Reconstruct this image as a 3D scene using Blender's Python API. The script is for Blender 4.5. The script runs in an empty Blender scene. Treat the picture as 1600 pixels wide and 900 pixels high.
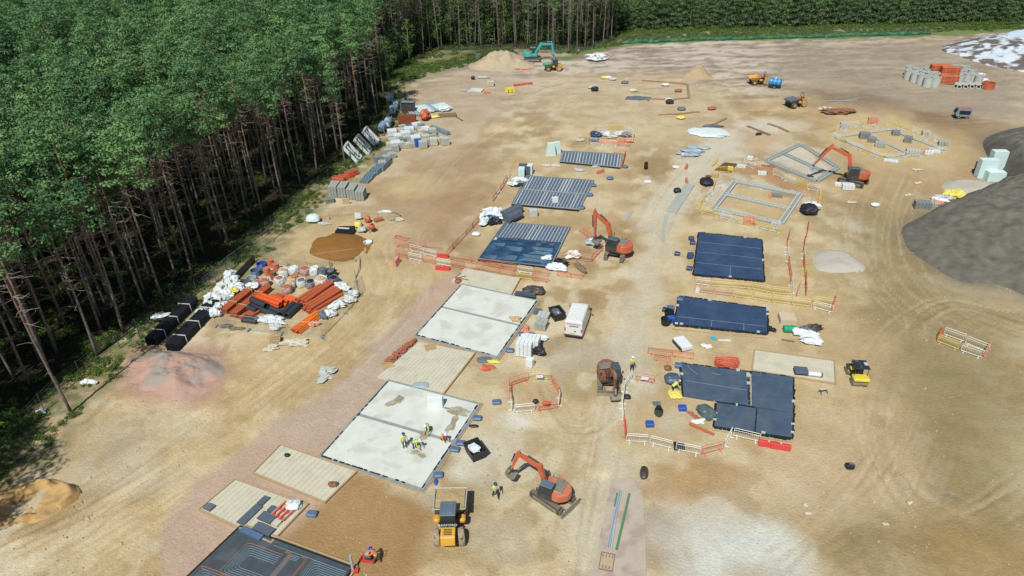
import bpy, bmesh, math, random
import numpy as np
from mathutils import Vector, Matrix

R = math.radians
rnd = random.Random(7)
PI = math.pi
scene = bpy.context.scene
col = scene.collection

# ------------------------------------------------------------------ camera
FOC, TILT, ROLL, CAMH = 1100.0, R(31.5), R(1.2), 45.0
ST, CT, SR, CR = math.sin(TILT), math.cos(TILT), math.sin(ROLL), math.cos(ROLL)
cam_d = bpy.data.cameras.new('camera')
cam_d.sensor_width = 36.0
cam_d.lens = FOC / 1600 * 36
cam_d.clip_end = 3000
cam = bpy.data.objects.new('camera', cam_d)
col.objects.link(cam)
_right = Vector((CR, -ST * SR, -CT * SR))
_down = Vector((-SR, -ST * CR, -CT * CR))
_back = _right.cross(-_down)
cam.matrix_world = Matrix.Translation((0, 0, CAMH)) @ Matrix((_right, -_down, _back)).transposed().to_4x4()
scene.camera = cam

# ------------------------------------------------------------------ daylight
SUN_EL, SUN_AZ = 54, 200          # compass bearing of the sun seen from the site (0 = +Y, clockwise)
world = bpy.data.worlds.new('World')
scene.world = world
world.use_nodes = True
wn = world.node_tree
for n in list(wn.nodes):
    wn.nodes.remove(n)
wo = wn.nodes.new('ShaderNodeOutputWorld')
wb = wn.nodes.new('ShaderNodeBackground')
sk = wn.nodes.new('ShaderNodeTexSky')
sk.sky_type = 'NISHITA'
sk.sun_disc = False
sk.sun_elevation = R(SUN_EL)
sk.sun_rotation = R(SUN_AZ)
sk.altitude = 50
sk.air_density = 1.0
sk.dust_density = 1.0
wb.inputs['Strength'].default_value = 0.075
wn.links.new(sk.outputs[0], wb.inputs[0])
wn.links.new(wb.outputs[0], wo.inputs[0])
sun_d = bpy.data.lights.new('sun', 'SUN')
sun_d.energy = 4.75
sun_d.angle = R(0.53)
sun_d.color = (1.0, 0.955, 0.89)
sun = bpy.data.objects.new('sun', sun_d)
col.objects.link(sun)
_sd = Vector((math.sin(R(SUN_AZ)) * math.cos(R(SUN_EL)), math.cos(R(SUN_AZ)) * math.cos(R(SUN_EL)), math.sin(R(SUN_EL))))
sun.rotation_euler = _sd.to_track_quat('Z', 'Y').to_euler()
sun.location = (0, -40, 80)
scene.view_settings.view_transform = 'Standard'
scene.view_settings.look = 'None'
scene.view_settings.exposure = 0.0
scene.view_settings.gamma = 1.0
scene.cycles.max_bounces = 6
scene.cycles.transparent_max_bounces = 8

# ------------------------------------------------------------------ site survey: picture reading -> metres on the ground
def G(px, py, z=0.0):
    x, y = (px - 800) / FOC, (py - 450) / FOC
    x, y = CR * x - SR * y, SR * x + CR * y
    t = (CAMH - z) / (ST + y * CT)
    return Vector((x * t, (CT - y * ST) * t, z))

def lin(c):
    c = c / 255.0
    return c / 12.92 if c <= 0.04045 else ((c + 0.055) / 1.055) ** 2.4
def C(r, g, b):
    # colour seen in full daylight -> the surface's own colour
    return (lin(r) / 1.36, lin(g) / 1.26, lin(b) / 1.26)

_rng = np.random.default_rng(11)
_T = _rng.random((16, 256, 256))
def vn(x, y, s=0):
    x = np.asarray(x, float); y = np.asarray(y, float)
    ix = np.floor(x).astype(int); iy = np.floor(y).astype(int)
    fx = x - ix; fy = y - iy
    fx = fx * fx * (3 - 2 * fx); fy = fy * fy * (3 - 2 * fy)
    T = _T[s % 16]
    a = T[ix & 255, iy & 255]; b = T[(ix + 1) & 255, iy & 255]
    c = T[ix & 255, (iy + 1) & 255]; d = T[(ix + 1) & 255, (iy + 1) & 255]
    return (a * (1 - fx) + b * fx) * (1 - fy) + (c * (1 - fx) + d * fx) * fy
def fbm(x, y, s=0, o=4):
    v = 0; a = .5; n = 0
    for i in range(o):
        v = v + a * vn(x, y, s + i); n += a
        x, y = 1.9 * (x * .8 - y * .6) + 3.1, 1.9 * (x * .6 + y * .8) + 7.7
        a *= .5
    return v / n

def seg_d(X, Y, P):
    """distance to an open polyline"""
    best = np.full(X.shape, 1e9)
    for (ax, ay), (bx, by) in zip(P[:-1], P[1:]):
        dx, dy = bx - ax, by - ay
        L = dx * dx + dy * dy + 1e-9
        t = np.clip(((X - ax) * dx + (Y - ay) * dy) / L, 0, 1)
        best = np.minimum(best, np.hypot(X - ax - t * dx, Y - ay - t * dy))
    return best
def sdf(X, Y, P):
    """negative inside a closed polygon"""
    P = list(P)
    d = seg_d(X, Y, P + P[:1])
    ins = np.zeros(X.shape, bool)
    for (ax, ay), (bx, by) in zip(P, P[1:] + P[:1]):
        if ay == by: continue
        c = ((ay > Y) != (by > Y)) & (X < (bx - ax) * (Y - ay) / (by - ay) + ax)
        ins ^= c
    return np.where(ins, -d, d)
def W2(pts):
    return [tuple(G(*p)[:2]) for p in pts]

# tyre tracks: each is a line of travel; the tyre pair runs either side
TRACKS = []
def _track(pts, gauge=1.9, n=1, spread=0):
    P = [Vector(p) for p in W2(pts)]
    # smooth with catmull-rom
    Q = []
    for i in range(len(P) - 1):
        p0 = P[max(i - 1, 0)]; p1 = P[i]; p2 = P[i + 1]; p3 = P[min(i + 2, len(P) - 1)]
        for k in range(6):
            t = k / 6
            Q.append(.5 * ((2 * p1) + (p2 - p0) * t + (2 * p0 - 5 * p1 + 4 * p2 - p3) * t * t + (-p0 + 3 * p1 - 3 * p2 + p3) * t ** 3))
    Q.append(P[-1])
    for m in range(n):
        off = rnd.uniform(-spread, spread)
        ph = rnd.uniform(0, 6)
        for s in (-1, 1):
            L = []
            for i, q in enumerate(Q):
                a = Q[max(i - 1, 0)]; b = Q[min(i + 1, len(Q) - 1)]
                t = (b - a).normalized(); nn = Vector((-t.y, t.x))
                o = off + s * gauge / 2 + .35 * math.sin(i * .35 + ph)
                L.append(tuple(q + nn * o))
            TRACKS.append((L, rnd.uniform(.18, .32), rnd.uniform(-1, 1)))
_track([(0, 880), (150, 800), (330, 690), (470, 590), (580, 490), (610, 430), (600, 380), (660, 330)], n=9, spread=5.5)
_track([(60, 900), (230, 770), (400, 640), (520, 540), (600, 470)], n=5, spread=3.5)
_track([(600, 380), (650, 300), (720, 230), (820, 180), (900, 150)], n=7, spread=5)
_track([(720, 210), (780, 160), (850, 125), (900, 110)], n=3, spread=4)
_track([(900, 180), (1000, 195), (1100, 185), (1180, 175), (1300, 180), (1450, 190), (1600, 185)], n=6, spread=5)
_track([(930, 880), (960, 700), (985, 540), (1010, 420), (1050, 310), (1110, 240), (1170, 190)], n=6, spread=2.6)
_track([(1170, 190), (1120, 230), (1300, 150), (1500, 140)], n=2, spread=3)
_track([(1400, 270), (1370, 330), (1370, 400), (1420, 470), (1500, 520), (1600, 560)], n=6, spread=4)
_track([(1600, 500), (1480, 470), (1400, 520), (1360, 620), (1370, 720), (1430, 800), (1600, 880)], n=5, spread=5)
_track([(1260, 830), (1330, 800), (1400, 800), (1500, 760), (1600, 700)], n=3, spread=4)
_track([(1250, 900), (1350, 800), (1420, 700), (1450, 600), (1440, 500)], n=3, spread=4)
_track([(900, 560), (860, 600), (900, 660), (940, 620), (930, 520), (880, 420)], n=2, spread=2)

PADS = []      # world polygons where the ground has been made level

_SP, _SQ, _D0, _D1 = G(1082, 750), G(650, 292), G(956, 748), G(916, 945)
def relief(X, Y):
    X = np.asarray(X, float); Y = np.asarray(Y, float)
    z = .30 * (fbm(X * .07, Y * .07, 1, 3) - .5) + .16 * (fbm(X * .5, Y * .5, 4, 3) - .5)
    far = np.clip((Y - 118) / 40, 0, 1)
    z = z + far * .5 * (fbm(X * .22, Y * .35, 6, 4) - .5)
    # churned soil below the pit, and the shallow ditch along the new road base
    z = z + .34 * np.exp(-(((X - _SP.x) / 5.0) ** 2 + ((Y - _SP.y) / 2.6) ** 2) ** 1.5) * (fbm(X * 1.3, Y * 1.3, 11, 4) - .35)
    z = z + .5 * np.exp(-(((X - _SQ.x) / 3.6) ** 2 + ((Y - _SQ.y) / 3.0) ** 2) ** 1.5) * (fbm(X * .6, Y * .6, 8, 3) - .2)
    core = np.clip(1 - np.abs(X - 8) / 34, 0, 1) * np.clip((125 - Y) / 25, 0, 1)
    z = z * (1 - .6 * np.clip(core * 2, 0, 1)) - .03
    z = z + .13 * (fbm(X * 1.5, Y * 1.5, 5, 3) - .5) * np.clip(vn(X * .07, Y * .07, 15) * 4 - 1.5, 0, 1) * np.clip(np.abs(X - 6) / 14 - .6, .12, 1)
    dd = seg_d(X, Y, [(_D0.x - .75, _D0.y), (_D1.x - .75, _D1.y)])
    return z - .38 * np.exp(-(dd / .55) ** 2)
def gz(x, y):
    return float(relief(np.array([x]), np.array([y]))[0])
def at(px, py, h=0.0):
    p = G(px, py)
    p.z = gz(p.x, p.y) + h
    return p

# ------------------------------------------------------------------ materials
_M = {}
def mat(key, c, rough=.7, metal=0.0, var=.12, scale=2.5, bump=0.0, bscale=18.0, dust=0.0, spec=.4, c2=None, t2=.5, obj=False, trans=0.0, tw=.05):
    """a painted / plastic / mineral surface: base colour broken by two noises, optional second colour in patches, dust and fine relief"""
    if key in _M:
        return _M[key]
    m = bpy.data.materials.new(key)
    m.use_nodes = True
    nt = m.node_tree; N = nt.nodes; L = nt.links
    b = N['Principled BSDF']
    b.inputs['Roughness'].default_value = rough
    b.inputs['Metallic'].default_value = metal
    b.inputs['Specular IOR Level'].default_value = spec
    if trans:
        b.inputs['Transmission Weight'].default_value = trans
    geo = N.new('ShaderNodeTexCoord') if obj else N.new('ShaderNodeNewGeometry')
    co = geo.outputs['Object'] if obj else geo.outputs['Position']
    n1 = N.new('ShaderNodeTexNoise'); n1.inputs['Scale'].default_value = scale; n1.inputs['Detail'].default_value = 5
    L.new(co, n1.inputs['Vector'])
    mx = N.new('ShaderNodeMix'); mx.data_type = 'RGBA'
    mx.inputs[6].default_value = (*[v * (1 - var * 1.6) for v in c], 1)
    mx.inputs[7].default_value = (*[min(1, v * (1 + var * 1.6)) for v in c], 1)
    L.new(n1.outputs['Fac'], mx.inputs[0])
    out = mx.outputs[2]
    if c2 is not None:
        n2 = N.new('ShaderNodeTexNoise'); n2.inputs['Scale'].default_value = scale * .6; n2.inputs['Detail'].default_value = 6
        L.new(co, n2.inputs['Vector'])
        rp = N.new('ShaderNodeValToRGB')
        rp.color_ramp.elements[0].position = t2 - tw; rp.color_ramp.elements[1].position = t2 + tw
        L.new(n2.outputs['Fac'], rp.inputs[0])
        m2 = N.new('ShaderNodeMix'); m2.data_type = 'RGBA'
        L.new(rp.outputs[0], m2.inputs[0]); L.new(out, m2.inputs[6]); m2.inputs[7].default_value = (*c2, 1)
        out = m2.outputs[2]
    if dust:
        n3 = N.new('ShaderNodeTexNoise'); n3.inputs['Scale'].default_value = 1.7; n3.inputs['Detail'].default_value = 8
        L.new(co, n3.inputs['Vector'])
        mr = N.new('ShaderNodeMapRange'); mr.inputs[1].default_value = .35; mr.inputs[2].default_value = .75
        mr.inputs[3].default_value = dust * .25; mr.inputs[4].default_value = dust
        L.new(n3.outputs['Fac'], mr.inputs[0])
        m3 = N.new('ShaderNodeMix'); m3.data_type = 'RGBA'
        L.new(mr.outputs[0], m3.inputs[0]); L.new(out, m3.inputs[6]); m3.inputs[7].default_value = (*C(190, 165, 130), 1)
        out = m3.outputs[2]
    L.new(out, b.inputs['Base Color'])
    if bump:
        nb = N.new('ShaderNodeTexNoise'); nb.inputs['Scale'].default_value = bscale; nb.inputs['Detail'].default_value = 4
        L.new(co, nb.inputs['Vector'])
        bp = N.new('ShaderNodeBump'); bp.inputs['Strength'].default_value = bump; bp.inputs['Distance'].default_value = .05
        L.new(nb.outputs['Fac'], bp.inputs['Height']); L.new(bp.outputs[0], b.inputs['Normal'])
    _M[key] = m
    return m

M = dict(
    concrete=mat('white concrete', C(224, 223, 214), .85, var=.10, scale=.7, bump=.2, c2=C(208, 205, 194), t2=.58),
    grout=mat('grey channel', C(150, 156, 155), .9, var=.2, scale=3),
    cream=mat('beam and block', C(216, 206, 184), .9, var=.08, scale=1.2, bump=.2, c2=C(204, 194, 172), t2=.6, tw=.1),
    kerb=mat('foundation brick', C(190, 160, 125), .9, var=.2, scale=5, bump=.3),
    block=mat('concrete block', C(178, 178, 172), .95, var=.15, scale=4, bump=.4),
    blockd=mat('dark concrete block', C(140, 142, 140), .95, var=.18, scale=4, bump=.4),
    brickr=mat('red brick', C(178, 108, 84), .95, var=.25, scale=4, bump=.4),
    dpm=mat('blue black membrane', C(44, 70, 106), .45, var=.15, scale=.6, bump=.5, bscale=1.6, spec=.5, dust=.06, c2=C(56, 84, 118), t2=.55, tw=.12),
    dpm2=mat('worn blue black membrane', C(62, 86, 112), .5, var=.2, scale=.7, bump=.5, bscale=1.6, spec=.5, dust=.12, c2=C(78, 98, 118), t2=.55, tw=.12),
    black=mat('black plastic', C(40, 42, 48), .5, var=.25, scale=2, bump=.2),
    blackm=mat('dark rubber', C(52, 50, 48), .85, var=.3, scale=4, dust=.25),
    grey=mat('grey plastic', C(110, 116, 124), .6, var=.15, scale=2),
    foam=mat('dark grey insulation board', C(92, 100, 114), .8, var=.12, scale=2),
    foaml=mat('blue grey infill', C(92, 108, 132), .8, var=.18, scale=1.5),
    beam=mat('pale concrete beam', C(196, 196, 190), .9, var=.12, scale=3),
    timber=mat('sawn timber', C(205, 172, 126), .85, var=.2, scale=6),
    timberd=mat('weathered timber', C(140, 116, 92), .9, var=.25, scale=6),
    white=mat('white plastic', C(236, 238, 238), .5, var=.05, scale=2),
    whites=mat('white sheeting', C(232, 234, 236), .6, var=.06, scale=1.2, bump=.8, bscale=4),
    orange=mat('orange paint', C(214, 84, 44), .45, var=.2, scale=2, dust=.34, spec=.5),
    orangeb=mat('faded orange paint', C(222, 112, 82), .5, var=.2, scale=2, dust=.4, spec=.5),
    rust=mat('rusty orange paint', C(150, 76, 56), .6, var=.3, scale=3, dust=.3, c2=C(92, 70, 60), t2=.56),
    teal=mat('turquoise paint', C(44, 186, 184), .45, var=.1, scale=2, dust=.12),
    yellow=mat('yellow paint', C(232, 168, 44), .45, var=.16, scale=2, dust=.28),
    yellowr=mat('lemon paint', C(236, 212, 70), .45, var=.1, scale=2, dust=.1),
    steel=mat('dusty steel', C(150, 146, 138), .55, .3, var=.25, scale=4, dust=.35),
    dark=mat('black metal', C(48, 50, 52), .5, var=.25, scale=3, dust=.18),
    glass=mat('dark glazing', C(50, 62, 68), .12, var=.1, scale=1, spec=.8),
    roofg=mat('grey blue canopy', C(92, 112, 130), .5, var=.1, scale=1, dust=.15),
    mud=mat('muddy tyre', C(176, 154, 130), .95, var=.2, scale=5, c2=C(90, 80, 72), t2=.62, bump=.4),
    soil=mat('sandy soil', C(192, 164, 120), .98, var=.15, scale=4, bump=.5, bscale=8),
    barw=mat('white barrier', C(240, 238, 232), .5, var=.06, scale=3),
    baro=mat('orange red barrier', C(232, 112, 80), .5, var=.12, scale=3),
    bary=mat('yellow barrier', C(240, 208, 96), .5, var=.1, scale=3),
    barp=mat('faded pink barrier', C(226, 150, 130), .55, var=.12, scale=3),
    red=mat('red plastic', C(214, 70, 66), .5, var=.12, scale=3),
    clay=mat('terracotta pipe', C(196, 98, 62), .7, var=.14, scale=4),
    pipeo=mat('orange plastic pipe', C(232, 96, 48), .45, var=.1, scale=3),
    pipeb=mat('bright orange duct', C(250, 128, 40), .45, var=.08, scale=3),
    pipek=mat('black corrugated pipe', C(60, 64, 70), .5, var=.15, scale=6),
    pipeg=mat('green duct', C(84, 150, 104), .5, var=.1, scale=3),
    pipes=mat('pale steel tube', C(186, 198, 208), .4, .2, var=.08, scale=3),
    bluep=mat('blue plastic', C(50, 92, 178), .45, var=.12, scale=3),
    blueg=mat('blue grey plastic', C(96, 116, 150), .5, var=.14, scale=4),
    skyb=mat('bright blue tank', C(30, 142, 214), .35, var=.06, scale=2),
    green=mat('green drum', C(30, 160, 118), .5, var=.1, scale=2),
    mint=mat('mint foam board', C(218, 236, 234), .7, var=.05, scale=2),
    yel=mat('yellow sacking', C(236, 220, 110), .7, var=.15, scale=4, bump=.5),
    bagw=mat('white bag fabric', C(222, 222, 218), .7, var=.12, scale=4, bump=.5, bscale=9),
    steelb=mat('blue grey frame', C(128, 148, 164), .5, var=.15, scale=2),
    galv=mat('galvanised fence', C(150, 156, 152), .5, .4, var=.15, scale=3),
    fgreen=mat('green fence wire', C(74, 100, 84), .6, var=.15, scale=3),
    skin=mat('skin', C(200, 150, 120), .6, var=.05),
    hiv=mat('yellow safety vest', C(222, 236, 110), .7, var=.06),
    hio=mat('orange safety clothing', C(250, 130, 60), .7, var=.06),
    navy=mat('navy trousers', C(44, 52, 72), .85, var=.1),
    helb=mat('blue helmet', C(40, 50, 170), .35, var=.03),
    helw=mat('white helmet', C(240, 240, 240), .35, var=.03),
    boot=mat('dusty boots', C(110, 92, 72), .9, var=.1),
)

# ------------------------------------------------------------------ mesh builder
class MB:
    def __init__(s):
        s.v = []; s.f = []
    def poly(s, pts):
        i = len(s.v); s.v += [tuple(p) for p in pts]; s.f.append(tuple(range(i, i + len(pts)))); return s
    def loops(s, rings, cap=True, closed=True):
        """rings: equally long point loops joined by quads"""
        i0 = len(s.v); n = len(rings[0])
        for r in rings: s.v += [tuple(p) for p in r]
        for k in range(len(rings) - 1):
            a = i0 + k * n; b = a + n
            for j in range(n if closed else n - 1):
                j2 = (j + 1) % n
                s.f.append((a + j, a + j2, b + j2, b + j))
        if cap:
            s.f.append(tuple(i0 + j for j in reversed(range(n))))
            e = i0 + (len(rings) - 1) * n
            s.f.append(tuple(e + j for j in range(n)))
        return s
    def box(s, c, d, rz=0.0, ry=0.0, bev=0.0):
        x, y, z = d[0] / 2, d[1] / 2, d[2] / 2
        m = Matrix.Translation(c) @ Matrix.Rotation(rz, 4, 'Z') @ Matrix.Rotation(ry, 4, 'Y')
        if bev:
            b = bev
            rings = []
            for zz, q in ((-z, b), (-z + b, 0), (z - b, 0), (z, b)):
                X, Y = x - q, y - q; k = b * .9
                rings.append([m @ Vector(p) for p in ((-X + k, -Y, zz), (X - k, -Y, zz), (X, -Y + k, zz), (X, Y - k, zz), (X - k, Y, zz), (-X + k, Y, zz), (-X, Y - k, zz), (-X, -Y + k, zz))])
            return s.loops(rings)
        r = [[m @ Vector(p) for p in ((-x, -y, zz), (x, -y, zz), (x, y, zz), (-x, y, zz))] for zz in (-z, z)]
        return s.loops(r)
    def prism(s, pts, z0, z1):
        return s.loops([[(p[0], p[1], z0) for p in pts], [(p[0], p[1], z1) for p in pts]])
    def side(s, pts, y0, y1):
        """outline in x-z swept across y (given anticlockwise seen from -y)"""
        return s.loops([[(p[0], y1, p[1]) for p in pts], [(p[0], y0, p[1]) for p in pts]])
    def tube(s, P, r, n=6, cap=True, r1=None):
        P = [Vector(p) for p in P]; rings = []
        for i, p in enumerate(P):
            t = (P[min(i + 1, len(P) - 1)] - P[max(i - 1, 0)])
            t = t.normalized() if t.length > 1e-9 else Vector((0, 0, 1))
            a = Vector((0, 0, 1)) if abs(t.z) < .9 else Vector((1, 0, 0))
            u = t.cross(a).normalized(); w = t.cross(u)
            rr = r if r1 is None else r + (r1 - r) * i / max(1, len(P) - 1)
            rings.append([p + (u * math.cos(2 * PI * k / n) + w * math.sin(2 * PI * k / n)) * rr for k in range(n)])
        return s.loops(rings, cap)
    def ring(s, p0, p1, ro, ri, n=14):
        """open hollow pipe"""
        p0 = Vector(p0); p1 = Vector(p1); t = (p1 - p0).normalized()
        a = Vector((0, 0, 1)) if abs(t.z) < .9 else Vector((1, 0, 0))
        u = t.cross(a).normalized(); w = t.cross(u)
        def c(p, r): return [p + (u * math.cos(2 * PI * k / n) + w * math.sin(2 * PI * k / n)) * r for k in range(n)]
        return s.loops([c(p0, ri), c(p0, ro), c(p1, ro), c(p1, ri), c(p0, ri)], cap=False)
    def blob(s, c, d, n=10, m=6, amp=.12, seed=0, flat=.0, wild=0.0):
        """crumpled rounded lump"""
        q = random.Random(seed); c = Vector(c); rings = []
        p1, p2, p3 = q.uniform(0, 6), q.uniform(0, 6), q.uniform(0, 6)
        for i in range(m + 1):
            ph = -PI / 2 + PI * i / m
            ring = []
            for k in range(n):
                a = 2 * PI * k / n
                rr = 1 + q.uniform(-amp, amp) + wild * (.26 * math.sin(2 * a + p1) + .20 * math.sin(3 * a + p2) + .14 * math.sin(5 * a + p3))
                z = math.sin(ph)
                if z < 0: z *= (1 - flat)
                e = .75
                cx = math.copysign(abs(math.cos(a)) ** e, math.cos(a)); sy = math.copysign(abs(math.sin(a)) ** e, math.sin(a))
                ring.append(c + Vector((cx * math.cos(ph) ** .7 * d[0] / 2 * rr if 0 < i < m else 0, sy * math.cos(ph) ** .7 * d[1] / 2 * rr if 0 < i < m else 0, z * d[2] / 2 * (1 + q.uniform(-amp, amp)))))
            rings.append(ring)
        return s.loops(rings)
    def mesh(s, name, m, smooth=False, off=None):
        me = bpy.data.meshes.new(name)
        v = s.v if off is None else [(p[0] - off[0], p[1] - off[1], p[2] - off[2]) for p in s.v]
        me.from_pydata(v, [], s.f)
        for k in (m if isinstance(m, (list, tuple)) else [m]): me.materials.append(k)
        if smooth:
            me.polygons.foreach_set('use_smooth', [True] * len(me.polygons))
        me.update()
        return me

def tag(o, label=None, cat=None, group=None, kind=None):
    if label: o['label'] = label
    if cat: o['category'] = cat
    if group: o['group'] = group
    if kind: o['kind'] = kind
    return o
def link(o, parent=None):
    col.objects.link(o)
    if parent is not None: o.parent = parent
    return o
class Thing:
    """an Empty at the base with its parts; parts are given in the thing's own axes, or in world axes with w=True"""
    def __init__(s, name, label, cat, loc=(0, 0, 0), rz=0.0, group=None, kind=None):
        s.o = bpy.data.objects.new(name, None); s.o.empty_display_size = .3
        link(s.o); s.o.location = loc; s.o.rotation_euler = (0, 0, rz); s.loc = Vector(loc)
        tag(s.o, label, cat, group, kind)
    def part(s, name, mb, m, parent=None, smooth=False, w=False, label=None, kind=None):
        me = mb if isinstance(mb, bpy.types.Mesh) else mb.mesh(name, m, smooth, s.loc if w else None)
        o = bpy.data.objects.new(name, me)
        link(o, parent or s.o)
        if label: o['label'] = label
        if kind: o['kind'] = kind
        return o
def single(name, mb, m, label, cat, loc=None, rz=0.0, group=None, smooth=False, kind=None):
    """a thing that is one mesh"""
    me = mb.mesh(name, m, smooth)
    o = link(bpy.data.objects.new(name, me))
    if loc is not None: o.location = loc
    o.rotation_euler = (0, 0, rz)
    return tag(o, label, cat, group, kind)
def dup(root, loc, rz=0.0, label=None, group=None, scale=None):
    r = root.copy(); link(r); r.location = loc; r.rotation_euler = (root.rotation_euler[0], root.rotation_euler[1], rz)
    if scale: r.scale = scale
    if label: r['label'] = label
    if group: r['group'] = group
    for ch in root.children:
        c = ch.copy(); link(c); c.parent = r
        for g in ch.children:
            d = g.copy(); link(d); d.parent = c
    return r
def hdg(a, b):
    """heading in the world from picture point a to picture point b"""
    A, B = G(*a), G(*b)
    return math.atan2(B.y - A.y, B.x - A.x)
ORD = ['first', 'second', 'third', 'fourth', 'fifth', 'sixth', 'seventh', 'eighth', 'ninth', 'tenth', 'eleventh', 'twelfth', 'thirteenth', 'fourteenth']

# ================================================================== THE GROUND
def build_ground():
    ys = [-60, -40, -20, 0]
    y = 8.0
    while y < 330:
        ys.append(y); y += .26 if y < 60 else .26 + (y - 60) * .0055
    while y < 1500:
        ys.append(y); y *= 1.25
    ys = np.array(ys)
    nc = 620
    t = np.linspace(-1, 1, nc)
    extra = np.array([1.04, 1.1, 1.2, 1.4, 1.8, 2.6, 4.5, 9.0])
    t = np.concatenate([-extra[::-1], t, extra])
    Wd = 34 + .80 * np.clip(ys, 20, 340)
    X = (t[None, :] * Wd[:, None]); Y = np.repeat(ys[:, None], X.shape[1], 1)
    Z = relief(X, Y)
    wx = X + 2.4 * (fbm(X * .3, Y * .3, 2, 4) - .5) * 2; wy = Y + 2.4 * (fbm(X * .3, Y * .3, 7, 4) - .5) * 2
    def S(*rgb): return np.array(C(*rgb))
    colr = np.ones(X.shape + (3,)) * S(203, 179, 142)
    def lay(mask, rgb):
        nonlocal colr
        colr = colr * (1 - mask[..., None]) + S(*rgb) * mask[..., None]
    # broad mottling of sands and clays
    n1 = fbm(X * .045, Y * .07, 3, 5); n2 = fbm(X * .16, Y * .2, 8, 5); n3 = fbm(X * .8, Y * .9, 5, 4)
    lay(np.clip((n1 - .5) * 5, 0, .55), (204, 174, 132))
    lay(np.clip((.47 - n1) * 6, 0, .75), (184, 160, 124))
    lay(np.clip((n2 - .56) * 6, 0, .45), (218, 200, 168))
    lay(np.clip((.46 - n2) * 8, 0, .7), (170, 142, 102))
    n4 = fbm(X * .42, Y * .34, 14, 5)
    lay(np.clip((n4 - .55) * 9, 0, .55), (224, 208, 180))
    lay(np.clip((.44 - n4) * 9, 0, .5), (160, 132, 96))
    def poly(pts, rgb, soft=2.0, k=1.0, warp=1.0):
        P = W2(pts)
        xs = [p[0] for p in P]; yy = [p[1] for p in P]
        m = (X > min(xs) - soft - 8) & (X < max(xs) + soft + 8) & (Y > min(yy) - soft - 8) & (Y < max(yy) + soft + 8)
        if not m.any(): return
        d = sdf(X[m] * (1 - warp) + wx[m] * warp, Y[m] * (1 - warp) + wy[m] * warp, P)
        a = np.zeros(X.shape); a[m] = np.clip(.5 - d / (2 * soft), 0, 1)
        lay(a * k, rgb)
    # far disturbed field, lilac grey
    poly([(700, 95), (960, 70), (1470, 62), (1600, 60), (1600, 210), (1400, 195), (1230, 140), (1120, 118), (980, 112), (850, 122), (700, 150)], (184, 166, 152), 6, .92)
    far = np.clip((Y - 135) / 30, 0, 1)
    s1 = fbm(X * .10, Y * .42, 9, 5)
    s2 = fbm(X * .35, Y * .8, 2, 5)
    lay(far * np.clip((s1 - .53) * 9, 0, .75), (214, 198, 180))
    lay(far * np.clip((.46 - s1) * 9, 0, .7), (146, 128, 120))
    lay(far * np.clip((s2 - .57) * 9, 0, .6), (208, 192, 172)); lay(far * np.clip((.42 - s2) * 9, 0, .6), (134, 116, 104))
    poly([(1200, 75), (1480, 60), (1600, 80), (1600, 190), (1380, 190), (1230, 150)], (164, 146, 122), 6, .7)
    poly([(860, 112), (1090, 112), (1160, 175), (1150, 240), (1000, 235), (880, 205), (830, 150)], (202, 178, 145), 5, .6)
    poly([(1180, 160), (1300, 140), (1420, 170), (1560, 200), (1600, 195), (1600, 260), (1500, 300), (1400, 330), (1300, 330), (1260, 200)], (180, 148, 108), 5, .7)
    poly([(1400, 170), (1500, 178), (1570, 196), (1530, 215), (1440, 192)], (140, 112, 84), 2.5, .8)
    poly([(1260, 140), (1400, 152), (1400, 166), (1290, 162)], (138, 120, 104), 2.5, .75)
    poly([(1170, 160), (1300, 168), (1300, 178), (1180, 172)], (206, 176, 134), 2, .5)
    poly([(1140, 205), (1215, 190), (1225, 205), (1150, 225)], (206, 196, 176), 1.5, .6)
    poly([(1140, 235), (1210, 190), (1260, 190), (1230, 240)], (216, 206, 186), 2, .5)
    # right hand haul area, olive brown
    poly([(1330, 330), (1420, 300), (1600, 440), (1600, 900), (1300, 900), (1250, 800), (1400, 780), (1380, 640), (1340, 480)], (148, 128, 92), 5, .85)
    poly([(1450, 440), (1600, 430), (1600, 480), (1500, 470)], (188, 170, 142), 2.5, .7)
    poly([(1450, 740), (1600, 640), (1600, 900), (1420, 900)], (152, 130, 88), 4, .6)
    poly([(1300, 180), (1560, 200), (1400, 330), (1340, 300)], (186, 158, 118), 4, .4)
    # central lane of crushed stone
    poly([(890, 900), (930, 700), (965, 560), (985, 460), (1000, 380), (1000, 330), (1060, 270), (1110, 225), (1160, 190), (1210, 195), (1130, 260), (1060, 330), (1050, 400), (1030, 520), (1000, 640), (985, 760), (975, 900)], (208, 196, 174), 1.6, .9)
    poly([(1005, 330), (1060, 260), (1110, 215), (1165, 190), (1200, 200), (1120, 255), (1050, 345)], (212, 198, 178), 1.2, .7)
    poly([(960, 640), (1060, 680), (1020, 720), (970, 780), (930, 760)], (206, 188, 158), 3, .6)
    # left and mid
    poly([(560, 300), (640, 250), (760, 220), (800, 250), (730, 340), (700, 400), (640, 430), (590, 420), (600, 360)], (180, 150, 120), 4, .75)
    poly([(600, 150), (760, 100), (830, 130), (760, 200), (700, 240), (620, 260)], (192, 168, 144), 4, .75)
    poly([(600, 300), (640, 270), (680, 280), (690, 300), (640, 312)], (206, 182, 138), 2, .8)
    poly([(100, 690), (220, 650), (300, 690), (240, 780), (130, 790)], (184, 164, 140), 3, .75)
    poly([(0, 740), (120, 690), (170, 640), (140, 700), (60, 760)], (190, 164, 124), 2, .6)
    poly([(380, 560), (560, 470), (600, 500), (480, 600), (330, 700), (260, 730)], (202, 172, 126), 3, .7)
    poly([(170, 800), (260, 760), (420, 650), (360, 700), (250, 820), (200, 900), (100, 900)], (206, 176, 128), 3, .6)
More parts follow.
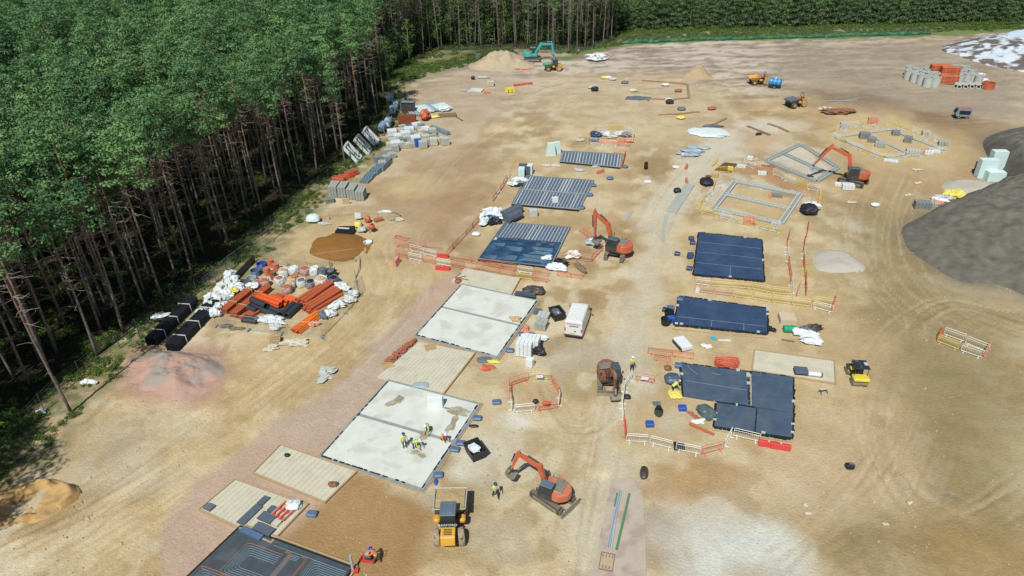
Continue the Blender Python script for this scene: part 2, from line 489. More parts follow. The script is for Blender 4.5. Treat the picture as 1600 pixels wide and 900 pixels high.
    poly([(380, 350), (480, 320), (600, 330), (640, 380), (560, 420), (470, 430), (400, 400)], (206, 178, 136), 2, .7)
    poly([(540, 420), (640, 390), (700, 410), (650, 470), (560, 520), (560, 470)], (206, 178, 132), 2, .6)
    # yellow prepared plots round the upper slabs
    poly([(800, 236), (985, 232), (975, 275), (1000, 330), (900, 370), (860, 440), (735, 400), (760, 330)], (205, 177, 136), 1.2, .45)
    poly([(1040, 345), (1260, 350), (1330, 440), (1330, 520), (1300, 620), (1300, 720), (1000, 720), (960, 640), (1010, 520)], (204, 178, 134), 3, .5)
    poly([(1260, 520), (1330, 500), (1390, 520), (1400, 640), (1320, 620)], (208, 176, 134), 2.5, .6)
    poly([(620, 560), (790, 560), (900, 560), (900, 700), (760, 720), (700, 640)], (206, 184, 146), 3, .5)
    # pink hardcore apron beside the left hand slabs
    poly([(246, 900), (254, 800), (330, 738), (425, 664), (535, 592), (620, 500), (660, 455), (706, 424), (742, 434), (735, 470), (690, 570), (600, 700), (540, 860), (520, 900)], (196, 166, 146), .35, .95, .25)
    poly([(420, 664), (535, 592), (640, 478), (660, 500), (600, 600), (500, 690)], (190, 170, 152), 1.2, .6)
    # brown excavated plot
    poly([(440, 838), (556, 740), (640, 770), (670, 800), (655, 860), (640, 915), (545, 920), (440, 850)], (168, 132, 88), .7, .95, .3)
    poly([(480, 800), (560, 760), (600, 790), (590, 860), (520, 860)], (180, 144, 100), 2, .6)
    poly([(648, 768), (690, 770), (680, 815), (656, 800)], (176, 158, 138), .8, .8)
    # brown scrape and chalk at the foot of the picture
    poly([(1012, 728), (1075, 704), (1150, 722), (1145, 778), (1096, 792), (1020, 772)], (184, 150, 108), .8, .9, 1.0)
    poly([(1050, 840), (1110, 808), (1190, 828), (1250, 850), (1262, 915), (1040, 915)], (216, 214, 204), 2, .9)
    poly([(990, 780), (1110, 790), (1200, 800), (1100, 830), (1060, 870), (990, 860)], (186, 170, 152), 2, .6)
    poly([(700, 680), (780, 650), (830, 720), (780, 760), (720, 740)], (208, 196, 172), 2, .45)
    # pit inside the barriers
    poly([(800, 600), (830, 592), (866, 598), (868, 630), (808, 638)], (192, 160, 118), .8, .7)
    poly([(985, 640), (1080, 600), (1100, 680), (1000, 684)], (192, 162, 120), 2, .7)
    poly([(1165, 262), (1200, 258), (1262, 288), (1290, 300), (1250, 300), (1180, 276)], (184, 138, 100), 1, .8)
    poly([(1130, 322), (1152, 292), (1242, 310), (1216, 342)], (204, 176, 132), .6, .9, .2)
    poly([(1100, 330), (1120, 290), (1150, 280), (1116, 326)], (214, 204, 184), 1, .7)
    poly([(1205, 250), (1250, 229), (1300, 262), (1276, 279)], (212, 202, 184), .5, .8, .2)
    poly([(1150, 200), (1230, 215), (1190, 240), (1160, 236)], (190, 148, 108), 1.5, .6)
    poly([(1310, 180), (1400, 176), (1500, 230), (1470, 262), (1380, 262), (1290, 220)], (212, 186, 142), 3, .7)
    poly([(190, 590), (200, 560), (225, 545), (300, 542), (360, 552), (366, 582), (345, 606), (290, 634), (205, 618)], (188, 150, 132), 1.2, .95, .8)
    poly([(1340, 500), (1560, 470), (1600, 520), (1600, 660), (1440, 640), (1360, 600)], (160, 140, 104), 5, .6)
    poly([(1280, 740), (1400, 720), (1410, 780), (1300, 800)], (196, 168, 136), 2.5, .6)
    poly([(1398, 362), (1430, 336), (1500, 306), (1548, 296), (1550, 262), (1530, 235), (1532, 208), (1640, 190), (1800, 200), (1800, 480), (1640, 478), (1560, 452), (1500, 446), (1440, 414)], (132, 120, 102), 1.6, .85, .7)
    poly([(1100, 560), (1330, 620), (1350, 700), (1250, 720), (1240, 600)], (198, 168, 120), 3, .5)
    poly([(660, 300), (760, 290), (720, 370), (650, 400)], (172, 138, 104), 3, .6)
    # apron where grey water and washout dried
    for (x, y, r, c, k) in [(1210, 195, 3, (206, 200, 190), .7), (890, 560, 4, (190, 182, 166), .4), (950, 555, 4, (188, 180, 164), .45), (900, 790, 3, (186, 174, 146), .4), (740, 722, 2, (222, 214, 196), .7), (790, 850, 3, (206, 196, 176), .4), (600, 400, 2, (180, 150, 110), .5), (1060, 660, 2, (214, 206, 186), .5), (1330, 350, 2, (214, 204, 184), .5), (215, 742, 3, (222, 206, 180), .5), (1005, 600, 1.6, (214, 208, 190), .7), (800, 668, 1.6, (226, 220, 208), .7), (1460, 765, 1.4, (150, 140, 128), .4), (1340, 690, 6, (196, 168, 138), .5), (1240, 745, 5, (200, 166, 132), .4), (440, 240, 4, (190, 168, 140), .4), (1500, 865, 5, (170, 134, 84), .5), (30, 700, 4, (200, 176, 136), .4)]:
        p = G(x, y); d = np.hypot(wx - p.x, (wy - p.y))
        lay(np.clip(1.3 - d / r, 0, 1) * k, c)
    # tyre tracks
    for P, w, sgn in TRACKS:
        xs = [p[0] for p in P]; yy = [p[1] for p in P]
        m = (X > min(xs) - 1) & (X < max(xs) + 1) & (Y > min(yy) - 1) & (Y < max(yy) + 1)
        if not m.any(): continue
        d = seg_d(X[m] + .5 * (n3[m] - .5), Y[m] + .5 * (n3[m] - .5), P)
        fade = np.clip(fbm(X[m] * .09, Y[m] * .09, 12, 2) * 3 - .9, 0, 1)
        a = np.clip(1 - d / w, 0, 1) * fade
        ridge = np.clip(1 - np.abs(d - w * 1.4) / (w * .7), 0, 1) * fade
        Z[m] += -.085 * a + .07 * ridge
        full = np.zeros(X.shape); full[m] = a * .26
        lay(full, (222, 198, 160) if sgn > 0 else (158, 132, 98))
    # forest floor and verges
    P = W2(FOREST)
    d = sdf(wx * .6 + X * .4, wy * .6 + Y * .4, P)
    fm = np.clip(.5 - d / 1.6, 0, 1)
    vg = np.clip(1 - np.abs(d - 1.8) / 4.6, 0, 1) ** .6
    lay(vg * np.clip((n2 * 1.0 + n3 * .6 - .45) * 2.2, 0, .85), (140, 124, 100))
    lay(vg * np.clip((n3 - .40) * 5, 0, .8) , (104, 116, 58))
    gr = sdf(wx, wy, W2([(590, 122), (640, 98), (740, 78), (800, 78), (790, 86), (700, 98), (640, 118), (600, 132)]))
    lay(np.clip(.5 - gr / 2, 0, 1) * .85, (112, 116, 66))
    gr = sdf(wx, wy, W2([(600, 132), (640, 118), (720, 98), (780, 92), (740, 108), (680, 122), (620, 140)]))
    lay(np.clip(.5 - gr / 2, 0, 1) * .6, (140, 134, 112))
    gr = sdf(wx, wy, W2([(860, 92), (965, 64), (972, 56), (1455, 44), (1600, 34), (1600, 48), (1480, 56), (970, 70), (890, 96)]))
    lay(np.clip(.5 - gr / 2, 0, 1) * .85, (104, 124, 62))
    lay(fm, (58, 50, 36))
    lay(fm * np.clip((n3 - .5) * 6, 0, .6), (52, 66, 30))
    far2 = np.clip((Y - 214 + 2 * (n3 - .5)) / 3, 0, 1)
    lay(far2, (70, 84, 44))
    # small grain
    g = 1 + .16 * (fbm(X * 2.1, Y * 2.1, 10, 3) - .5) + .16 * (fbm(X * .5, Y * .5, 13, 4) - .5)
    colr = np.clip(colr * g[..., None], 0.005, .95)
    nr, ncol = X.shape
    me = bpy.data.meshes.new('ground')
    v = np.stack([X, Y, Z], -1).reshape(-1, 3).astype(np.float32)
    i = np.arange((nr - 1) * (ncol - 1)); r = i // (ncol - 1); c = i % (ncol - 1); a = r * ncol + c
    f = np.stack([a, a + 1, a + ncol + 1, a + ncol], -1).astype(np.int32)
    me.vertices.add(len(v)); me.vertices.foreach_set('co', v.ravel())
    me.loops.add(f.size); me.loops.foreach_set('vertex_index', f.ravel())
    me.polygons.add(len(f)); me.polygons.foreach_set('loop_start', np.arange(0, f.size, 4, dtype=np.int32))
    me.update(calc_edges=True)
    me.polygons.foreach_set('use_smooth', np.ones(len(f), bool))
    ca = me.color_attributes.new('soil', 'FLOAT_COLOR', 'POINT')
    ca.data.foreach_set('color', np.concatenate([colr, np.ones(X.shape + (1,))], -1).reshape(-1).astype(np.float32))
    m = bpy.data.materials.new('site soil'); m.use_nodes = True
    nt = m.node_tree; N = nt.nodes; L = nt.links; b = N['Principled BSDF']
    b.inputs['Roughness'].default_value = .95; b.inputs['Specular IOR Level'].default_value = .15
    at_ = N.new('ShaderNodeAttribute'); at_.attribute_name = 'soil'
    geo = N.new('ShaderNodeNewGeometry')
    n = N.new('ShaderNodeTexNoise'); n.inputs['Scale'].default_value = 3.2; n.inputs['Detail'].default_value = 7; n.inputs['Roughness'].default_value = .7
    L.new(geo.outputs['Position'], n.inputs['Vector'])
    mr = N.new('ShaderNodeMapRange'); mr.inputs[1].default_value = .3; mr.inputs[2].default_value = .7; mr.inputs[3].default_value = .88; mr.inputs[4].default_value = 1.10
    L.new(n.outputs['Fac'], mr.inputs[0])
    vor = N.new('ShaderNodeTexVoronoi'); vor.inputs['Scale'].default_value = 2.4; vor.inputs['Randomness'].default_value = 1
    L.new(geo.outputs['Position'], vor.inputs['Vector'])
    st = N.new('ShaderNodeMapRange'); st.inputs[1].default_value = .05; st.inputs[2].default_value = .12; st.inputs[3].default_value = 1; st.inputs[4].default_value = 0
    L.new(vor.outputs['Distance'], st.inputs[0])
    mul = N.new('ShaderNodeVectorMath'); mul.operation = 'SCALE'
    L.new(at_.outputs['Color'], mul.inputs[0]); L.new(mr.outputs[0], mul.inputs['Scale'])
    ms = N.new('ShaderNodeMix'); ms.data_type = 'RGBA'
    k = N.new('ShaderNodeMath'); k.operation = 'MULTIPLY'; k.inputs[1].default_value = .35
    L.new(st.outputs[0], k.inputs[0]); L.new(k.outputs[0], ms.inputs[0]); L.new(mul.outputs[0], ms.inputs[6])
    ms.inputs[7].default_value = (.50, .43, .34, 1)
    L.new(ms.outputs[2], b.inputs['Base Color'])
    nb = N.new('ShaderNodeTexNoise'); nb.inputs['Scale'].default_value = 5; nb.inputs['Detail'].default_value = 6
    L.new(geo.outputs['Position'], nb.inputs['Vector'])
    bp = N.new('ShaderNodeBump'); bp.inputs['Strength'].default_value = .75; bp.inputs['Distance'].default_value = .11
    L.new(nb.outputs['Fac'], bp.inputs['Height']); L.new(bp.outputs[0], b.inputs['Normal'])
    me.materials.append(m)
    o = link(bpy.data.objects.new('ground', me))
    tag(o, kind='structure')
    return o

# the wood's edge, read along the perimeter fence, closed far outside the view
EDGE = [(-60, 745), (0, 700), (90, 607), (150, 560), (210, 515), (270, 470), (330, 432), (400, 368), (460, 310), (520, 265), (570, 222), (600, 186), (606, 160), (602, 140), (590, 124), (640, 96), (690, 80), (800, 77), (900, 76), (965, 64), (970, 54)]
FOREST = EDGE + [(960, 20), (800, -60), (300, -60), (-400, 60), (-700, 500), (-400, 900)]
build_ground()

def heap(pts, h, m, name, label, cat, plateau=0.0, seed=1, rough=.12, group=None, kind=None, peak=None, rings=22, prof=1.0):
    """a tipped heap: outline read from the picture, profile rising to a rounded (or flat) top"""
    P = [Vector((*p, 0)) for p in W2(pts)]
    c = sum(P, Vector()) / len(P)
    if peak: c = G(*peak)
    Q = []
    n = len(P)
    for i in range(n):
        p0, p1, p2, p3 = P[i - 1], P[i], P[(i + 1) % n], P[(i + 2) % n]
        for k in range(8):
            t = k / 8
            Q.append(.5 * ((2 * p1) + (p2 - p0) * t + (2 * p0 - 5 * p1 + 4 * p2 - p3) * t * t + (-p0 + 3 * p1 - 3 * p2 + p3) * t ** 3))
    b = MB(); loops = []
    X = []; 
    for k in range(rings + 1):
        r = 1 - k / rings * .985
        for q in Q: X.append(((c.x + (q.x - c.x) * r), (c.y + (q.y - c.y) * r), r))
    A = np.array(X)
    e = 1 - A[:, 2]
    z = np.clip(e / (1 - plateau), 0, 1)
    z = np.sin(z * PI / 2) if prof == 1.0 else (z * z * (3 - 2 * z) if prof == 2.0 else z ** prof)
    nz = fbm(A[:, 0] * .55, A[:, 1] * .55, seed, 4) - .5
    zz = h * z * (1 + rough * 1.2 * nz * 2) + nz * rough * h * np.clip(e * 8, 0, 1) - .06 + relief(A[:, 0], A[:, 1])
    nq = len(Q)
    loops = [[(A[k * nq + j, 0], A[k * nq + j, 1], zz[k * nq + j]) for j in range(nq)] for k in range(rings + 1)]
    loops.insert(0, [(p[0], p[1], -.6) for p in loops[0]])
    b.loops(loops)
    return single(name, b, m, label, cat, smooth=True, group=group, kind=kind)

MG = dict(
    top=mat('dark topsoil', C(124, 118, 108), .98, var=.14, scale=1.4, bump=1.0, bscale=4, c2=C(94, 88, 79), t2=.5, tw=.22),
    pinkg=mat('pinkish stone', C(190, 152, 136), .98, var=.12, scale=.5, bump=.9, bscale=7, c2=C(166, 152, 144), t2=.5),
    greyg=mat('pale grey gravel', C(192, 182, 168), .98, var=.12, scale=6, bump=.7, bscale=10),
    brown=mat('wet building sand', C(150, 102, 46), .95, var=.1, scale=1.0, bump=.5, bscale=5),
    sand=mat('ochre sand', C(196, 158, 104), .98, var=.14, scale=1.2, bump=.8, bscale=4, c2=C(170, 134, 84), t2=.56),
    osand=mat('orange sand', C(188, 160, 128), .98, var=.1, scale=1.2, bump=.6, bscale=4),
    beige=mat('beige spoil', C(192, 170, 144), .98, var=.12, scale=1, bump=.7, bscale=4),
    torn=mat('torn white sheeting on soil', C(216, 222, 230), .7, var=.08, scale=.6, bump=.6, bscale=3, c2=C(112, 100, 92), t2=.50),
    sheet=mat('smooth pale blue sheeting', C(208, 222, 236), .6, var=.05, scale=.3, bump=.4, bscale=1.5),
)
heap([(1408, 358), (1432, 342), (1470, 330), (1500, 313), (1545, 301), (1575, 286), (1556, 264), (1540, 238), (1537, 218), (1570, 203), (1640, 196), (1800, 220), (1800, 330), (1800, 470), (1640, 470), (1560, 446), (1500, 440), (1450, 412), (1418, 388)], 4.6, MG['top'], 'topsoil_stockpile', 'huge dark grey topsoil mound running off the right side of the site', 'soil heap', plateau=.35, rough=.12, peak=(1650, 320), rings=70)
heap([(1470, 76), (1510, 62), (1560, 55), (1640, 46), (1800, 60), (1800, 120), (1660, 118), (1600, 112), (1555, 104), (1510, 92)], 3.2, MG['torn'], 'covered_stockpile', 'long spoil mound with torn white sheeting on its flanks', 'soil heap', plateau=.5, rough=.08, peak=(1640, 82), seed=9, prof=.8)
heap([(1552, 68), (1600, 60), (1680, 56), (1790, 66), (1790, 96), (1690, 100), (1620, 92), (1580, 82)], 3.3, MG['sheet'], 'flat_sheeting', 'smooth pale blue sheeting over the top of the covered spoil mound', 'sheeting', plateau=.8, rough=.02, peak=(1640, 78), seed=9, prof=.6)
heap([(190, 588), (200, 562), (222, 548), (262, 545), (300, 545), (350, 552), (356, 582), (340, 602), (318, 618), (290, 630), (250, 622), (205, 612)], .95, MG['pinkg'], 'hardcore_heap', 'pink and lilac grey crushed stone heap below the black pipe bundles', 'stone heap', plateau=.3, rough=.5, seed=3, prof=2.0, rings=50)
heap([(1268, 400), (1276, 392), (1300, 389), (1322, 394), (1340, 404), (1355, 419), (1340, 424), (1300, 426), (1275, 420)], .5, MG['greyg'], 'gravel_heap', 'low oval spread of pale grey gravel right of the barriers', 'gravel heap', plateau=.5, rough=.15, group='grey gravel spreads')
heap([(1470, 292), (1480, 283), (1510, 279), (1545, 284), (1560, 292), (1530, 302), (1490, 304)], .5, MG['greyg'], 'gravel_heap', 'pale grey gravel patch in front of the mint foam boards', 'gravel heap', plateau=.5, rough=.15, group='grey gravel spreads', seed=6)
heap([(480, 384), (492, 370), (510, 366), (530, 358), (560, 364), (582, 374), (580, 388), (560, 405), (540, 412), (505, 408), (480, 398)], .7, MG['brown'], 'building_sand_heap', 'smooth rust brown building sand heap beside the cement mixer corner', 'sand heap', plateau=.35, rough=.12, seed=5, prof=2.0)
heap([(728, 108), (744, 92), (770, 84), (785, 79), (806, 80), (824, 92), (838, 104), (800, 110), (760, 112)], 2.7, MG['beige'], 'spoil_heap', 'beige spoil heap left of the turquoise excavator', 'soil heap', plateau=.1, rough=.25, prof=2.0, peak=(782, 100), seed=8)
heap([(1062, 122), (1078, 112), (1092, 107), (1104, 112), (1116, 122), (1090, 126)], 1.9, MG['osand'], 'sand_heap', 'small pointed orange sand heap in the far field', 'sand heap', plateau=.1, rough=.25, seed=2, prof=2.0)

def sandpit():
    """ochre sand heap with its middle dug out"""
    c = G(52, 785); b = MB(); rings = []
    for k in range(34):
        r = k / 33
        ring = []
        for j in range(64):
            a = 2 * PI * j / 64
            w = 1 + .14 * math.sin(2 * a + 1) + .07 * math.sin(5 * a)
            x, y = c.x + 3.1 * r * w * math.cos(a), c.y + 2.7 * r * w * math.sin(a)
            nz = float(fbm(np.array([x * .9]), np.array([y * .9]), 3, 4)[0]) - .5
            rim = math.exp(-((r - .74) / .17) ** 2) * (.75 + .35 * math.sin(a)) 
            z = rim * (.62 + nz * 1.6) + (nz * .5 if r < .9 else 0) + (.02 if r < .97 else -.3)
            # steep inner bite on the near side
            if r < .66: z += -.05 + .25 * max(0, math.sin(a)) * r + .5 * (nz + .1)
            ring.append((x, y, z + gz(x, y)))
        rings.append(ring)
    b.loops(rings, cap=False)
    single('dug_sand_heap', b, MG['sand'], 'ochre sand heap with its middle dug out, beside the wood', 'sand heap', smooth=True)
sandpit()

# raised haul-road base with a crisp edge at the foot of the picture
def road_base():
    P = [Vector((*p, 0)) for p in W2([(955, 750), (925, 900), (915, 945), (1015, 945), (1010, 900), (1008, 830), (1004, 775), (990, 750)])]
    b = MB()
    b.prism([(p.x, p.y) for p in P], -.5, .16)
    m = mat('pinkish road stone', C(194, 176, 160), .98, var=.1, scale=1.2, bump=.6, bscale=7, c2=C(178, 158, 144), t2=.56)
    o = single('road_base', b, m, None, None)
    tag(o, kind='structure')
road_base()

# concrete edging strips of the lane under construction
def strip(a, bb, w, label, m=None, h=.1):
    A, B = at(*a), at(*bb); t = (B - A).normalized(); n = Vector((-t.y, t.x, 0)) * w / 2
    o = MB(); o.loops([[A - n + Vector((0, 0, -.3)), A + n + Vector((0, 0, -.3)), B + n + Vector((0, 0, -.3)), B - n + Vector((0, 0, -.3))], [A - n + Vector((0, 0, h)), A + n + Vector((0, 0, h)), B + n + Vector((0, 0, h)), B - n + Vector((0, 0, h))]])
    return tag(single('kerb_foundation', o, m or M['block'], label, 'kerb'), group='kerb foundations')
strip((1048, 332), (1078, 288), 1.6, 'pale wide kerb foundation beside the yellow barrier corner', mat('wet kerb bed', C(176, 178, 168), .9, var=.1, scale=1, bump=.4))
strip((1034, 378), (1041, 338), .5, 'narrow pale kerb foundation along the stone lane')
strip((976, 345), (986, 330), .5, 'short pale kerb foundation left of the stone lane')

# ================================================================== THE WOOD
def foliage_mat(name, c, c2):
    m = bpy.data.materials.new(name); m.use_nodes = True
    nt = m.node_tree; N = nt.nodes; L = nt.links; b = N['Principled BSDF']
    b.inputs['Roughness'].default_value = .65; b.inputs['Specular IOR Level'].default_value = .25
    geo = N.new('ShaderNodeNewGeometry'); oi = N.new('ShaderNodeObjectInfo')
    n = N.new('ShaderNodeTexNoise'); n.inputs['Scale'].default_value = .55; n.inputs['Detail'].default_value = 4
    L.new(geo.outputs['Position'], n.inputs['Vector'])
    a = N.new('ShaderNodeMath'); a.operation = 'MULTIPLY_ADD'; a.inputs[1].default_value = .55
    L.new(oi.outputs['Random'], a.inputs[0]); 
    sub = N.new('ShaderNodeMath'); sub.operation = 'MULTIPLY_ADD'; sub.inputs[1].default_value = 1.8; sub.inputs[2].default_value = -.65
    L.new(n.outputs['Fac'], sub.inputs[0]); L.new(sub.outputs[0], a.inputs[2])
    mx = N.new('ShaderNodeMix'); mx.data_type = 'RGBA'; mx.inputs[6].default_value = (*c, 1); mx.inputs[7].default_value = (*c2, 1)
    L.new(a.outputs[0], mx.inputs[0]); 
    L.new(mx.outputs[2], b.inputs['Base Color'])
    tr = N.new('ShaderNodeBsdfTranslucent'); L.new(mx.outputs[2], tr.inputs['Color'])
    ad = N.new('ShaderNodeMixShader'); ad.inputs[0].default_value = .22
    L.new(b.outputs[0], ad.inputs[1]); L.new(tr.outputs[0], ad.inputs[2]); L.new(ad.outputs[0], N['Material Output'].inputs[0])
    return m
PINE = foliage_mat('pine needles', (.040, .112, .048), (.175, .330, .118))
LEAF = foliage_mat('broad leaves', (.060, .130, .030), (.120, .200, .045))
FERN = foliage_mat('bracken', (.050, .105, .022), (.130, .190, .040))
def bark_mat(name, lo, hi, zmid, band):
    m = bpy.data.materials.new(name); m.use_nodes = True
    nt = m.node_tree; N = nt.nodes; L = nt.links; b = N['Principled BSDF']; b.inputs['Roughness'].default_value = .9
    tc = N.new('ShaderNodeTexCoord'); sp = N.new('ShaderNodeSeparateXYZ'); L.new(tc.outputs['Object'], sp.inputs[0])
    mr = N.new('ShaderNodeMapRange'); mr.inputs[1].default_value = zmid - band; mr.inputs[2].default_value = zmid + band
    L.new(sp.outputs['Z'], mr.inputs[0])
    n = N.new('ShaderNodeTexNoise'); n.inputs['Scale'].default_value = 3; n.inputs['Detail'].default_value = 6; L.new(tc.outputs['Object'], n.inputs['Vector'])
    mx = N.new('ShaderNodeMix'); mx.data_type = 'RGBA'; mx.inputs[6].default_value = (*lo, 1); mx.inputs[7].default_value = (*hi, 1)
    L.new(mr.outputs[0], mx.inputs[0])
    sc = N.new('ShaderNodeMapRange'); sc.inputs[1].default_value = .3; sc.inputs[2].default_value = .7; sc.inputs[3].default_value = .6; sc.inputs[4].default_value = 1.35
    L.new(n.outputs['Fac'], sc.inputs[0])
    mu = N.new('ShaderNodeVectorMath'); mu.operation = 'SCALE'; L.new(mx.outputs[2], mu.inputs[0]); L.new(sc.outputs[0], mu.inputs['Scale'])
    L.new(mu.outputs[0], b.inputs['Base Color'])
    return m
BARK = bark_mat('pine bark', (.155, .128, .108), (.29, .15, .085), 13, 4)
BIRCH = bark_mat('birch bark', (.30, .26, .22), (.32, .28, .24), 9, 6)
TWIG = mat('dead twigs', (.27, .23, .20), .9, var=.2)

def leaf_mesh(name, clumps, per, size, m, seed, up=.5, aspect=.5):
    """many small blades scattered through clumps: clumps = (x, y, z, rx, ry, rz)"""
    g = np.random.default_rng(seed)
    V = []; 
    for (x, y, z, rx, ry, rz) in clumps:
        n = int(per * max(.4, rx * ry / 1.2))
        d = g.normal(size=(n, 3)); d /= np.linalg.norm(d, axis=1)[:, None]
        rad = g.random(n) ** .35
        p = d * rad[:, None] * np.array([rx, ry, rz]) + np.array([x, y, z])
        nn = d * 1.0 + g.normal(size=(n, 3)) * .3 + np.array([0, 0, up]); nn /= np.linalg.norm(nn, axis=1)[:, None]
        t = g.normal(size=(n, 3)); t -= (t * nn).sum(1)[:, None] * nn; t /= np.linalg.norm(t, axis=1)[:, None]
        w = np.cross(nn, t)
        s = size * g.uniform(.6, 1.3, n)[:, None]
        q = np.stack([p - t * s, p + w * s * aspect, p + t * s, p - w * s * aspect], 1)
        V.append(q.reshape(-1, 3))
    V = np.concatenate(V).astype(np.float32); nf = len(V) // 4
    me = bpy.data.meshes.new(name)
    me.vertices.add(len(V)); me.vertices.foreach_set('co', V.ravel())
    me.loops.add(len(V)); me.loops.foreach_set('vertex_index', np.arange(len(V), dtype=np.int32))
    me.polygons.add(nf); me.polygons.foreach_set('loop_start', np.arange(0, len(V), 4, dtype=np.int32))
    me.update(calc_edges=True)
    me.materials.append(m)
    return me

def pine_kind(seed, h=22.0, crown=6.5, spread=2.5, dead=34, per=72, m=None):
    q = random.Random(seed)
    bx, by = q.uniform(-.5, .5), q.uniform(-.5, .5)
    def axis(z): k = z / h; return (bx * math.sin(k * 3) * .8, by * math.sin(k * 2.3) * .8)
    t = MB()
    pts = []
    for k in range(12):
        z = (h - crown * .4) * k / 11; x, y = axis(z); pts.append((x, y, z - (.4 if k == 0 else 0)))
    t.tube(pts, .165, 8, r1=.05)
    for _ in range(4):           # live limbs into the crown
        z = q.uniform(h - crown * .95, h - crown * .5); x, y = axis(z); a = q.uniform(0, 6.28); l = spread * q.uniform(.6, .95)
        t.tube([(x, y, z), (x + l * .5 * math.cos(a), y + l * .5 * math.sin(a), z + .5), (x + l * math.cos(a), y + l * math.sin(a), z + .8)], .045, 5, r1=.015)
    trunk = t.mesh('trunk', BARK, True)
    d = MB()
    for _ in range(dead):
        z = h - crown - abs(q.gauss(0, 1)) * h * .16; z = max(3, z); x, y = axis(z); a = q.uniform(0, 6.28); l = q.uniform(.6, 2.3)
        mx, my = x + l * .6 * math.cos(a), y + l * .6 * math.sin(a)
        d.tube([(x, y, z), (mx, my, z + q.uniform(-.2, .5)), (x + l * math.cos(a + .3), y + l * math.sin(a + .3), z + q.uniform(-.5, .5))], .03, 3, r1=.012)
    deadm = d.mesh('dead_branches', TWIG)
    cl = []
    for k in range(20):
        f = k / 19
        z = h - crown + crown * (.04 + .93 * f) + q.uniform(-.3, .3)
        rr = spread * (math.sin(min(1, .22 + (1 - f) * 1.1) * PI / 2) ** .9) * q.uniform(.35, 1.0)
        a = k * 2.399 + q.uniform(-.4, .4); x, y = axis(z)
        s = q.uniform(.8, 1.5) * (1.0 if f < .8 else .7)
        cl.append((x + rr * .9 * math.cos(a), y + rr * .9 * math.sin(a), z, s, s, s * .42))
    cl.append((0, 0, h - crown * .4, 1.0, 1.0, crown * .34))
    crownm = leaf_mesh('crown', cl, per, .185, m or PINE, seed, up=.7)
    return trunk, deadm, crownm, h

def leafy_kind(seed, h=15.0, crown=11.0, spread=2.3, birch=True, per=34, m=LEAF):
    q = random.Random(seed); t = MB(); lean = q.uniform(-.9, .9)
    t.tube([(0, 0, -.4), (lean * .3, 0, h * .35), (lean * .8, .2, h * .7), (lean, .2, h * .95)], .13, 7, r1=.03)
    for _ in range(9):
        z = q.uniform(h * .35, h * .9); a = q.uniform(0, 6.28); l = spread * q.uniform(.5, .9)
        t.tube([(lean * z / h, .1, z), (lean * z / h + l * math.cos(a), .1 + l * math.sin(a), z + l * .8)], .04, 4, r1=.012)
    cl = []
    for k in range(30):
        f = q.random(); z = h - crown * (1 - f); rr = spread * math.sin(PI * (.12 + .8 * f)) * q.uniform(.3, 1)
        a = q.uniform(0, 6.28); s = q.uniform(.6, 1.1)
        cl.append((lean * z / h + rr * math.cos(a), rr * math.sin(a), z, s, s, s * .7))
    return t.mesh('trunk', BIRCH if birch else BARK, True), None, leaf_mesh('crown', cl, per, .17, m, seed, up=.5, aspect=.7), h

def in_poly(p, P):
    c = False
    for (ax, ay), (bx, by) in zip(P, P[1:] + P[:1]):
        if (ay > p[1]) != (by > p[1]) and p[0] < (bx - ax) * (p[1] - ay) / (by - ay) + ax: c = not c
    return c
FW = W2(FOREST); EW = W2(EDGE)
def edge_d(x, y): return float(seg_d(np.array([x]), np.array([y]), EW)[0])

def project(p):
    """where a point would appear in the photograph: used only to leave out trees it shows nothing of"""
    d = Vector(p) - Vector((0, 0, CAMH)); D = d.y * CT - d.z * ST
    if D < 1: return None
    X, Y = d.x / D, (-d.y * ST - d.z * CT) / D
    return 800 + FOC * (CR * X + SR * Y), 450 + FOC * (-SR * X + CR * Y)

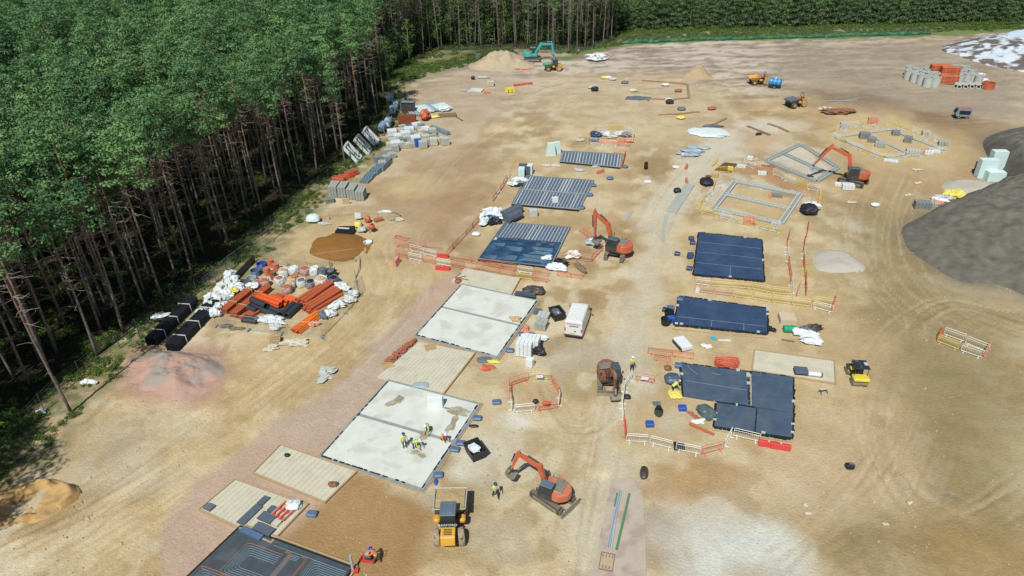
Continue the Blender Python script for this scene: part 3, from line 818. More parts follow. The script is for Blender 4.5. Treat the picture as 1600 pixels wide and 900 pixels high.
def plant_wood():
    kinds = [pine_kind(s, h=hh, crown=cr, spread=sp) for s, hh, cr, sp in ((1, 22, 6.2, 2.3), (2, 20.5, 5.6, 2.1), (3, 24, 7.2, 2.6), (4, 19, 5.2, 2.0), (5, 22.5, 7, 2.3), (6, 18.5, 6, 2.0), (7, 21.5, 4.6, 2.4))]
    leafy = [leafy_kind(20, 15, 11, 2.2), leafy_kind(21, 12, 9, 2.0), leafy_kind(22, 17, 12, 2.6, False)]
    q = random.Random(5)
    spots = []
    # trunks that the photograph lets one pick out along the edge
    front = [(85, 600), (152, 556), (22, 590), (112, 645), (193, 520), (168, 480), (100, 470), (226, 478), (255, 470), (300, 428), (283, 405), (318, 395), (345, 372), (387, 340), (410, 335), (443, 318), (440, 290), (470, 290), (495, 268), (530, 245), (540, 262), (565, 215), (590, 190), (592, 176), (575, 160), (600, 150), (597, 122), (620, 100), (60, 520), (10, 480), (46, 600), (330, 350), (372, 300), (400, 300), (640, 92), (662, 84), (690, 78), (718, 76), (752, 74), (780, 74), (838, 75), (856, 74), (866, 80), (888, 83), (902, 84), (914, 78), (927, 74), (942, 70), (955, 64), (880, 70), (846, 66), (824, 72), (807, 68)]
    for p in front:
        g = G(*p); spots.append((g.x, g.y, True))
    # the stand behind, on a loose grid
    s = 3.35; shade = []
    for i in range(-60, 30):
        for j in range(0, 80):
            x = i * s + q.uniform(-1.2, 1.2) + (j % 2) * s / 2; y = 36 + j * s * .9 + q.uniform(-1.2, 1.2)
            if not in_poly((x, y), FW): continue
            if edge_d(x, y) < 2.8 or q.random() < .09: continue
            if min((a - x) ** 2 + (b - y) ** 2 for a, b, _ in spots[:len(front)]) < 3.2: continue
            v = project((x, y, 21)); g = project((x, y, 9))
            if not v: continue
            if (-110 < v[0] <= 1010 and -70 < v[1] < 930) or (g and -40 < g[0] < 1000 and 0 < g[1] < 900 and edge_d(x, y) < 22):
                spots.append((x, y, False))
            elif -520 < v[0] < 100 and 60 < v[1] < 1100: shade.append((x, y))
    spots.sort(key=lambda a: math.dist((a[0], a[1], 12), (0, 0, CAMH)) - (60 if a[2] else 0))
    proto = {}
    fr_ = sorted([s_ for s_ in spots if s_[2]], key=lambda s_: s_[1] * .9 + s_[0] * .45)
    num = lambda k: '%d%s' % (k, 'th' if 10 < k % 100 < 14 else {1: 'st', 2: 'nd', 3: 'rd'}.get(k % 10, 'th'))
    flab = {(s_[0], s_[1]): 'bare-stemmed edge pine, %s trunk along the wood margin counted from the camera end' % num(i + 1) for i, s_ in enumerate(fr_)}
    def put(kd, k, x, y, label, cat, group, name):
        z = gz(x, y); rz = q.uniform(0, 6.28); sc = q.uniform(.9, 1.08)
        if (kd, k) not in proto:
            tr, de, cr, h = (kinds if kd == 'p' else leafy)[k]
            t = Thing(name, label, cat, (x, y, z), rz, group)
            t.part('trunk', tr, None); t.part('crown', cr, None)
            if de: t.part('dead_branches', de, None, kind='stuff')
            t.o.scale = (sc * q.uniform(.9, 1.1),) * 2 + (sc,)
            proto[(kd, k)] = t.o
        else:
            dup(proto[(kd, k)], (x, y, z), rz, label, group, (sc * q.uniform(.85, 1.1),) * 2 + (sc * q.uniform(.88, 1.06),))
    extra = list(shade)
    for i in range(-40, 0):
        for j in range(0, 12):
            x = -44 + i * 3.4 + q.uniform(-1.2, 1.2); y = 2 + j * 3.2 + q.uniform(-1.2, 1.2)
            if x > -130 and x < -47.3: extra.append((x, y))
    n = 0
    for (x, y, fr) in spots:
        if n < 292:
            put('p', q.randrange(7), x, y, flab.get((x, y), 'tall bare-stemmed pine with a blue green crown standing inside the dense wood'), 'pine tree', 'pine trees along the margin of the wood' if fr else 'pine trees inside the dense wood', 'pine_tree'); n += 1
        else: extra.append((x, y))
    # broad-leaved trees and birches by the far corner of the clearing
    for i, (px, py, k) in enumerate(sorted([(608, 128, 1), (650, 84, 2), (672, 80, 0), (686, 82, 0), (705, 76, 2), (735, 72, 1), (765, 70, 2), (790, 70, 1), (818, 66, 2), (893, 68, 1), (935, 62, 2), (948, 60, 1), (962, 58, 2), (640, 100, 1), (585, 128, 1), (700, 60, 2), (770, 55, 2), (745, 60, 2)])):
        g = G(px, py)
        put('l', k, g.x, g.y, 'slender leafy tree with light foliage at the far clearing, %s from the left' % num(i + 1), 'leafy tree', 'leafy trees by the far clearing', 'leafy_tree')
    return extra, kinds, leafy

def scatter(name, pts, meshes, label, cat, smin=.85, smax=1.1, seed=1, kind='stuff'):
    """one object: points carrying instances of a few plant meshes"""
    src = bpy.data.collections.new(name + '_kinds')
    for i, (parts) in enumerate(meshes):
        bm = bmesh.new(); mats = []
        me = bpy.data.meshes.new(name + '_kind')
        for p in parts:
            if p is None: continue
            n0 = len(bm.faces); bm.from_mesh(p); bm.faces.ensure_lookup_table()
            for f in bm.faces[n0:]: f.material_index = len(mats)
            mats.append(p.materials[0])
        bm.to_mesh(me); bm.free()
        for m in mats: me.materials.append(m)
        src.objects.link(bpy.data.objects.new(name + '_kind', me))
    me = bpy.data.meshes.new(name)
    me.from_pydata([(x, y, gz(x, y)) for x, y in pts], [], [])
    o = link(bpy.data.objects.new(name, me))
    tag(o, label, cat, kind=kind)
    ng = bpy.data.node_groups.new(name, 'GeometryNodeTree')
    ng.interface.new_socket('Geometry', in_out='INPUT', socket_type='NodeSocketGeometry')
    ng.interface.new_socket('Geometry', in_out='OUTPUT', socket_type='NodeSocketGeometry')
    N = ng.nodes; L = ng.links
    gi = N.new('NodeGroupInput'); go = N.new('NodeGroupOutput')
    ip = N.new('GeometryNodeInstanceOnPoints'); ci = N.new('GeometryNodeCollectionInfo')
    ci.inputs['Collection'].default_value = src; ci.inputs['Separate Children'].default_value = True; ci.inputs['Reset Children'].default_value = True
    ip.inputs['Pick Instance'].default_value = True
    ri = N.new('FunctionNodeRandomValue'); ri.data_type = 'INT'
    ri.inputs[4].default_value = 0; ri.inputs[5].default_value = len(meshes) - 1; ri.inputs['Seed'].default_value = seed
    rr = N.new('FunctionNodeRandomValue'); rr.data_type = 'FLOAT_VECTOR'; rr.inputs[0].default_value = (0, 0, 0); rr.inputs[1].default_value = (.06, .06, 6.28); rr.inputs['Seed'].default_value = seed + 1
    rs = N.new('FunctionNodeRandomValue'); rs.data_type = 'FLOAT'; rs.inputs[2].default_value = smin; rs.inputs[3].default_value = smax; rs.inputs['Seed'].default_value = seed + 2
    L.new(gi.outputs[0], ip.inputs['Points']); L.new(ci.outputs[0], ip.inputs['Instance'])
    L.new(ri.outputs[2], ip.inputs['Instance Index']); L.new(rr.outputs[0], ip.inputs['Rotation']); L.new(rs.outputs[1], ip.inputs['Scale'])
    L.new(ip.outputs[0], go.inputs[0])
    md = o.modifiers.new('scatter', 'NODES'); md.node_group = ng
    return o

extra, kinds, leafy = plant_wood()
scatter('distant_pines', extra, [k[:3] for k in kinds], 'the deeper pines of the dense wood, merging into one green canopy', 'woodland', seed=3)

# the younger plantation beyond the green netting
YOUNG = foliage_mat('young pine needles', (.062, .125, .050), (.150, .240, .090))
def plantation():
    q = random.Random(9); pts = []
    ks = [pine_kind(s, h=hh, crown=cr, spread=sp, dead=3, per=54, m=YOUNG) for s, hh, cr, sp in ((31, 13, 11.8, 1.9), (32, 11.5, 10.6, 1.8), (33, 14, 12.6, 2.0), (34, 9, 8.6, 1.8))]
    a = G(985, 46); b = G(1700, 30)
    n = int((b - a).length / 1.9)
    for r in range(14):
        for i in range(-4, n + 8):
            p = a + (b - a) * (i / n)
            pts.append((p.x + q.uniform(-.8, .8), p.y - 1.5 + r * 2.7 + q.uniform(-.9, .9)))
    for r in range(10):
        for i in range(-60, 0):
            pts.append((a.x + i * 2.4 + q.uniform(-.8, .8), a.y + 14 + r * 3 + q.uniform(-.9, .9)))
    scatter('plantation_pines', pts, [k[:3] for k in ks], 'band of younger bushy pines beyond the green netting fence', 'woodland', .8, 1.15, seed=8)
plantation()

# bracken, brambles and grass under and beside the trees
def undergrowth():
    q = random.Random(4)
    def clump(seed, r, hgt, size, m, n=5, per=55):
        g = random.Random(seed); cl = []
        for _ in range(n):
            a = g.uniform(0, 6.28); d = g.uniform(0, r)
            cl.append((d * math.cos(a), d * math.sin(a), hgt * g.uniform(.2, .6), r * .6, r * .6, hgt * .5))
        return leaf_mesh('clump', cl, per, size, m, seed, up=.8, aspect=.4)
    ks = [[clump(41, .7, .5, .13, FERN)], [clump(42, .8, .7, .15, LEAF)], [clump(43, .5, .4, .12, FERN)], [clump(44, .9, .8, .15, FERN, 6)]]
    pts = []
    E = EW
    for (ax, ay), (bx, by) in zip(E[:-1], E[1:]):
        L = math.dist((ax, ay), (bx, by)); nx, ny = -(by - ay) / L, (bx - ax) / L
        for k in range(int(L * 11)):
            t = q.random(); off = q.gauss(-1.4, 1.9)
            if off < -4.6: continue
            if vn(ax * .0 + (ax + (bx - ax) * t) * .35, (ay + (by - ay) * t) * .35, 2) < .42 and off < 0: continue
            pts.append((ax + (bx - ax) * t + nx * off, ay + (by - ay) * t + ny * off))
    scatter('verge_bracken', pts, ks, 'bracken and brambles growing along the foot of the perimeter fence', 'undergrowth', .3, .85, seed=12)
    pts = []
    for _ in range(5200):
        x = q.uniform(-75, 32); y = q.uniform(36, 216)
        if in_poly((x, y), FW) and 1.5 < edge_d(x, y) < 26 and float(vn(x * .25, y * .25, 6)) > .45: pts.append((x, y))
    scatter('woodland_undergrowth', pts, ks, 'sparse bracken and saplings on the dark woodland floor', 'undergrowth', .5, 1.5, seed=13)
    pts = []
    a = G(972, 60); b = G(1600, 42)
    for _ in range(900):
        t = q.random(); p = a + (b - a) * t; pts.append((p.x + q.uniform(-1, 1), p.y + q.uniform(-3, 8)))
    a = G(985, 52); b = G(1640, 34)
    for _ in range(1300):
        t = q.random(); p = a + (b - a) * t; pts.append((p.x + q.uniform(-1, 1), p.y + q.uniform(-1, 5)))
    a = G(600, 128); b = G(800, 80)
    for _ in range(420):
        t = q.random(); p = a + (b - a) * t; pts.append((p.x + q.uniform(-4, 2), p.y + q.uniform(-3.5, 5)))
    scatter('verge_grass', pts, [[clump(51, .8, .35, .13, FERN)], [clump(52, 1.0, .5, .15, FERN)]], 'long rough grass on the far verges of the site', 'grass', .6, 1.6, seed=14)
undergrowth()
def understory():
    q = random.Random(77); ks = [leafy_kind(s, h, cr, sp, True, 30, DUSK)[:3] for s, h, cr, sp in ((61, 6, 5.5, 1.7), (62, 8, 7.2, 1.9), (63, 4, 3.8, 1.4))]
    pts = []
    E = W2([(560, 150), (592, 120), (640, 90), (690, 75), (800, 70), (900, 69), (966, 56)])
    for (ax, ay), (bx, by) in zip(E[:-1], E[1:]):
        for k in range(int(math.dist((ax, ay), (bx, by)) * 2.0)):
            t = q.random(); pts.append((ax + (bx - ax) * t + q.uniform(-3, 2), ay + (by - ay) * t + q.uniform(1.5, 18)))
    scatter('understory_trees', pts, ks, 'young leafy trees filling the gaps between the tall far trunks', 'woodland', .7, 1.3, seed=15)
DUSK = foliage_mat('understory leaves', (.040, .095, .030), (.085, .150, .045))
understory()

# ================================================================== SLABS AND FOUNDATIONS
class Quad:
    """a plot on the ground from four surveyed corners: A near left, B far left, C far right, D near right; u runs A to B, v runs A to D"""
    def __init__(s, a, b, c, d):
        s.c = [G(*p) for p in (a, b, c, d)]
        s.lu = ((s.c[1] - s.c[0]).length + (s.c[2] - s.c[3]).length) / 2
        s.lv = ((s.c[3] - s.c[0]).length + (s.c[2] - s.c[1]).length) / 2
        s.mid = sum(s.c, Vector()) / 4
    def P(s, u, v, z=0.0):
        a, b, c, d = s.c
        p = (a * (1 - u) + b * u) * (1 - v) + (d * (1 - u) + c * u) * v
        return Vector((p.x, p.y, z))
    def box(s, mb, u0, u1, v0, v1, z0, z1):
        f = lambda z: [s.P(u0, v0, z), s.P(u0, v1, z), s.P(u1, v1, z), s.P(u1, v0, z)]
        return mb.loops([f(z0), f(z1)])
    def sheet(s, mb, u0, u1, v0, v1, z, amp=0.0, n=10, m=10, seed=0, edge=0.0):
        """a thin laid sheet with its own ripple and thickness"""
        q = random.Random(seed); i0 = len(mb.v)
        for i in range(n + 1):
            for j in range(m + 1):
                eu = q.uniform(-edge, edge) / s.lu if i in (0, n) else 0
                ev = q.uniform(-edge, edge) / s.lv if j in (0, m) else 0
                mb.v.append(tuple(s.P(u0 + (u1 - u0) * i / n + eu, v0 + (v1 - v0) * j / m + ev, z + q.uniform(0, amp))))
        w = m + 1
        for i in range(n):
            for j in range(m):
                a = i0 + i * w + j
                mb.f.append((a, a + 1, a + w + 1, a + w))
        return mb

def slab_thing(Q, name, label, cat='foundation slab', group='foundation slabs'):
    return Thing(name, label, cat, (Q.mid.x, Q.mid.y, 0), 0, group)

def edging(t, Q, m, name, sides, w=.14, z=.12, out=.16, parts=True):
    """kerb-like perimeter pieces butted round the slab"""
    U, V = w / Q.lu, w / Q.lv; ou, ov = out / Q.lu, out / Q.lv
    for sd in sides:
        b = MB()
        if sd == 'L': Q.box(b, -ou, 1 + ou, -ov, -ov + V, -.5, z)
        if sd == 'R': Q.box(b, -ou, 1 + ou, 1 + ov - V, 1 + ov, -.5, z + .004)
        if sd == 'N': Q.box(b, -ou, -ou + U, -ov + V + .002, 1 + ov - V - .002, -.5, z + .002)
        if sd == 'F': Q.box(b, 1 + ou - U, 1 + ou, -ov + V + .002, 1 + ov - V - .002, -.5, z + .003)
        t.part(name, b, m, w=True)

def concrete_slab(Q, label, split=.5, z=.20, stains=(), seed=1, channel=True, dark='LNR'):
    t = slab_thing(Q, 'concrete_slab', label)
    g = .42 / Q.lu
    for k, (u0, u1) in enumerate(((0, split - g / 2), (split + g / 2, 1))):
        b = MB(); Q.box(b, u0, u1, 0, 1, -.4, z)
        t.part('screed_bay', b, M['concrete'], w=True)
    b = MB(); Q.box(b, split - g / 2 + .001, split + g / 2 - .001, 0, 1, -.4, z - .07); t.part('movement_joint', b, M['grout'], w=True)
    edging(t, Q, M['grout'], 'edge_blockwork', 'LNRF', .28, z - .05, .30)
    edging(t, Q, M['kerb'], 'edge_brickwork', 'NR', .13, z - .11, .44)
    # ragged membrane turned up at the rim
    q = random.Random(seed)
    for sd in dark:
        b = MB(); n = 16
        for k in range(n):
            if q.random() < .2: continue
            a, c = k / n, (k + q.uniform(.5, .95)) / n
            w = q.uniform(.06, .13); zz = z + q.uniform(.01, .05)
            if sd == 'L': Q.box(b, a, c, -.12 / Q.lv, (w - .10) / Q.lv, z - .1, zz)
            if sd == 'R': Q.box(b, a, c, 1 - (w - .10) / Q.lv, 1 + .12 / Q.lv, z - .1, zz)
            if sd == 'N': Q.box(b, -.12 / Q.lu, (w - .10) / Q.lu, a, c, z - .1, zz)
        t.part('membrane_edge', b, M['black'], w=True)
    for i, (u, v, ru, rv, c) in enumerate(stains):
        b = MB(); pts = []
        for k in range(64):
            a = 2 * PI * k / 64; r = .85 + .25 * math.sin(2 * a + i) + 1.5 * (float(fbm(math.cos(a) * 1.7 + i * 5, math.sin(a) * 1.7, 3, 5)) - .5)
            pts.append(Q.P(u + ru * max(.1, r) * math.cos(a) / Q.lu, v + rv * max(.1, r) * math.sin(a) / Q.lv, z + .004))
        b.loops([[(p.x, p.y, z - .03) for p in pts], pts])
        t.part('mortar_stain', b, mat('damp mortar stain', C(184, 172, 150), .95, var=.14, scale=2, c2=C(160, 147, 124), t2=.5) if c == 0 else mat('faint washed stain', C(212, 209, 199), .9, var=.06, scale=3), w=True)
    return t

def block_floor(Q, label, nu, nv, z=.16, m='cream', edge='LRNF', seed=1):
    """beam and block floor: rows of infill blocks between beams"""
    t = slab_thing(Q, 'block_floor', label, 'block floor', 'beam and block floors')
    b = MB(); Q.box(b, 0, 1, 0, 1, -.4, z - .03); t.part('beam_bed', b, M['cream'], w=True)
    q = random.Random(seed)
    b = MB()
    for i in range(nu):
        for j in range(nv):
            dz = q.uniform(-.008, .010)
            Q.box(b, (i + .05) / nu, (i + .95) / nu, (j + .025) / nv, (j + .975) / nv, z - .031, z + dz)
    t.part('infill_blocks', b, M[m], w=True, kind='stuff')
    edging(t, Q, M['kerb'], 'edge_brickwork', edge, .14, z + .06, .16)
    return t

def infill_slab(Q, label, bays, n, z=.22, seed=1, u0=0.0, u1=1.0):
    """beams with long blue grey insulation infill panels between them"""
    t = slab_thing(Q, 'insulated_floor', label, 'insulated floor', 'insulated beam floors')
    q = random.Random(seed)
    b = MB(); Q.box(b, 0, 1, 0, 1, -.5, z - .06); t.part('beam_bed', b, M['beam'], w=True)
    me = {}
    for bi in range(bays):
        a = u0 + (u1 - u0) * bi / bays; c = u0 + (u1 - u0) * (bi + 1) / bays; g = .26 / Q.lu
        for k in range(n):
            b = MB(); w = .72 if q.random() < .85 else .45
            Q.box(b, a + g, c - g * .4, (k + .5 - w / 2) / n, (k + .5 + w / 2) / n, z - .061, z + q.uniform(-.015, .015))
            t.part('infill_panel', b, M['foaml'], w=True)
    for bi in range(1, bays):
        b = MB(); c = u0 + (u1 - u0) * bi / bays; Q.box(b, c - .13 / Q.lu, c + .2 / Q.lu, 0, 1, z - .06, z + .05); t.part('dividing_wall', b, M['grout'], w=True)
    edging(t, Q, M['blockd'], 'edge_blockwork', 'NLRF', .16, z + .05, .2)
    b = MB(); Q.box(b, -.3 / Q.lu, -.22 / Q.lu, -.01, 1.01, -.4, z + .02); t.part('membrane_edge', b, M['black'], w=True)
    return t

def dpm_slab(corners_uv, Q, label, seams, z=.2, m='dpm', seed=1, rolls=True, dark=()):
    """a slab under taped blue-black membrane"""
    t = slab_thing(Q, 'membrane_slab', label, 'membrane slab', 'slabs under blue black membrane')
    q = random.Random(seed)
    for (u0, u1, v0, v1, dz, mm) in corners_uv:
        b = MB(); Q.box(b, u0, u1, v0, v1, -.4, z - .012 + dz)
        Q.sheet(b, u0, u1, v0, v1, z + dz, .012, 22, 22, seed + int(u0 * 9) + int(v0 * 7), .05)
        t.part('membrane_sheet', b, M[mm], w=True)
    for (ua, va, ub, vb) in seams:
        b = MB(); A, B = Q.P(ua, va, z + .022), Q.P(ub, vb, z + .022)
        d = (B - A).normalized(); nn = Vector((-d.y, d.x, 0)) * .03
        b.loops([[A - nn, A + nn, A + nn + Vector((0, 0, .012)), A - nn + Vector((0, 0, .012))], [B - nn, B + nn, B + nn + Vector((0, 0, .012)), B - nn + Vector((0, 0, .012))]])
        t.part('taped_seam', b, mat('pale seam tape', C(132, 150, 172), .5, var=.1), w=True)
    return t

def ragged_edge(t, Q, side, z=.2, seed=1, u0=0, u1=1, base=0.0):
    """crumpled membrane skirt and shuttering along one edge"""
    q = random.Random(seed); b = MB(); n = 18; k2 = MB()
    for k in range(n):
        a = u0 + (u1 - u0) * k / n; c = u0 + (u1 - u0) * (k + q.uniform(.85, 1.02)) / n; w = q.uniform(.10, .22); zz = z + q.uniform(-.03, .05)
        o = q.uniform(.0, .05)
        if side == 'L': Q.box(b, a, c, base - (o + w) / Q.lv, base - o * .3 / Q.lv, -.2, zz)
        if side == 'R': Q.box(b, a, c, base + o * .3 / Q.lv, base + (o + w) / Q.lv, -.2, zz)
        if side == 'N': Q.box(b, base - (o + w) / Q.lu, base - o * .3 / Q.lu, a, c, -.2, zz)
        if side == 'F': Q.box(b, base + o * .3 / Q.lu, base + (o + w) / Q.lu, a, c, -.2, zz)
        if q.random() < .07:
            e = .22
            x0, x1 = (a, min(c, a + .35 / Q.lu)) if side in 'LR' else (a, min(c, a + .35 / Q.lv))
            if side == 'L': Q.box(k2, x0, x1, base - e / Q.lv, base + .1 / Q.lv, z, z + .14)
            if side == 'R': Q.box(k2, x0, x1, base - .1 / Q.lv, base + e / Q.lv, z, z + .14)
            if side == 'N': Q.box(k2, base - .1 / Q.lu, base + .12 / Q.lu, x0, x1, z, z + .14)
            if side == 'F': Q.box(k2, base - .12 / Q.lu, base + .1 / Q.lu, x0, x1, z, z + .14)
    t.part('membrane_skirt', b, M['black'], w=True)
    if k2.v: t.part('holding_down_block', k2, M['beam'], w=True, kind='stuff')

def timber_rim(t, Q, side, z=.16, out=.5, m='timber', name='timber_shutter'):
    b = MB()
    if side == 'L': Q.box(b, -.02, 1.02, -out / Q.lv, -(out - .07) / Q.lv, -.2, z)
    if side == 'R': Q.box(b, -.02, 1.02, 1 + (out - .07) / Q.lv, 1 + out / Q.lv, -.2, z)
    if side == 'N': Q.box(b, -out / Q.lu, -(out - .07) / Q.lu, -.02, 1.02, -.2, z)
    if side == 'F': Q.box(b, 1 + (out - .07) / Q.lu, 1 + out / Q.lu, -.02, 1.02, -.2, z)
    t.part(name, b, M[m], w=True)

# ---- left hand row, from the camera outwards
# underfloor heating slab
def heating_slab():
    Q = Quad((262, 935), (376, 826), (550, 890), (470, 1010))
    z = .2
    t = slab_thing(Q, 'heating_slab', 'dark slab laced with loops of grey and orange underfloor heating pipe', 'heating slab', None)
    b = MB(); Q.box(b, 0, 1, 0, 1, -.4, z); t.part('insulation_deck', b, mat('charcoal heating deck', C(74, 82, 88), .7, var=.18, scale=1.5, bump=.3, c2=C(88, 96, 104), t2=.6), w=True)
    edging(t, Q, M['kerb'], 'edge_brickwork', 'FR', .14, z + .02, .36)
    edging(t, Q, M['black'], 'membrane_edge', 'LFR', .12, z + .05, .12)
    def loop(u0, u1, v0, v1, n, m, step=.17, open_side=1, r=.016):
        """nested rounded U runs of pipe"""
        for k in range(n):
            du, dv = k * step / Q.lu, k * step / Q.lv
            a0, a1, b0, b1 = u0 + du, u1 - du, v0 + dv, v1 - dv
            if a1 - a0 < step * .8 / Q.lu or b1 - b0 < step * .8 / Q.lv: break
            c = min(.3 / Q.lu, (a1 - a0) * .4); d = min(.3 / Q.lv, (b1 - b0) * .4)
            pts = [(a0, v1 if open_side > 0 else v0), (a0, b0 + d) if open_side > 0 else (a0, b1 - d)]
            e = b0 if open_side > 0 else b1; s = 1 if open_side > 0 else -1
            pts += [(a0 + c * .3, e + s * d * .3), (a0 + c, e), (a1 - c, e), (a1 - c * .3, e + s * d * .3), (a1, e + s * d), (a1, v1 if open_side > 0 else v0)]
            bb = MB(); bb.tube([Q.P(u, v, z + r * .9) for u, v in pts], r, 5)
            t.part('heating_pipe', bb, m, w=True)
    P1 = mat('pale blue heating pipe', C(140, 166, 182), .5, var=.06); P2 = mat('orange heating pipe', C(214, 134, 92), .5, var=.08)
    loop(.42, .86, .16, .47, 1, P2); loop(.45, .83, .18, .47, 5, P1)
    loop(.04, .40, .04, .34, 8, P1); loop(.40, .43, .02, .30, 1, P2)
    loop(.30, .9, .51, .60, 4, P1, .12); loop(.28, .93, .47, .53, 3, P2, .1, -1)
    loop(.2, .93, .61, .66, 2, P2, .12, -1); loop(.1, .93, .70, .985, 9, P1); loop(.05, .5, .36, .60, 6, P1, .16, -1); loop(.02, .5, .60, .70, 2, P2, .14)
    for ua, va, ub, vb in ((.3, .05, .55, .5), (.18, .35, .42, .66), (.93, .35, .93, .98)):
        bb = MB(); bb.tube([Q.P(ua, va, z + .03), Q.P((ua + ub) / 2, (va + vb) / 2 + .03, z + .03), Q.P(ub, vb, z + .03)], .016, 5); t.part('heating_pipe', bb, P2 if va < .6 and ub < .9 else P1, w=True)
    return Q
HQ = heating_slab()

Q2 = Quad((314, 797), (368, 752), (478, 791), (424, 848))
block_floor(Q2, 'cream block floor strewn with dark insulation boards and a pink pallet', 26, 16)
Q3 = Quad((398, 740), (439, 698), (556, 738), (508, 785))
block_floor(Q3, 'empty cream block floor between the boarded one and the white slab', 26, 16, seed=3)
Q4 = Quad((504, 714), (608, 598), (746, 634), (659, 764))
concrete_slab(Q4, 'largest white concrete slab with men in safety vests working on it', .52, stains=[(.78, .22, .9, .55, 0), (.86, .86, .5, 1.6, 0), (.72, .9, 1.2, .45, 0), (.50, .72, .55, .8, 0), (.30, .78, .45, .8, 0), (.12, .62, .5, .9, 1), (.3, .3, .5, .4, 1), (.14, .2, .4, .3, 1)], seed=2)
Q5 = Quad((590, 590), (655, 536), (741, 553), (692, 616))
block_floor(Q5, 'cream block floor with a stack of salvaged red blocks on its left edge', 34, 17, edge='R', seed=5)
Q6 = Quad((652, 525), (722, 447), (838, 472), (777, 558))
concrete_slab(Q6, 'clean white two-bay concrete slab left of the white van', .53, seed=4, stains=[(.62, .62, .4, .3, 1), (.25, .5, .5, .3, 1)])
Q7 = Quad((706, 440), (727, 421), (812, 436), (798, 461))
block_floor(Q7, 'small pale block floor just below the double row of barriers', 12, 20, edge='R', seed=6)
Q8 = Quad((749, 406), (790, 350), (889, 357), (859, 418))
t8 = infill_slab(Q8, 'striped floor half covered in blue heating sheet left of the large excavator', 1, 20, u0=.56, u1=1)
def blue_half():
    b = MB(); Q8.sheet(b, 0, .50, 0, 1, .225, .02, 18, 26, 3, .05); Q8.box(b, .001, .499, .001, .999, 0, .222)
    t8.part('membrane_sheet', b, mat('deep blue sheet', C(44, 74, 104), .4, var=.3, scale=.9, bump=.5, bscale=2, c2=C(64, 104, 138), t2=.58), w=True)
    pm = mat('dull blue heating pipe', C(112, 146, 170), .5, var=.1)
    for (u0, u1, v0, v1, n, st) in ((.03, .42, .03, .22, 9, .15), (.04, .36, .25, .5, 8, .16), (.06, .2, .55, .9, 5, .16), (.24, .4, .62, .93, 5, .16)):
        for k in range(n):
            du, dv = k * st / Q8.lu, k * st / Q8.lv
            if u1 - du <= u0 + du or v1 - dv <= v0 + dv: break
            bb = MB(); bb.tube([Q8.P(a, c, .26) for a, c in ((u0 + du, v1), (u0 + du, v0 + dv), (u1 - du, v0 + dv), (u1 - du, v1))], .018, 4)
            t8.part('heating_pipe', bb, pm, w=True)
    b = MB(); Q8.sheet(b, .50, .57, .05, 1, .27, .05, 4, 16, 5, .05); t8.part('folded_sheet', b, M['dpm'], w=True)
    b = MB()
    for u, v in ((.52, .72), (.53, .3), (.47, .85), (.45, .66)): Q8.box(b, u, u + .05, v, v + .07, .22, .36)
    t8.part('loose_board', b, M['foam'], w=True, kind='stuff')
blue_half()
timber_rim(t8, Q8, 'N', .1, .9, 'kerb', 'edge_brickwork')
Q9 = Quad((801, 320), (824, 277), (926, 284), (904, 329))
t9 = infill_slab(Q9, 'two-bay striped floor with dark blue infill panels and one white board standing on it', 2, 21, seed=2)
Q10 = Quad((876, 254), (880, 238), (971, 243), (968, 263))
infill_slab(Q10, 'narrow striped floor beside the red barriers, farthest of the left row', 1, 19, seed=3)

# ---- right hand row
R1 = Quad((1084, 430), (1092, 365), (1189, 376), (1193, 440))
tt = dpm_slab([(0, .5, 0, 1, 0, 'dpm'), (.5, 1, 0, 1, .02, 'dpm')], R1, 'square slab under deep blue membrane above the yellow barriers', [(.5, .02, .5, .98), (.25, .02, .25, .98), (.75, .02, .75, .98), (.02, .52, .24, .52)])
for sd in 'LRNF': ragged_edge(tt, R1, sd, seed=ord(sd), base=0 if sd in 'LN' else 1)
timber_rim(tt, R1, 'N', .12, .8, 'kerb', 'edge_brickwork'); timber_rim(tt, R1, 'L', .1, .5, 'kerb', 'edge_brickwork')
R2 = Quad((1054, 508), (1062, 465), (1198, 484), (1198, 523))
tt = dpm_slab([(0, 1, 0, 1, 0, 'dpm')], R2, 'long narrow slab under deep blue membrane beside the black tubs', [(.25, .02, .25, .98), (.02, .4, .24, .4), (.02, .75, .24, .75)], seed=3)
for sd in 'LRNF': ragged_edge(tt, R2, sd, seed=ord(sd) + 5, base=0 if sd in 'LN' else 1)
timber_rim(tt, R2, 'N', .12, .9, 'kerb', 'edge_brickwork')
R3 = Quad((1113, 682), (1060, 570), (1240, 592), (1236, 684))
# an L: full width at the far side, narrower tail towards the camera
R3a = Quad((1068, 620), (1064, 570), (1238, 592), (1238, 648))
R3b = Quad((1116, 668), (1120, 632), (1238, 648), (1236, 686))
tt = dpm_slab([(0, 1, 0, .62, 0, 'dpm2'), (0, 1, .64, 1, .03, 'dpm2')], R3a, 'L-shaped slab under worn blue membrane beside the yellow roller', [(.45, .03, .43, .60), (.8, .28, .78, .36), (.94, .05, .7, .14)], seed=5, m='dpm2')
b = MB(); R3b.box(b, 0, 1, 0, .52, -.4, .19); R3b.sheet(b, 0, 1, 0, .52, .2, .015, 14, 14, 4, .05); tt.part('membrane_sheet', b, M['dpm2'], w=True)
b = MB(); R3b.box(b, 0, 1, .54, 1, -.4, .21); R3b.sheet(b, 0, 1, .54, 1, .22, .015, 14, 14, 5, .05); tt.part('membrane_sheet', b, M['dpm2'], w=True)
b = MB(); R3b.box(b, 0, 1, .52, .54, -.4, .205); tt.part('dark_gap_strip', b, M['black'], w=True)  # black strip standing in for the dark gap between the two sheets
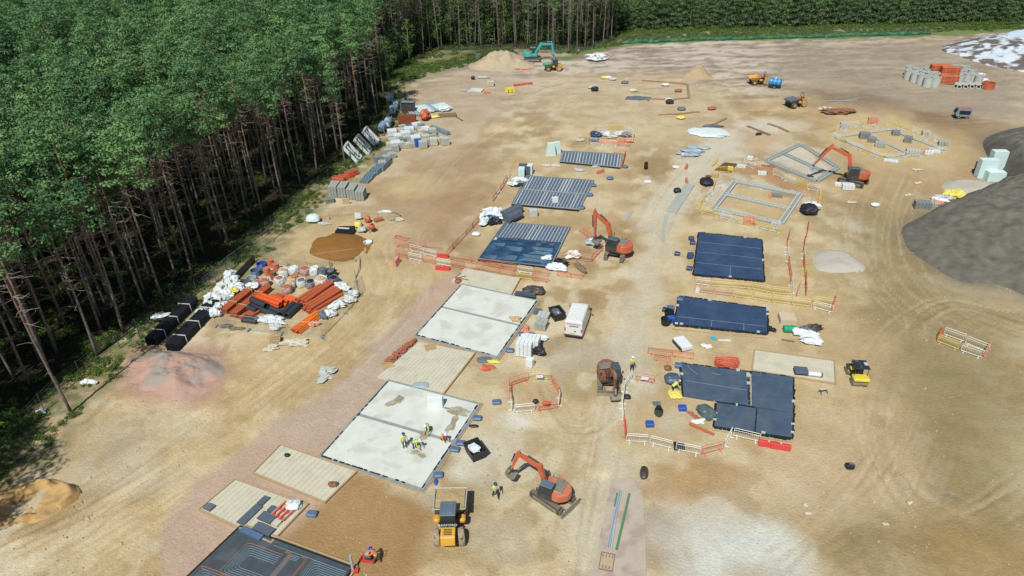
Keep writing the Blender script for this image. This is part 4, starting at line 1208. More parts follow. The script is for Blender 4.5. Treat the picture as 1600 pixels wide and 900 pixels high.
for (qq, sd, bs) in ((R3a, 'F', 1), (R3a, 'L', 0), (R3a, 'R', 1), (R3b, 'R', 1), (R3b, 'L', 0), (R3b, 'N', 0)):
    ragged_edge(tt, qq, sd, seed=ord(sd) + int(bs * 3) + int(qq.lu), base=bs)
ragged_edge(tt, R3a, 'R', seed=77, u0=.0, u1=1, base=.60)
ragged_edge(tt, R3b, 'F', seed=78, u0=.0, u1=.5, base=1.0, z=.24)
timber_rim(tt, R3b, 'N', .1, .5, 'kerb', 'edge_brickwork')
b = MB(); R3b.box(b, -.1, 1.25, -.05, -.03, -.2, .14); tt.part('timber_shutter', b, M['timber'], w=True)
R4 = Quad((1176, 580), (1180, 549), (1302, 566), (1304, 600))
block_floor(R4, 'cream block floor behind the L-shaped membrane slab', 12, 30, seed=9)

# ---- blockwork footings in the upper right
M['footb'] = mat('pale footing block', C(200, 198, 188), .95, var=.15, scale=4, bump=.4)
M['footc'] = mat('cream footing block', C(216, 206, 184), .95, var=.12, scale=4, bump=.4)
def footing(pts, cross, label, w=.75, z=.26, inner='cream', seed=1, m='block'):
    P = [G(*p) for p in pts]
    c = sum(P, Vector()) / len(P)
    t = Thing('blockwork_footing', label, 'footing', (c.x, c.y, 0), 0, 'blockwork footings')
    q = random.Random(seed)
    def wall(A, B, i):
        d = (B - A); L = d.length; d.normalize(); n = Vector((-d.y, d.x, 0))
        b = MB(); k = max(2, int(L / .62))
        hw = w / 2
        b.loops([[A - n * hw + Vector((0, 0, -.3)), A + n * hw + Vector((0, 0, -.3)), A + n * hw + Vector((0, 0, z - .1)), A - n * hw + Vector((0, 0, z - .1))], [B - n * hw + Vector((0, 0, -.3)), B + n * hw + Vector((0, 0, -.3)), B + n * hw + Vector((0, 0, z - .1)), B - n * hw + Vector((0, 0, z - .1))]])
        t.part('wall_core', b, M['grout'], w=True)
        b = MB()
        for s in (-1, 1):
            for j in range(k):
                a = A + d * (L * (j + .5) / k) + n * s * (hw - .11)
                b.box((a.x, a.y, z - .16 + i * .002), (L / k * .93, .2, .34 + q.uniform(0, .02)), math.atan2(d.y, d.x))
        t.part('facing_blocks', b, M[m], w=True, kind='stuff')
    n = len(P)
    for i in range(n): wall(P[i], P[(i + 1) % n], i)
    for j, (a, bb) in enumerate(cross): wall(G(*a), G(*bb), n + j)
    return t
footing([(1115, 327), (1149, 284), (1250, 305), (1220, 350)], [((1131, 304), (1235, 328))], 'two-room blockwork footing ringed by yellow barriers', w=.85, m='footb')
footing([(1197, 252), (1251, 226), (1309, 263), (1276, 284)], [((1227, 242), (1291, 271))], 'blockwork footing being backfilled by the excavator with the raised arm', w=.85, seed=2, m='block')
footing([(1305, 215), (1391, 203), (1474, 235), (1382, 246)], [((1352, 209), (1420, 241))], 'irregular blockwork footing farthest to the right with block packs inside', w=.8, seed=3, m='footc')
# shallow trench outline in the far field
def trench(pts, label, m):
    b = MB()
    for (a, c) in zip(pts[:-1], pts[1:]):
        A, B = at(*a), at(*c); d = (B - A).normalized(); n = Vector((-d.y, d.x, 0)) * .25
        b.loops([[A - n + Vector((0, 0, -.2)), A + n + Vector((0, 0, -.2)), A + n + Vector((0, 0, .22)), A - n + Vector((0, 0, .22))], [B - n + Vector((0, 0, -.2)), B + n + Vector((0, 0, -.2)), B + n + Vector((0, 0, .22)), B - n + Vector((0, 0, .22))]])
    single('trench_edging', b, m, label, 'trench edging', group='trench edgings')
brs = mat('brown trench spoil', C(168, 130, 92), .95, var=.2, scale=2)
trench([(1003, 126), (1040, 129), (1074, 132), (1077, 153), (1050, 156), (1010, 154)], 'brown trench edging round the far square plot', brs)
trench([(1030, 180), (1060, 179), (1092, 176)], 'short brown trench edging below the far plot', brs)
trench([(1113, 196), (1125, 191), (1134, 186)], 'short dark trench edging by the white washout patch', brs)
trench([(1168, 198), (1190, 207), (1203, 212)], 'long dark timber baulk right of the white washout patch', M['timberd'])
trench([(1200, 194), (1218, 200), (1232, 207)], 'brown ridge of spoil above the footings', brs)

# ================================================================== PLANT AND VEHICLES
def rounded(pts, r=.2, n=3):
    """round the corners of a 2D outline"""
    out = []; m = len(pts)
    for i in range(m):
        a, b, c = Vector(pts[i - 1]), Vector(pts[i]), Vector(pts[(i + 1) % m])
        p = b + (a - b).normalized() * min(r, (a - b).length * .45); q = b + (c - b).normalized() * min(r, (c - b).length * .45)
        for k in range(n + 1):
            t = k / n; out.append(tuple(p * (1 - t) ** 2 + b * 2 * t * (1 - t) + q * t * t))
    return out

def rot_thing(parent, name, rz, loc=(0, 0, 0)):
    return Matrix.Translation(loc) @ Matrix.Rotation(rz, 4, 'Z')

def xform(mb, m):
    mb.v = [tuple(m @ Vector(p)) for p in mb.v]; return mb

def excavator(label, loc, track_h, upper_h, S, body, boomc, boom, bucket_ang=0.0, blade=False, roof='roofg', cabm='dark', quick=False, bucketm='steel', tail=1.0):
    """tracked excavator. S scales it; boom = points (reach, height) of foot, knee, head, stick end in metres"""
    t = Thing('excavator', label, 'excavator', loc, 0, 'tracked excavators')
    T = Matrix.Rotation(track_h, 4, 'Z'); U = Matrix.Rotation(upper_h, 4, 'Z')
    L, G2, w, hh = 3.9 * S, 2.1 * S, .5 * S, .85 * S
    for s in (-1, 1):
        y = s * G2 / 2
        out = rounded([(-L / 2, .12 * S), (-L / 2 + .35 * S, .0), (L / 2 - .35 * S, .0), (L / 2, .12 * S), (L / 2, hh - .1 * S), (L / 2 - .3 * S, hh), (-L / 2 + .3 * S, hh), (-L / 2, hh - .1 * S)], .25 * S)
        b = MB(); b.side(out, y - w / 2, y + w / 2); xform(b, T)
        tr = t.part('track', b, M['dark'])
        b = MB()
        n = int(L / (.2 * S))
        for k in range(n):
            x = -L / 2 + .2 + (L - .4) * k / (n - 1)
            b.box((x, y, hh + .02 * S), (.12 * S, w * 1.02, .06 * S)); b.box((x, y, .0), (.12 * S, w * 1.02, .06 * S))
        for zz in (.25, .45, .65):
            for e in (-1, 1): b.box((e * (L / 2 + .01), y, zz * S), (.06 * S, w * 1.02, .1 * S))
        xform(b, T); t.part('track_shoes', b, M['steel'], tr, kind='stuff')
        b = MB(); yy = y + s * (w / 2 + .01)
        b.side(rounded([(-L / 2 + .4 * S, .22 * S), (L / 2 - .4 * S, .22 * S), (L / 2 - .4 * S, .6 * S), (-L / 2 + .4 * S, .6 * S)], .1 * S), yy - .03 * S, yy + .03 * S)
        xform(b, T); t.part('track_frame', b, M['steel'], tr)
    b = MB(); b.box((0, 0, .6 * S), (1.9 * S, 1.7 * S, .4 * S), bev=.08 * S); b.tube([(0, 0, .7 * S), (0, 0, 1.0 * S)], .6 * S, 14); xform(b, T); t.part('undercarriage', b, M['dark'])
    if blade:
        b = MB(); bx = L / 2 + .42 * S
        b.side([(bx - .06, .05 * S), (bx + .1, .05 * S), (bx + .02, .4 * S), (bx + .12, .78 * S), (bx, .78 * S), (bx - .12, .4 * S)], -G2 / 2 - w * .75, G2 / 2 + w * .75); xform(b, T); bl = t.part('dozer_blade', b, M['steel'])
        b = MB()
        for s in (-1, 1): b.box((L / 2 - .1 * S, s * .5 * S, .4 * S), (1.1 * S, .14 * S, .16 * S))
        xform(b, T); t.part('blade_arm', b, M['steel'], bl, kind='stuff')
    zf = 1.02 * S
    R_ = 2.15 * S * tail
    # superstructure: counterweight is a rounded arc behind
    arc = [(R_ * -math.cos(a), R_ * .66 * math.sin(a)) for a in [R(k) for k in range(-52, 53, 8)]]
    b = MB(); deck = [(1.15 * S, -1.2 * S), (1.15 * S, 1.2 * S), (-1.1 * S, 1.25 * S), (-1.1 * S, -1.25 * S)]
    b.prism(deck, zf, zf + .22 * S); xform(b, U); t.part('deck', b, M['dark'])
    cw = [(-1.0 * S, 1.24 * S)] + [(x, y) for x, y in reversed(arc)] + [(-1.0 * S, -1.24 * S)]
    ins = [(x * .96, y * .95) for x, y in cw]
    b = MB(); b.loops([[(x, y, zf + .02) for x, y in ins], [(x, y, zf + .12 * S) for x, y in cw], [(x, y, zf + .95 * S) for x, y in cw], [(x, y, zf + 1.08 * S) for x, y in ins]]); xform(b, U); t.part('counterweight', b, M[body], smooth=False)
    b = MB(); b.prism(rounded([(.9 * S, -1.22 * S), (.9 * S, -.5 * S), (-.35 * S, -.5 * S), (-.35 * S, -1.22 * S)], .12 * S), zf + .22 * S, zf + .78 * S); xform(b, U); t.part('tool_box', b, M[body])
    b = MB(); b.prism(rounded([(-.36 * S, -1.22 * S), (-.36 * S, 1.22 * S), (-1.02 * S, 1.22 * S), (-1.02 * S, -1.22 * S)], .1 * S), zf + .22 * S, zf + 1.1 * S); xform(b, U); hd = t.part('engine_hood', b, M[body])
    b = MB(); b.box((-.75 * S, -.1 * S, zf + 1.13 * S), (1.15 * S, 1.75 * S, .09 * S), bev=.03); b.tube([(-.9 * S, -.7 * S, zf + 1.1 * S), (-.9 * S, -.7 * S, zf + 1.5 * S)], .07 * S, 8); xform(b, U); t.part('hood_cover', b, M['steel'], hd)
    # cab: frame with glazing
    y0, y1, x0, x1, z0, z1 = .32 * S, 1.22 * S, -.45 * S, 1.2 * S, zf + .2 * S, zf + 1.75 * S
    prof = rounded([(x0, z0), (x1 - .05 * S, z0), (x1, z0 + .55 * S), (x1 - .3 * S, z1), (x0, z1)], .1 * S)
    b = MB(); b.side(prof, y0, y1); xform(b, U); cab = t.part('cab', b, M[cabm])
    b = MB(); gl = [(x0 + .12 * S, z0 + .5 * S), (x1 - .12 * S, z0 + .5 * S), (x1 - .36 * S, z1 - .12 * S), (x0 + .12 * S, z1 - .12 * S)]
    b.side(gl, y1 + .003, y1 + .02); xform(b, U); t.part('side_window', b, M['glass'], cab)
    b = MB(); b.side(gl, y0 - .02, y0 - .003); xform(b, U); t.part('side_window', b, M['glass'], cab)
    b = MB(); b.poly([U @ Vector(p) for p in ((x1 + .012, y0 + .08 * S, z0 + .55 * S), (x1 + .012, y1 - .08 * S, z0 + .55 * S), (x1 - .27 * S, y1 - .08 * S, z1 - .08 * S), (x1 - .27 * S, y0 + .08 * S, z1 - .08 * S))]); t.part('windscreen', b, M['glass'], cab)
    b = MB(); b.box(((x0 + x1) / 2 - .12 * S, (y0 + y1) / 2, z1 + .03 * S), (1.35 * S, .92 * S, .07 * S), bev=.025 * S); xform(b, U); t.part('roof', b, M[roof], cab)
    b = MB()
    if S > .8:
        for k in range(7): b.box((x0 + .2 * S + k * .19 * S, (y0 + y1) / 2, z1 + .09 * S), (.05 * S, .86 * S, .05 * S))
        xform(b, U); t.part('roof_guard', b, M['dark'], cab, kind='stuff')
    # handrails
    b = MB()
    for (xx, ya) in ((.85 * S, -1.15 * S), (-.3 * S, -1.15 * S)): b.tube([(xx, ya, zf + .7 * S), (xx, ya, zf + 1.35 * S)], .025, 5)
    b.tube([(.85 * S, -1.15 * S, zf + 1.35 * S), (-.3 * S, -1.15 * S, zf + 1.35 * S)], .025, 5); xform(b, U); t.part('handrail', b, M['steel'], kind='stuff')
    # boom: bent box section, foot - knee - head
    F, K, H, E = [Vector((p[0], 0, p[1])) for p in boom]
    by = -.05 * S
    def beam(pts, ws, hs, name, m, parent=None):
        b = MB(); rings = []
        for i, p in enumerate(pts):
            a = pts[max(i - 1, 0)]; c = pts[min(i + 1, len(pts) - 1)]
            d = (c - a).normalized(); n = Vector((-d.z, 0, d.x)); h = hs[i] / 2; w_ = ws / 2
            rings.append([p + n * h + Vector((0, by - w_, 0)), p + n * h + Vector((0, by + w_, 0)), p - n * h + Vector((0, by + w_, 0)), p - n * h + Vector((0, by - w_, 0))])
        b.loops(rings); xform(b, U); return t.part(name, b, m, parent)
    bm = beam([F, F.lerp(K, .75), K + (K - (F + H) / 2) * .06, K.lerp(H, .3), H], .40 * S, [.32 * S, .52 * S, .62 * S, .5 * S, .26 * S], 'boom', M[boomc])
    back = (H - E).normalized() * .55 * S
    st = beam([H + back, H, H.lerp(E, .3), E], .30 * S, [.16 * S, .5 * S, .38 * S, .2 * S], 'stick', M[boomc])
    def ram(a, c, name, parent):
        b = MB(); m_ = a.lerp(c, .55)
        b.tube([a + Vector((0, by, 0)), m_ + Vector((0, by, 0))], .085 * S, 8); xform(b, U); cy = t.part(name, b, M['dark'], parent)
        b = MB(); b.tube([m_ + Vector((0, by, 0)), c + Vector((0, by, 0))], .045 * S, 6); xform(b, U); t.part('ram_rod', b, M['pipes'], parent)
    up = Vector((0, 0, .42 * S))
    ram(K.lerp(H, .05) + up, H + back * .9 + Vector((0, 0, .05)), 'stick_ram', bm)
    ram(F + Vector((.35 * S, 0, -.25 * S)), F.lerp(K, .8) + Vector((.1 * S, 0, -.3 * S)), 'boom_ram', bm)
    d = (E - H).normalized(); nn = Vector((-d.z, 0, d.x))
    if nn.x < 0: nn = -nn
    ram(H.lerp(E, .1) + nn * .34 * S, E + nn * .3 * S - d * .15 * S, 'bucket_ram', st)
    # bucket
    pr = [(0, 0), (.25, .12), (.55, .0), (.62, -.35), (.5, -.75), (.15, -.98), (-.25, -.9), (.1, -.72), (.28, -.45), (.2, -.15)]
    b = MB(); c_, s_ = math.cos(bucket_ang), math.sin(bucket_ang)
    bp = [(E.x + (c_ * x - s_ * z) * S, E.z + (s_ * x + c_ * z) * S) for x, z in pr]
    b.side(bp, by - .5 * S, by + .5 * S); xform(b, U); t.part('bucket', b, M[bucketm])
    b = MB(); b.box((0, 0, 0), (.4 * S, .3 * S, .3 * S)); xform(b, U @ Matrix.Translation((E.x, by, E.z))); t.part('coupler', b, M['dark'])
    # mirrors
    b = MB()
    for yy, xx in ((1.42 * S, 1.1 * S), (-1.25 * S, .95 * S)): b.box((xx, yy, zf + 1.35 * S), (.06, .18 * S, .3 * S))
    xform(b, U); t.part('mirror', b, M['dark'], kind='stuff')
    return t

p = at(863, 779)
excavator('red and black mini excavator with a dozer blade near the yellow dumper, arm curled left', p, hdg((823, 770), (867, 800)), R(153), .80, 'orangeb', 'orange', [(.55, 1.35), (1.2, 3.2), (3.05, 3.75), (3.75, 1.7)], R(-20), blade=True, roof='roofg', tail=.95)
p = at(963, 398)
excavator('large orange excavator folded over the pink barriers beside the blue heated slab', p, R(-110), R(150), 1.0, 'orange', 'orange', [(.7, 1.9), (1.5, 4.2), (3.3, 5.4), (3.15, 1.9)], R(-60), cabm='dark', roof='roofg')
p = at(1332, 286)
excavator('orange excavator with its arm raised over the blockwork footing', p, hdg((1312, 283), (1347, 292)), R(163), 1.02, 'orange', 'orange', [(.6, 1.9), (1.4, 4.4), (4.3, 5.6), (6.3, 2.3)], R(-25), cabm='dark', bucketm='pipes')
p = at(950, 598)
excavator('rusty orange excavator facing the camera with a grey cab roof', p, R(-95), R(-84), .82, 'rust', 'rust', [(.6, 1.35), (1.1, 2.6), (2.5, 2.7), (3.0, .95)], R(-40), cabm='dark', roof='roofg', blade=True)
p = at(832, 95)
excavator('turquoise excavator at the edge of the far wood loading a dumper', p, R(-3), R(4), 1.12, 'teal', 'teal', [(.7, 2.0), (2.2, 4.1), (5.0, 4.0), (5.4, 1.2)], R(-30), cabm='dark', roof='teal')

def wheel(t, x, y, r, w, m='mud', yaw=0.0, parent=None, hub='yellow'):
    b = MB(); n = 18; M4 = Matrix.Translation((x, y, r)) @ Matrix.Rotation(yaw, 4, 'Z')
    prof = [(r * .55, -w / 2), (r * .9, -w / 2), (r, -w * .32), (r, w * .32), (r * .9, w / 2), (r * .55, w / 2)]
    rings = [[(q[0] * math.cos(2 * PI * k / n), q[1], q[0] * math.sin(2 * PI * k / n)) for k in range(n)] for q in prof]
    b.loops(rings); 
    for k in range(n):      # lugs
        a = 2 * PI * k / n; i = len(b.v)
        b.box((r * 1.0 * math.cos(a), (w * .18) * (1 if k % 2 else -1), r * 1.0 * math.sin(a)), (.06, w * .5, .06))
    xform(b, M4); o = t.part('wheel', b, M[m], parent)
    b = MB(); s = 1 if y > 0 else -1
    b.tube([(0, s * w * .30, 0), (0, s * w * .54, 0)], r * .45, 12); xform(b, M4); t.part('wheel_hub', b, M[hub], o)
    return o

def dumper(label, loc, h, S=1.0, skip='yellow', load=None, cab=True, articulate=0.0, bodym='yellow', bar=False, lettering=None, group='site dumpers'):
    """forward-tipping site dumper, skip in front (+x)"""
    t = Thing('site_dumper', label, 'dumper truck', loc, h, group)
    r = .62 * S
    for x, y in ((1.25, .95), (1.25, -.95)): wheel(t, x * S, y * S, r, .5 * S, 'blackm' if skip != 'yellow' or not cab else 'mud')
    for y in (.92, -.92): wheel(t, -1.35 * S, y * S, r, .46 * S, 'mud', articulate)
    b = MB(); b.box((1.1 * S, 0, .75 * S), (1.8 * S, .9 * S, .35 * S), bev=.05); b.box((-.9 * S, 0, .72 * S), (2.2 * S, 1.0 * S, .35 * S), bev=.05); t.part('chassis', b, M['dark'])
    # skip: open tub
    def tub(z): 
        return [(.25 * S, -1.18 * S, z), (.25 * S, 1.18 * S, z), (2.25 * S, 1.22 * S, z), (2.25 * S, -1.22 * S, z)]
    o0 = [(.6 * S, -.8 * S, .95 * S), (.6 * S, .8 * S, .95 * S), (1.8 * S, .9 * S, .95 * S), (1.8 * S, -.9 * S, .95 * S)]
    o1 = [(.15 * S, -1.2 * S, 1.85 * S), (.15 * S, 1.2 * S, 1.85 * S), (2.45 * S, 1.25 * S, 1.62 * S), (2.45 * S, -1.25 * S, 1.62 * S)]
    i1 = [(.22 * S, -1.13 * S, 1.85 * S), (.22 * S, 1.13 * S, 1.85 * S), (2.38 * S, 1.18 * S, 1.62 * S), (2.38 * S, -1.18 * S, 1.62 * S)]
    i0 = [(.65 * S, -.75 * S, 1.02 * S), (.65 * S, .75 * S, 1.02 * S), (1.75 * S, .85 * S, 1.02 * S), (1.75 * S, -.85 * S, 1.02 * S)]
    b = MB(); b.loops([o0, o1, i1, i0]); sk_ = t.part('skip', b, M[skip])
    b = MB()
    for ra in (o1,):
        for k in range(4):
            A, B = Vector(ra[k]), Vector(ra[(k + 1) % 4]); b.tube([A, B], .04 * S, 4)
    t.part('skip_rim', b, M['beam' if skip == 'mud' else skip], sk_, kind='stuff')
    if load:
        b = MB(); n = 9; i = 0
        for a in range(n + 1):
            for c in range(n + 1):
                u, v = a / n, c / n; hgt = .2 * math.sin(PI * u) * math.sin(PI * v)
                b.v.append(((.3 + 1.98 * u) * S, (-1.1 + 2.2 * v) * S, (1.78 - .16 * u + hgt * .6 + .05 * rnd.random()) * S))
        for a in range(n):
            for c in range(n):
                k = a * (n + 1) + c; b.f.append((k, k + n + 1, k + n + 2, k + 1))
        t.part('load', b, M[load])
    for s in (-1, 1):
        b = MB(); b.box((-.1 * S, s * .95 * S, 1.12 * S), (.65 * S, .5 * S, .45 * S), bev=.12 * S); t.part('mudguard', b, M[bodym])
    # engine cover at the back
    b = MB(); b.side(rounded([(-2.35 * S, .75 * S), (-1.15 * S, .75 * S), (-1.15 * S, 1.6 * S), (-2.15 * S, 1.52 * S)], .15 * S), -.52 * S, .52 * S); en = t.part('engine_cover', b, M[bodym])
    b = MB()
    for k in range(4): b.box((-1.5 * S - k * .14 * S, 0, 1.61 * S - k * .012 * S), (.06 * S, .6 * S, .03 * S))
    t.part('air_slot', b, M['dark'], en, kind='stuff')
    b = MB(); b.box((-.55 * S, 0, 1.05 * S), (1.2 * S, 1.0 * S, .35 * S), bev=.05); t.part('platform', b, M['dark'])
    b = MB(); b.box((-.75 * S, 0, 1.4 * S), (.5 * S, .55 * S, .14 * S), bev=.04); b.box((-1.0 * S, 0, 1.7 * S), (.12 * S, .52 * S, .6 * S), bev=.04); t.part('seat', b, M['black'])
    if cab:
        b = MB()
        for x, y in ((.05, .5), (.05, -.5), (-1.05, .5), (-1.05, -.5)): b.tube([(x * S, y * S, 1.2 * S), (x * S, y * S, 2.6 * S)], .045 * S, 6)
        t.part('canopy_posts', b, M['dark'], kind='stuff')
        b = MB(); b.box((-.5 * S, 0, 2.66 * S), (1.35 * S, 1.18 * S, .1 * S), bev=.04 * S); b.box((-.5 * S, 0, 2.72 * S), (1.0 * S, .8 * S, .05 * S), bev=.02 * S); t.part('canopy', b, M['roofg'])
        b = MB(); b.poly([(-1.12 * S, -.52 * S, 2.6 * S), (-1.12 * S, .52 * S, 2.6 * S), (-1.3 * S, .5 * S, 1.62 * S), (-1.3 * S, -.5 * S, 1.62 * S)]); t.part('rear_guard', b, mat('dark green mesh guard', C(44, 58, 54), .6, var=.2))
        b = MB()
        for s in (-1, 1): b.poly([(-.0, s * .53 * S, 2.55 * S), (-1.1 * S, s * .53 * S, 2.55 * S), (-1.15 * S, s * .53 * S, 1.3 * S), (-.0, s * .53 * S, 1.3 * S)])
        t.part('side_pane', b, M['glass'], kind='stuff')
    if bar:
        b = MB(); b.tube([(-1.15 * S, .42 * S, 1.3 * S), (-1.2 * S, .42 * S, 2.45 * S), (-1.22 * S, .25 * S, 2.75 * S), (-1.22 * S, -.25 * S, 2.75 * S), (-1.2 * S, -.42 * S, 2.45 * S), (-1.15 * S, -.42 * S, 1.3 * S)], .055 * S, 6); t.part('roll_bar', b, M['dark'])
        b = MB(); b.blob((-.65 * S, 0, 1.75 * S), (.5 * S, .55 * S, .8 * S), amp=.1, seed=3); 
        t.part('seat_cover', b, M['orangeb'])
    if lettering:
        cu = bpy.data.curves.new('lettering', 'FONT'); cu.body = lettering; cu.size = .31 * S; cu.align_x = 'CENTER'; cu.extrude = .006; cu.resolution_u = 3
        o = bpy.data.objects.new('lettering', cu); link(o)
        me = bpy.data.meshes.new_from_object(o.evaluated_get(bpy.context.evaluated_depsgraph_get())); bpy.data.objects.remove(o)
        me.materials.clear(); me.materials.append(M['white'])
        b = MB(); b.box((-1.36 * S, 0, 1.93 * S), (.06 * S, 1.16 * S, .42 * S)); nb = t.part('name_board', b, M['black'])
        o = t.part('lettering', me, None, nb)
        o.matrix_local = Matrix.Translation((-1.40 * S, 0, 1.83 * S)) @ Matrix.Rotation(R(-90), 4, 'Z') @ Matrix.Rotation(R(90), 4, 'X')
    return t
p = at(704, 824)
dumper('yellow dumper with a grey canopy and a full sandy skip, seen from behind', p, R(90), 1.04, 'mud', 'soil', True, R(8), lettering='BARFORD')
p = at(864, 110)
dumper('yellow dumper with a green skip beside the turquoise excavator', p, R(182), 1.0, 'pipeg', None, True)
p = at(1185, 131)
dumper('yellow dumper with an empty yellow skip beside the blue tank', p, R(180), 1.0, 'yellow', None, False, bar=True)
p = at(1243, 166)
dumper('yellow dumper with a dark skip and a hooped roll bar in the open field', p, R(200), 1.0, 'grey', None, False, bar=True)

def van():
    A, B = G(897, 528), G(911, 489)
    h = math.atan2(B.y - A.y, B.x - A.x)
    c = (A + B) / 2
    t = Thing('van', 'white panel van parked with its rear doors towards the camera', 'van', at(903, 508), h)
    L, W_, H = 5.5, 2.02, 2.35
    def sec(x, z0, z1, w, wt):
        return [(x, -w / 2, z0), (x, w / 2, z0), (x, w / 2, z0 + (z1 - z0) * .45), (x, wt / 2 + .06, z1 - .14), (x, wt / 2 - .06, z1), (x, -wt / 2 + .06, z1), (x, -wt / 2 - .06, z1 - .14), (x, -w / 2, z0 + (z1 - z0) * .45)]
    b = MB(); b.loops([sec(-2.72, .5, 2.2, 1.9, 1.72), sec(-2.62, .38, 2.36, 2.0, 1.8), sec(.7, .38, 2.42, 2.02, 1.8), sec(1.15, .38, 2.3, 2.02, 1.72), sec(1.95, .38, 1.42, 2.0, 1.75), sec(2.55, .4, 1.15, 1.9, 1.6), sec(2.75, .5, .95, 1.7, 1.4)])
    body = t.part('body', b, mat('van white', C(238, 238, 236), .3, var=.03, spec=.6, dust=.06))
    b = MB(); b.poly([(1.22, -.78, 2.24), (1.22, .78, 2.24), (1.92, .82, 1.45), (1.92, -.82, 1.45)]); b.v = [(x + .03, y, z + .03) for x, y, z in b.v]; t.part('windscreen', b, M['glass'], body)
    for s in (-1, 1):
        b = MB(); b.poly([(1.75, s * 1.0, 1.42), (.85, s * 1.012, 1.42), (.85, s * .93, 2.05), (1.28, s * .93, 2.05)]); t.part('side_window', b, M['glass'], body)
        b = MB(); b.box((1.45, s * 1.16, 1.45), (.14, .22, .34), bev=.04); t.part('mirror', b, M['black'], body)
        b = MB(); b.box((-2.70, s * .9, 1.2), (.06, .16, .42)); t.part('tail_light', b, M['red'], body)
        b = MB(); b.box((-2.72, s * .45, 1.32), (.02, .86, 1.62)); t.part('rear_door', b, mat('van white', C(238, 238, 236)), body)
    for x in (-1.75, 1.75):
        for s in (-1, 1): wheel(t, x, s * .88, .34, .22, 'black', hub='steel')
    b = MB(); b.box((-2.76, 0, .48), (.16, 1.98, .24), bev=.05); t.part('rear_bumper', b, M['black'])
    b = MB(); b.box((-2.75, .1, .78), (.02, .52, .12)); t.part('number_plate', b, M['yellowr'])
    b = MB(); b.box((-2.745, 0, 1.98), (.02, 1.5, .07)); t.part('red_stripe', b, M['red'])
    b = MB(); b.box((-2.745, -.05, 1.70), (.015, 1.0, .12)); t.part('faint_sign', b, M['blueg'])
    b = MB(); b.tube([(-2.74, -.2, 1.05), (-2.76, -.2, 1.05)], .09, 12); t.part('emblem', b, M['black'])
    b = MB()
    for x in (-2, -1, 0): b.box((x, 0, 2.42), (.05, 1.5, .03))
    t.part('roof_rib', b, mat('van white', C(238, 238, 236)), body, kind='stuff')
van()

def roller():
    t = Thing('road_roller', 'small yellow tandem roller with a black canopy beside the L-shaped slab', 'roller', at(1337, 592), R(83))
    for x in (-.9, .9):
        b = MB(); n = 22; b.loops([[(x + .42 * math.cos(2 * PI * k / n), y, .42 + .42 * math.sin(2 * PI * k / n)) for k in range(n)] for y in (-.72, .72)]); t.part('drum', b, M['steel'])
    b = MB(); b.box((-1.0, 0, .95), (.95, 1.5, .35), bev=.08); t.part('rear_cover', b, M['yellowr'])
    b = MB(); b.box((.95, 0, .85), (.8, 1.5, .28), bev=.06); b.box((-.1, 0, .75), (1.2, .9, .3), bev=.05); t.part('chassis', b, M['dark'])
    b = MB(); b.box((.35, .45, 1.15), (.5, .4, .3), bev=.06); t.part('side_pod', b, M['yellowr'])
    b = MB(); b.box((-.25, 0, 1.2), (.5, .6, .15), bev=.04); b.box((-.5, 0, 1.5), (.12, .55, .5), bev=.04); t.part('seat', b, M['black'])
    b = MB(); b.tube([(.25, 0, 1.0), (.1, 0, 1.45)], .03, 5); b.tube([(.06 + .0, -.2, 1.47), (.06, .2, 1.47)], .03, 5); t.part('steering_column', b, M['dark'])
    b = MB()
    for x, y in ((-.7, .6), (-.7, -.6), (.55, .6), (.55, -.6)): b.tube([(x - .1, y, .9), (x - .1, y, 1.95)], .04, 6)
    t.part('canopy_post', b, M['dark'], kind='stuff')
    b = MB(); b.box((-.2, 0, 1.98), (1.5, 1.4, .08), bev=.03); t.part('canopy', b, mat('black canopy', C(50, 54, 62), .4, var=.2, scale=2, c2=C(96, 104, 112), t2=.6))
    b = MB(); b.box((-.1, -.5, 2.04), (.5, .35, .03)); t.part('canopy_panel', b, M['beam'])
    b = MB(); b.box((-1.38, 0, .8), (.04, 1.3, .12)); t.part('rear_bar', b, M['dark'])
roller()

def bowser():
    t = Thing('water_bowser', 'bright blue water tank on a small trailer between two yellow dumpers', 'water tank', at(1210, 137), R(150))
    b = MB(); n = 18; b.loops([[(x, r * math.cos(2 * PI * k / n), 1.35 + r * math.sin(2 * PI * k / n)) for k in range(n)] for x, r in ((-1.3, .55), (-1.2, .8), (1.2, .8), (1.3, .55))]); tk = t.part('tank', b, M['skyb'])
    b = MB()
    for x in (-.8, 0, .8): b.ring((x - .04, 0, 1.35), (x + .04, 0, 1.35), .83, .8, 18)
    t.part('tank_band', b, M['pipes'], tk, kind='stuff')
    b = MB(); b.tube([(0, 0, 2.1), (0, 0, 2.3)], .2, 10); t.part('filler_cap', b, M['white'], tk)
    b = MB(); b.box((0, 0, .5), (2.6, 1.2, .12)); b.box((1.8, 0, .5), (1.2, .12, .1)); t.part('trailer_frame', b, M['dark'])
    for s in (-1, 1): wheel(t, -.1, s * .75, .33, .2, 'blackm', hub='steel')
bowser()

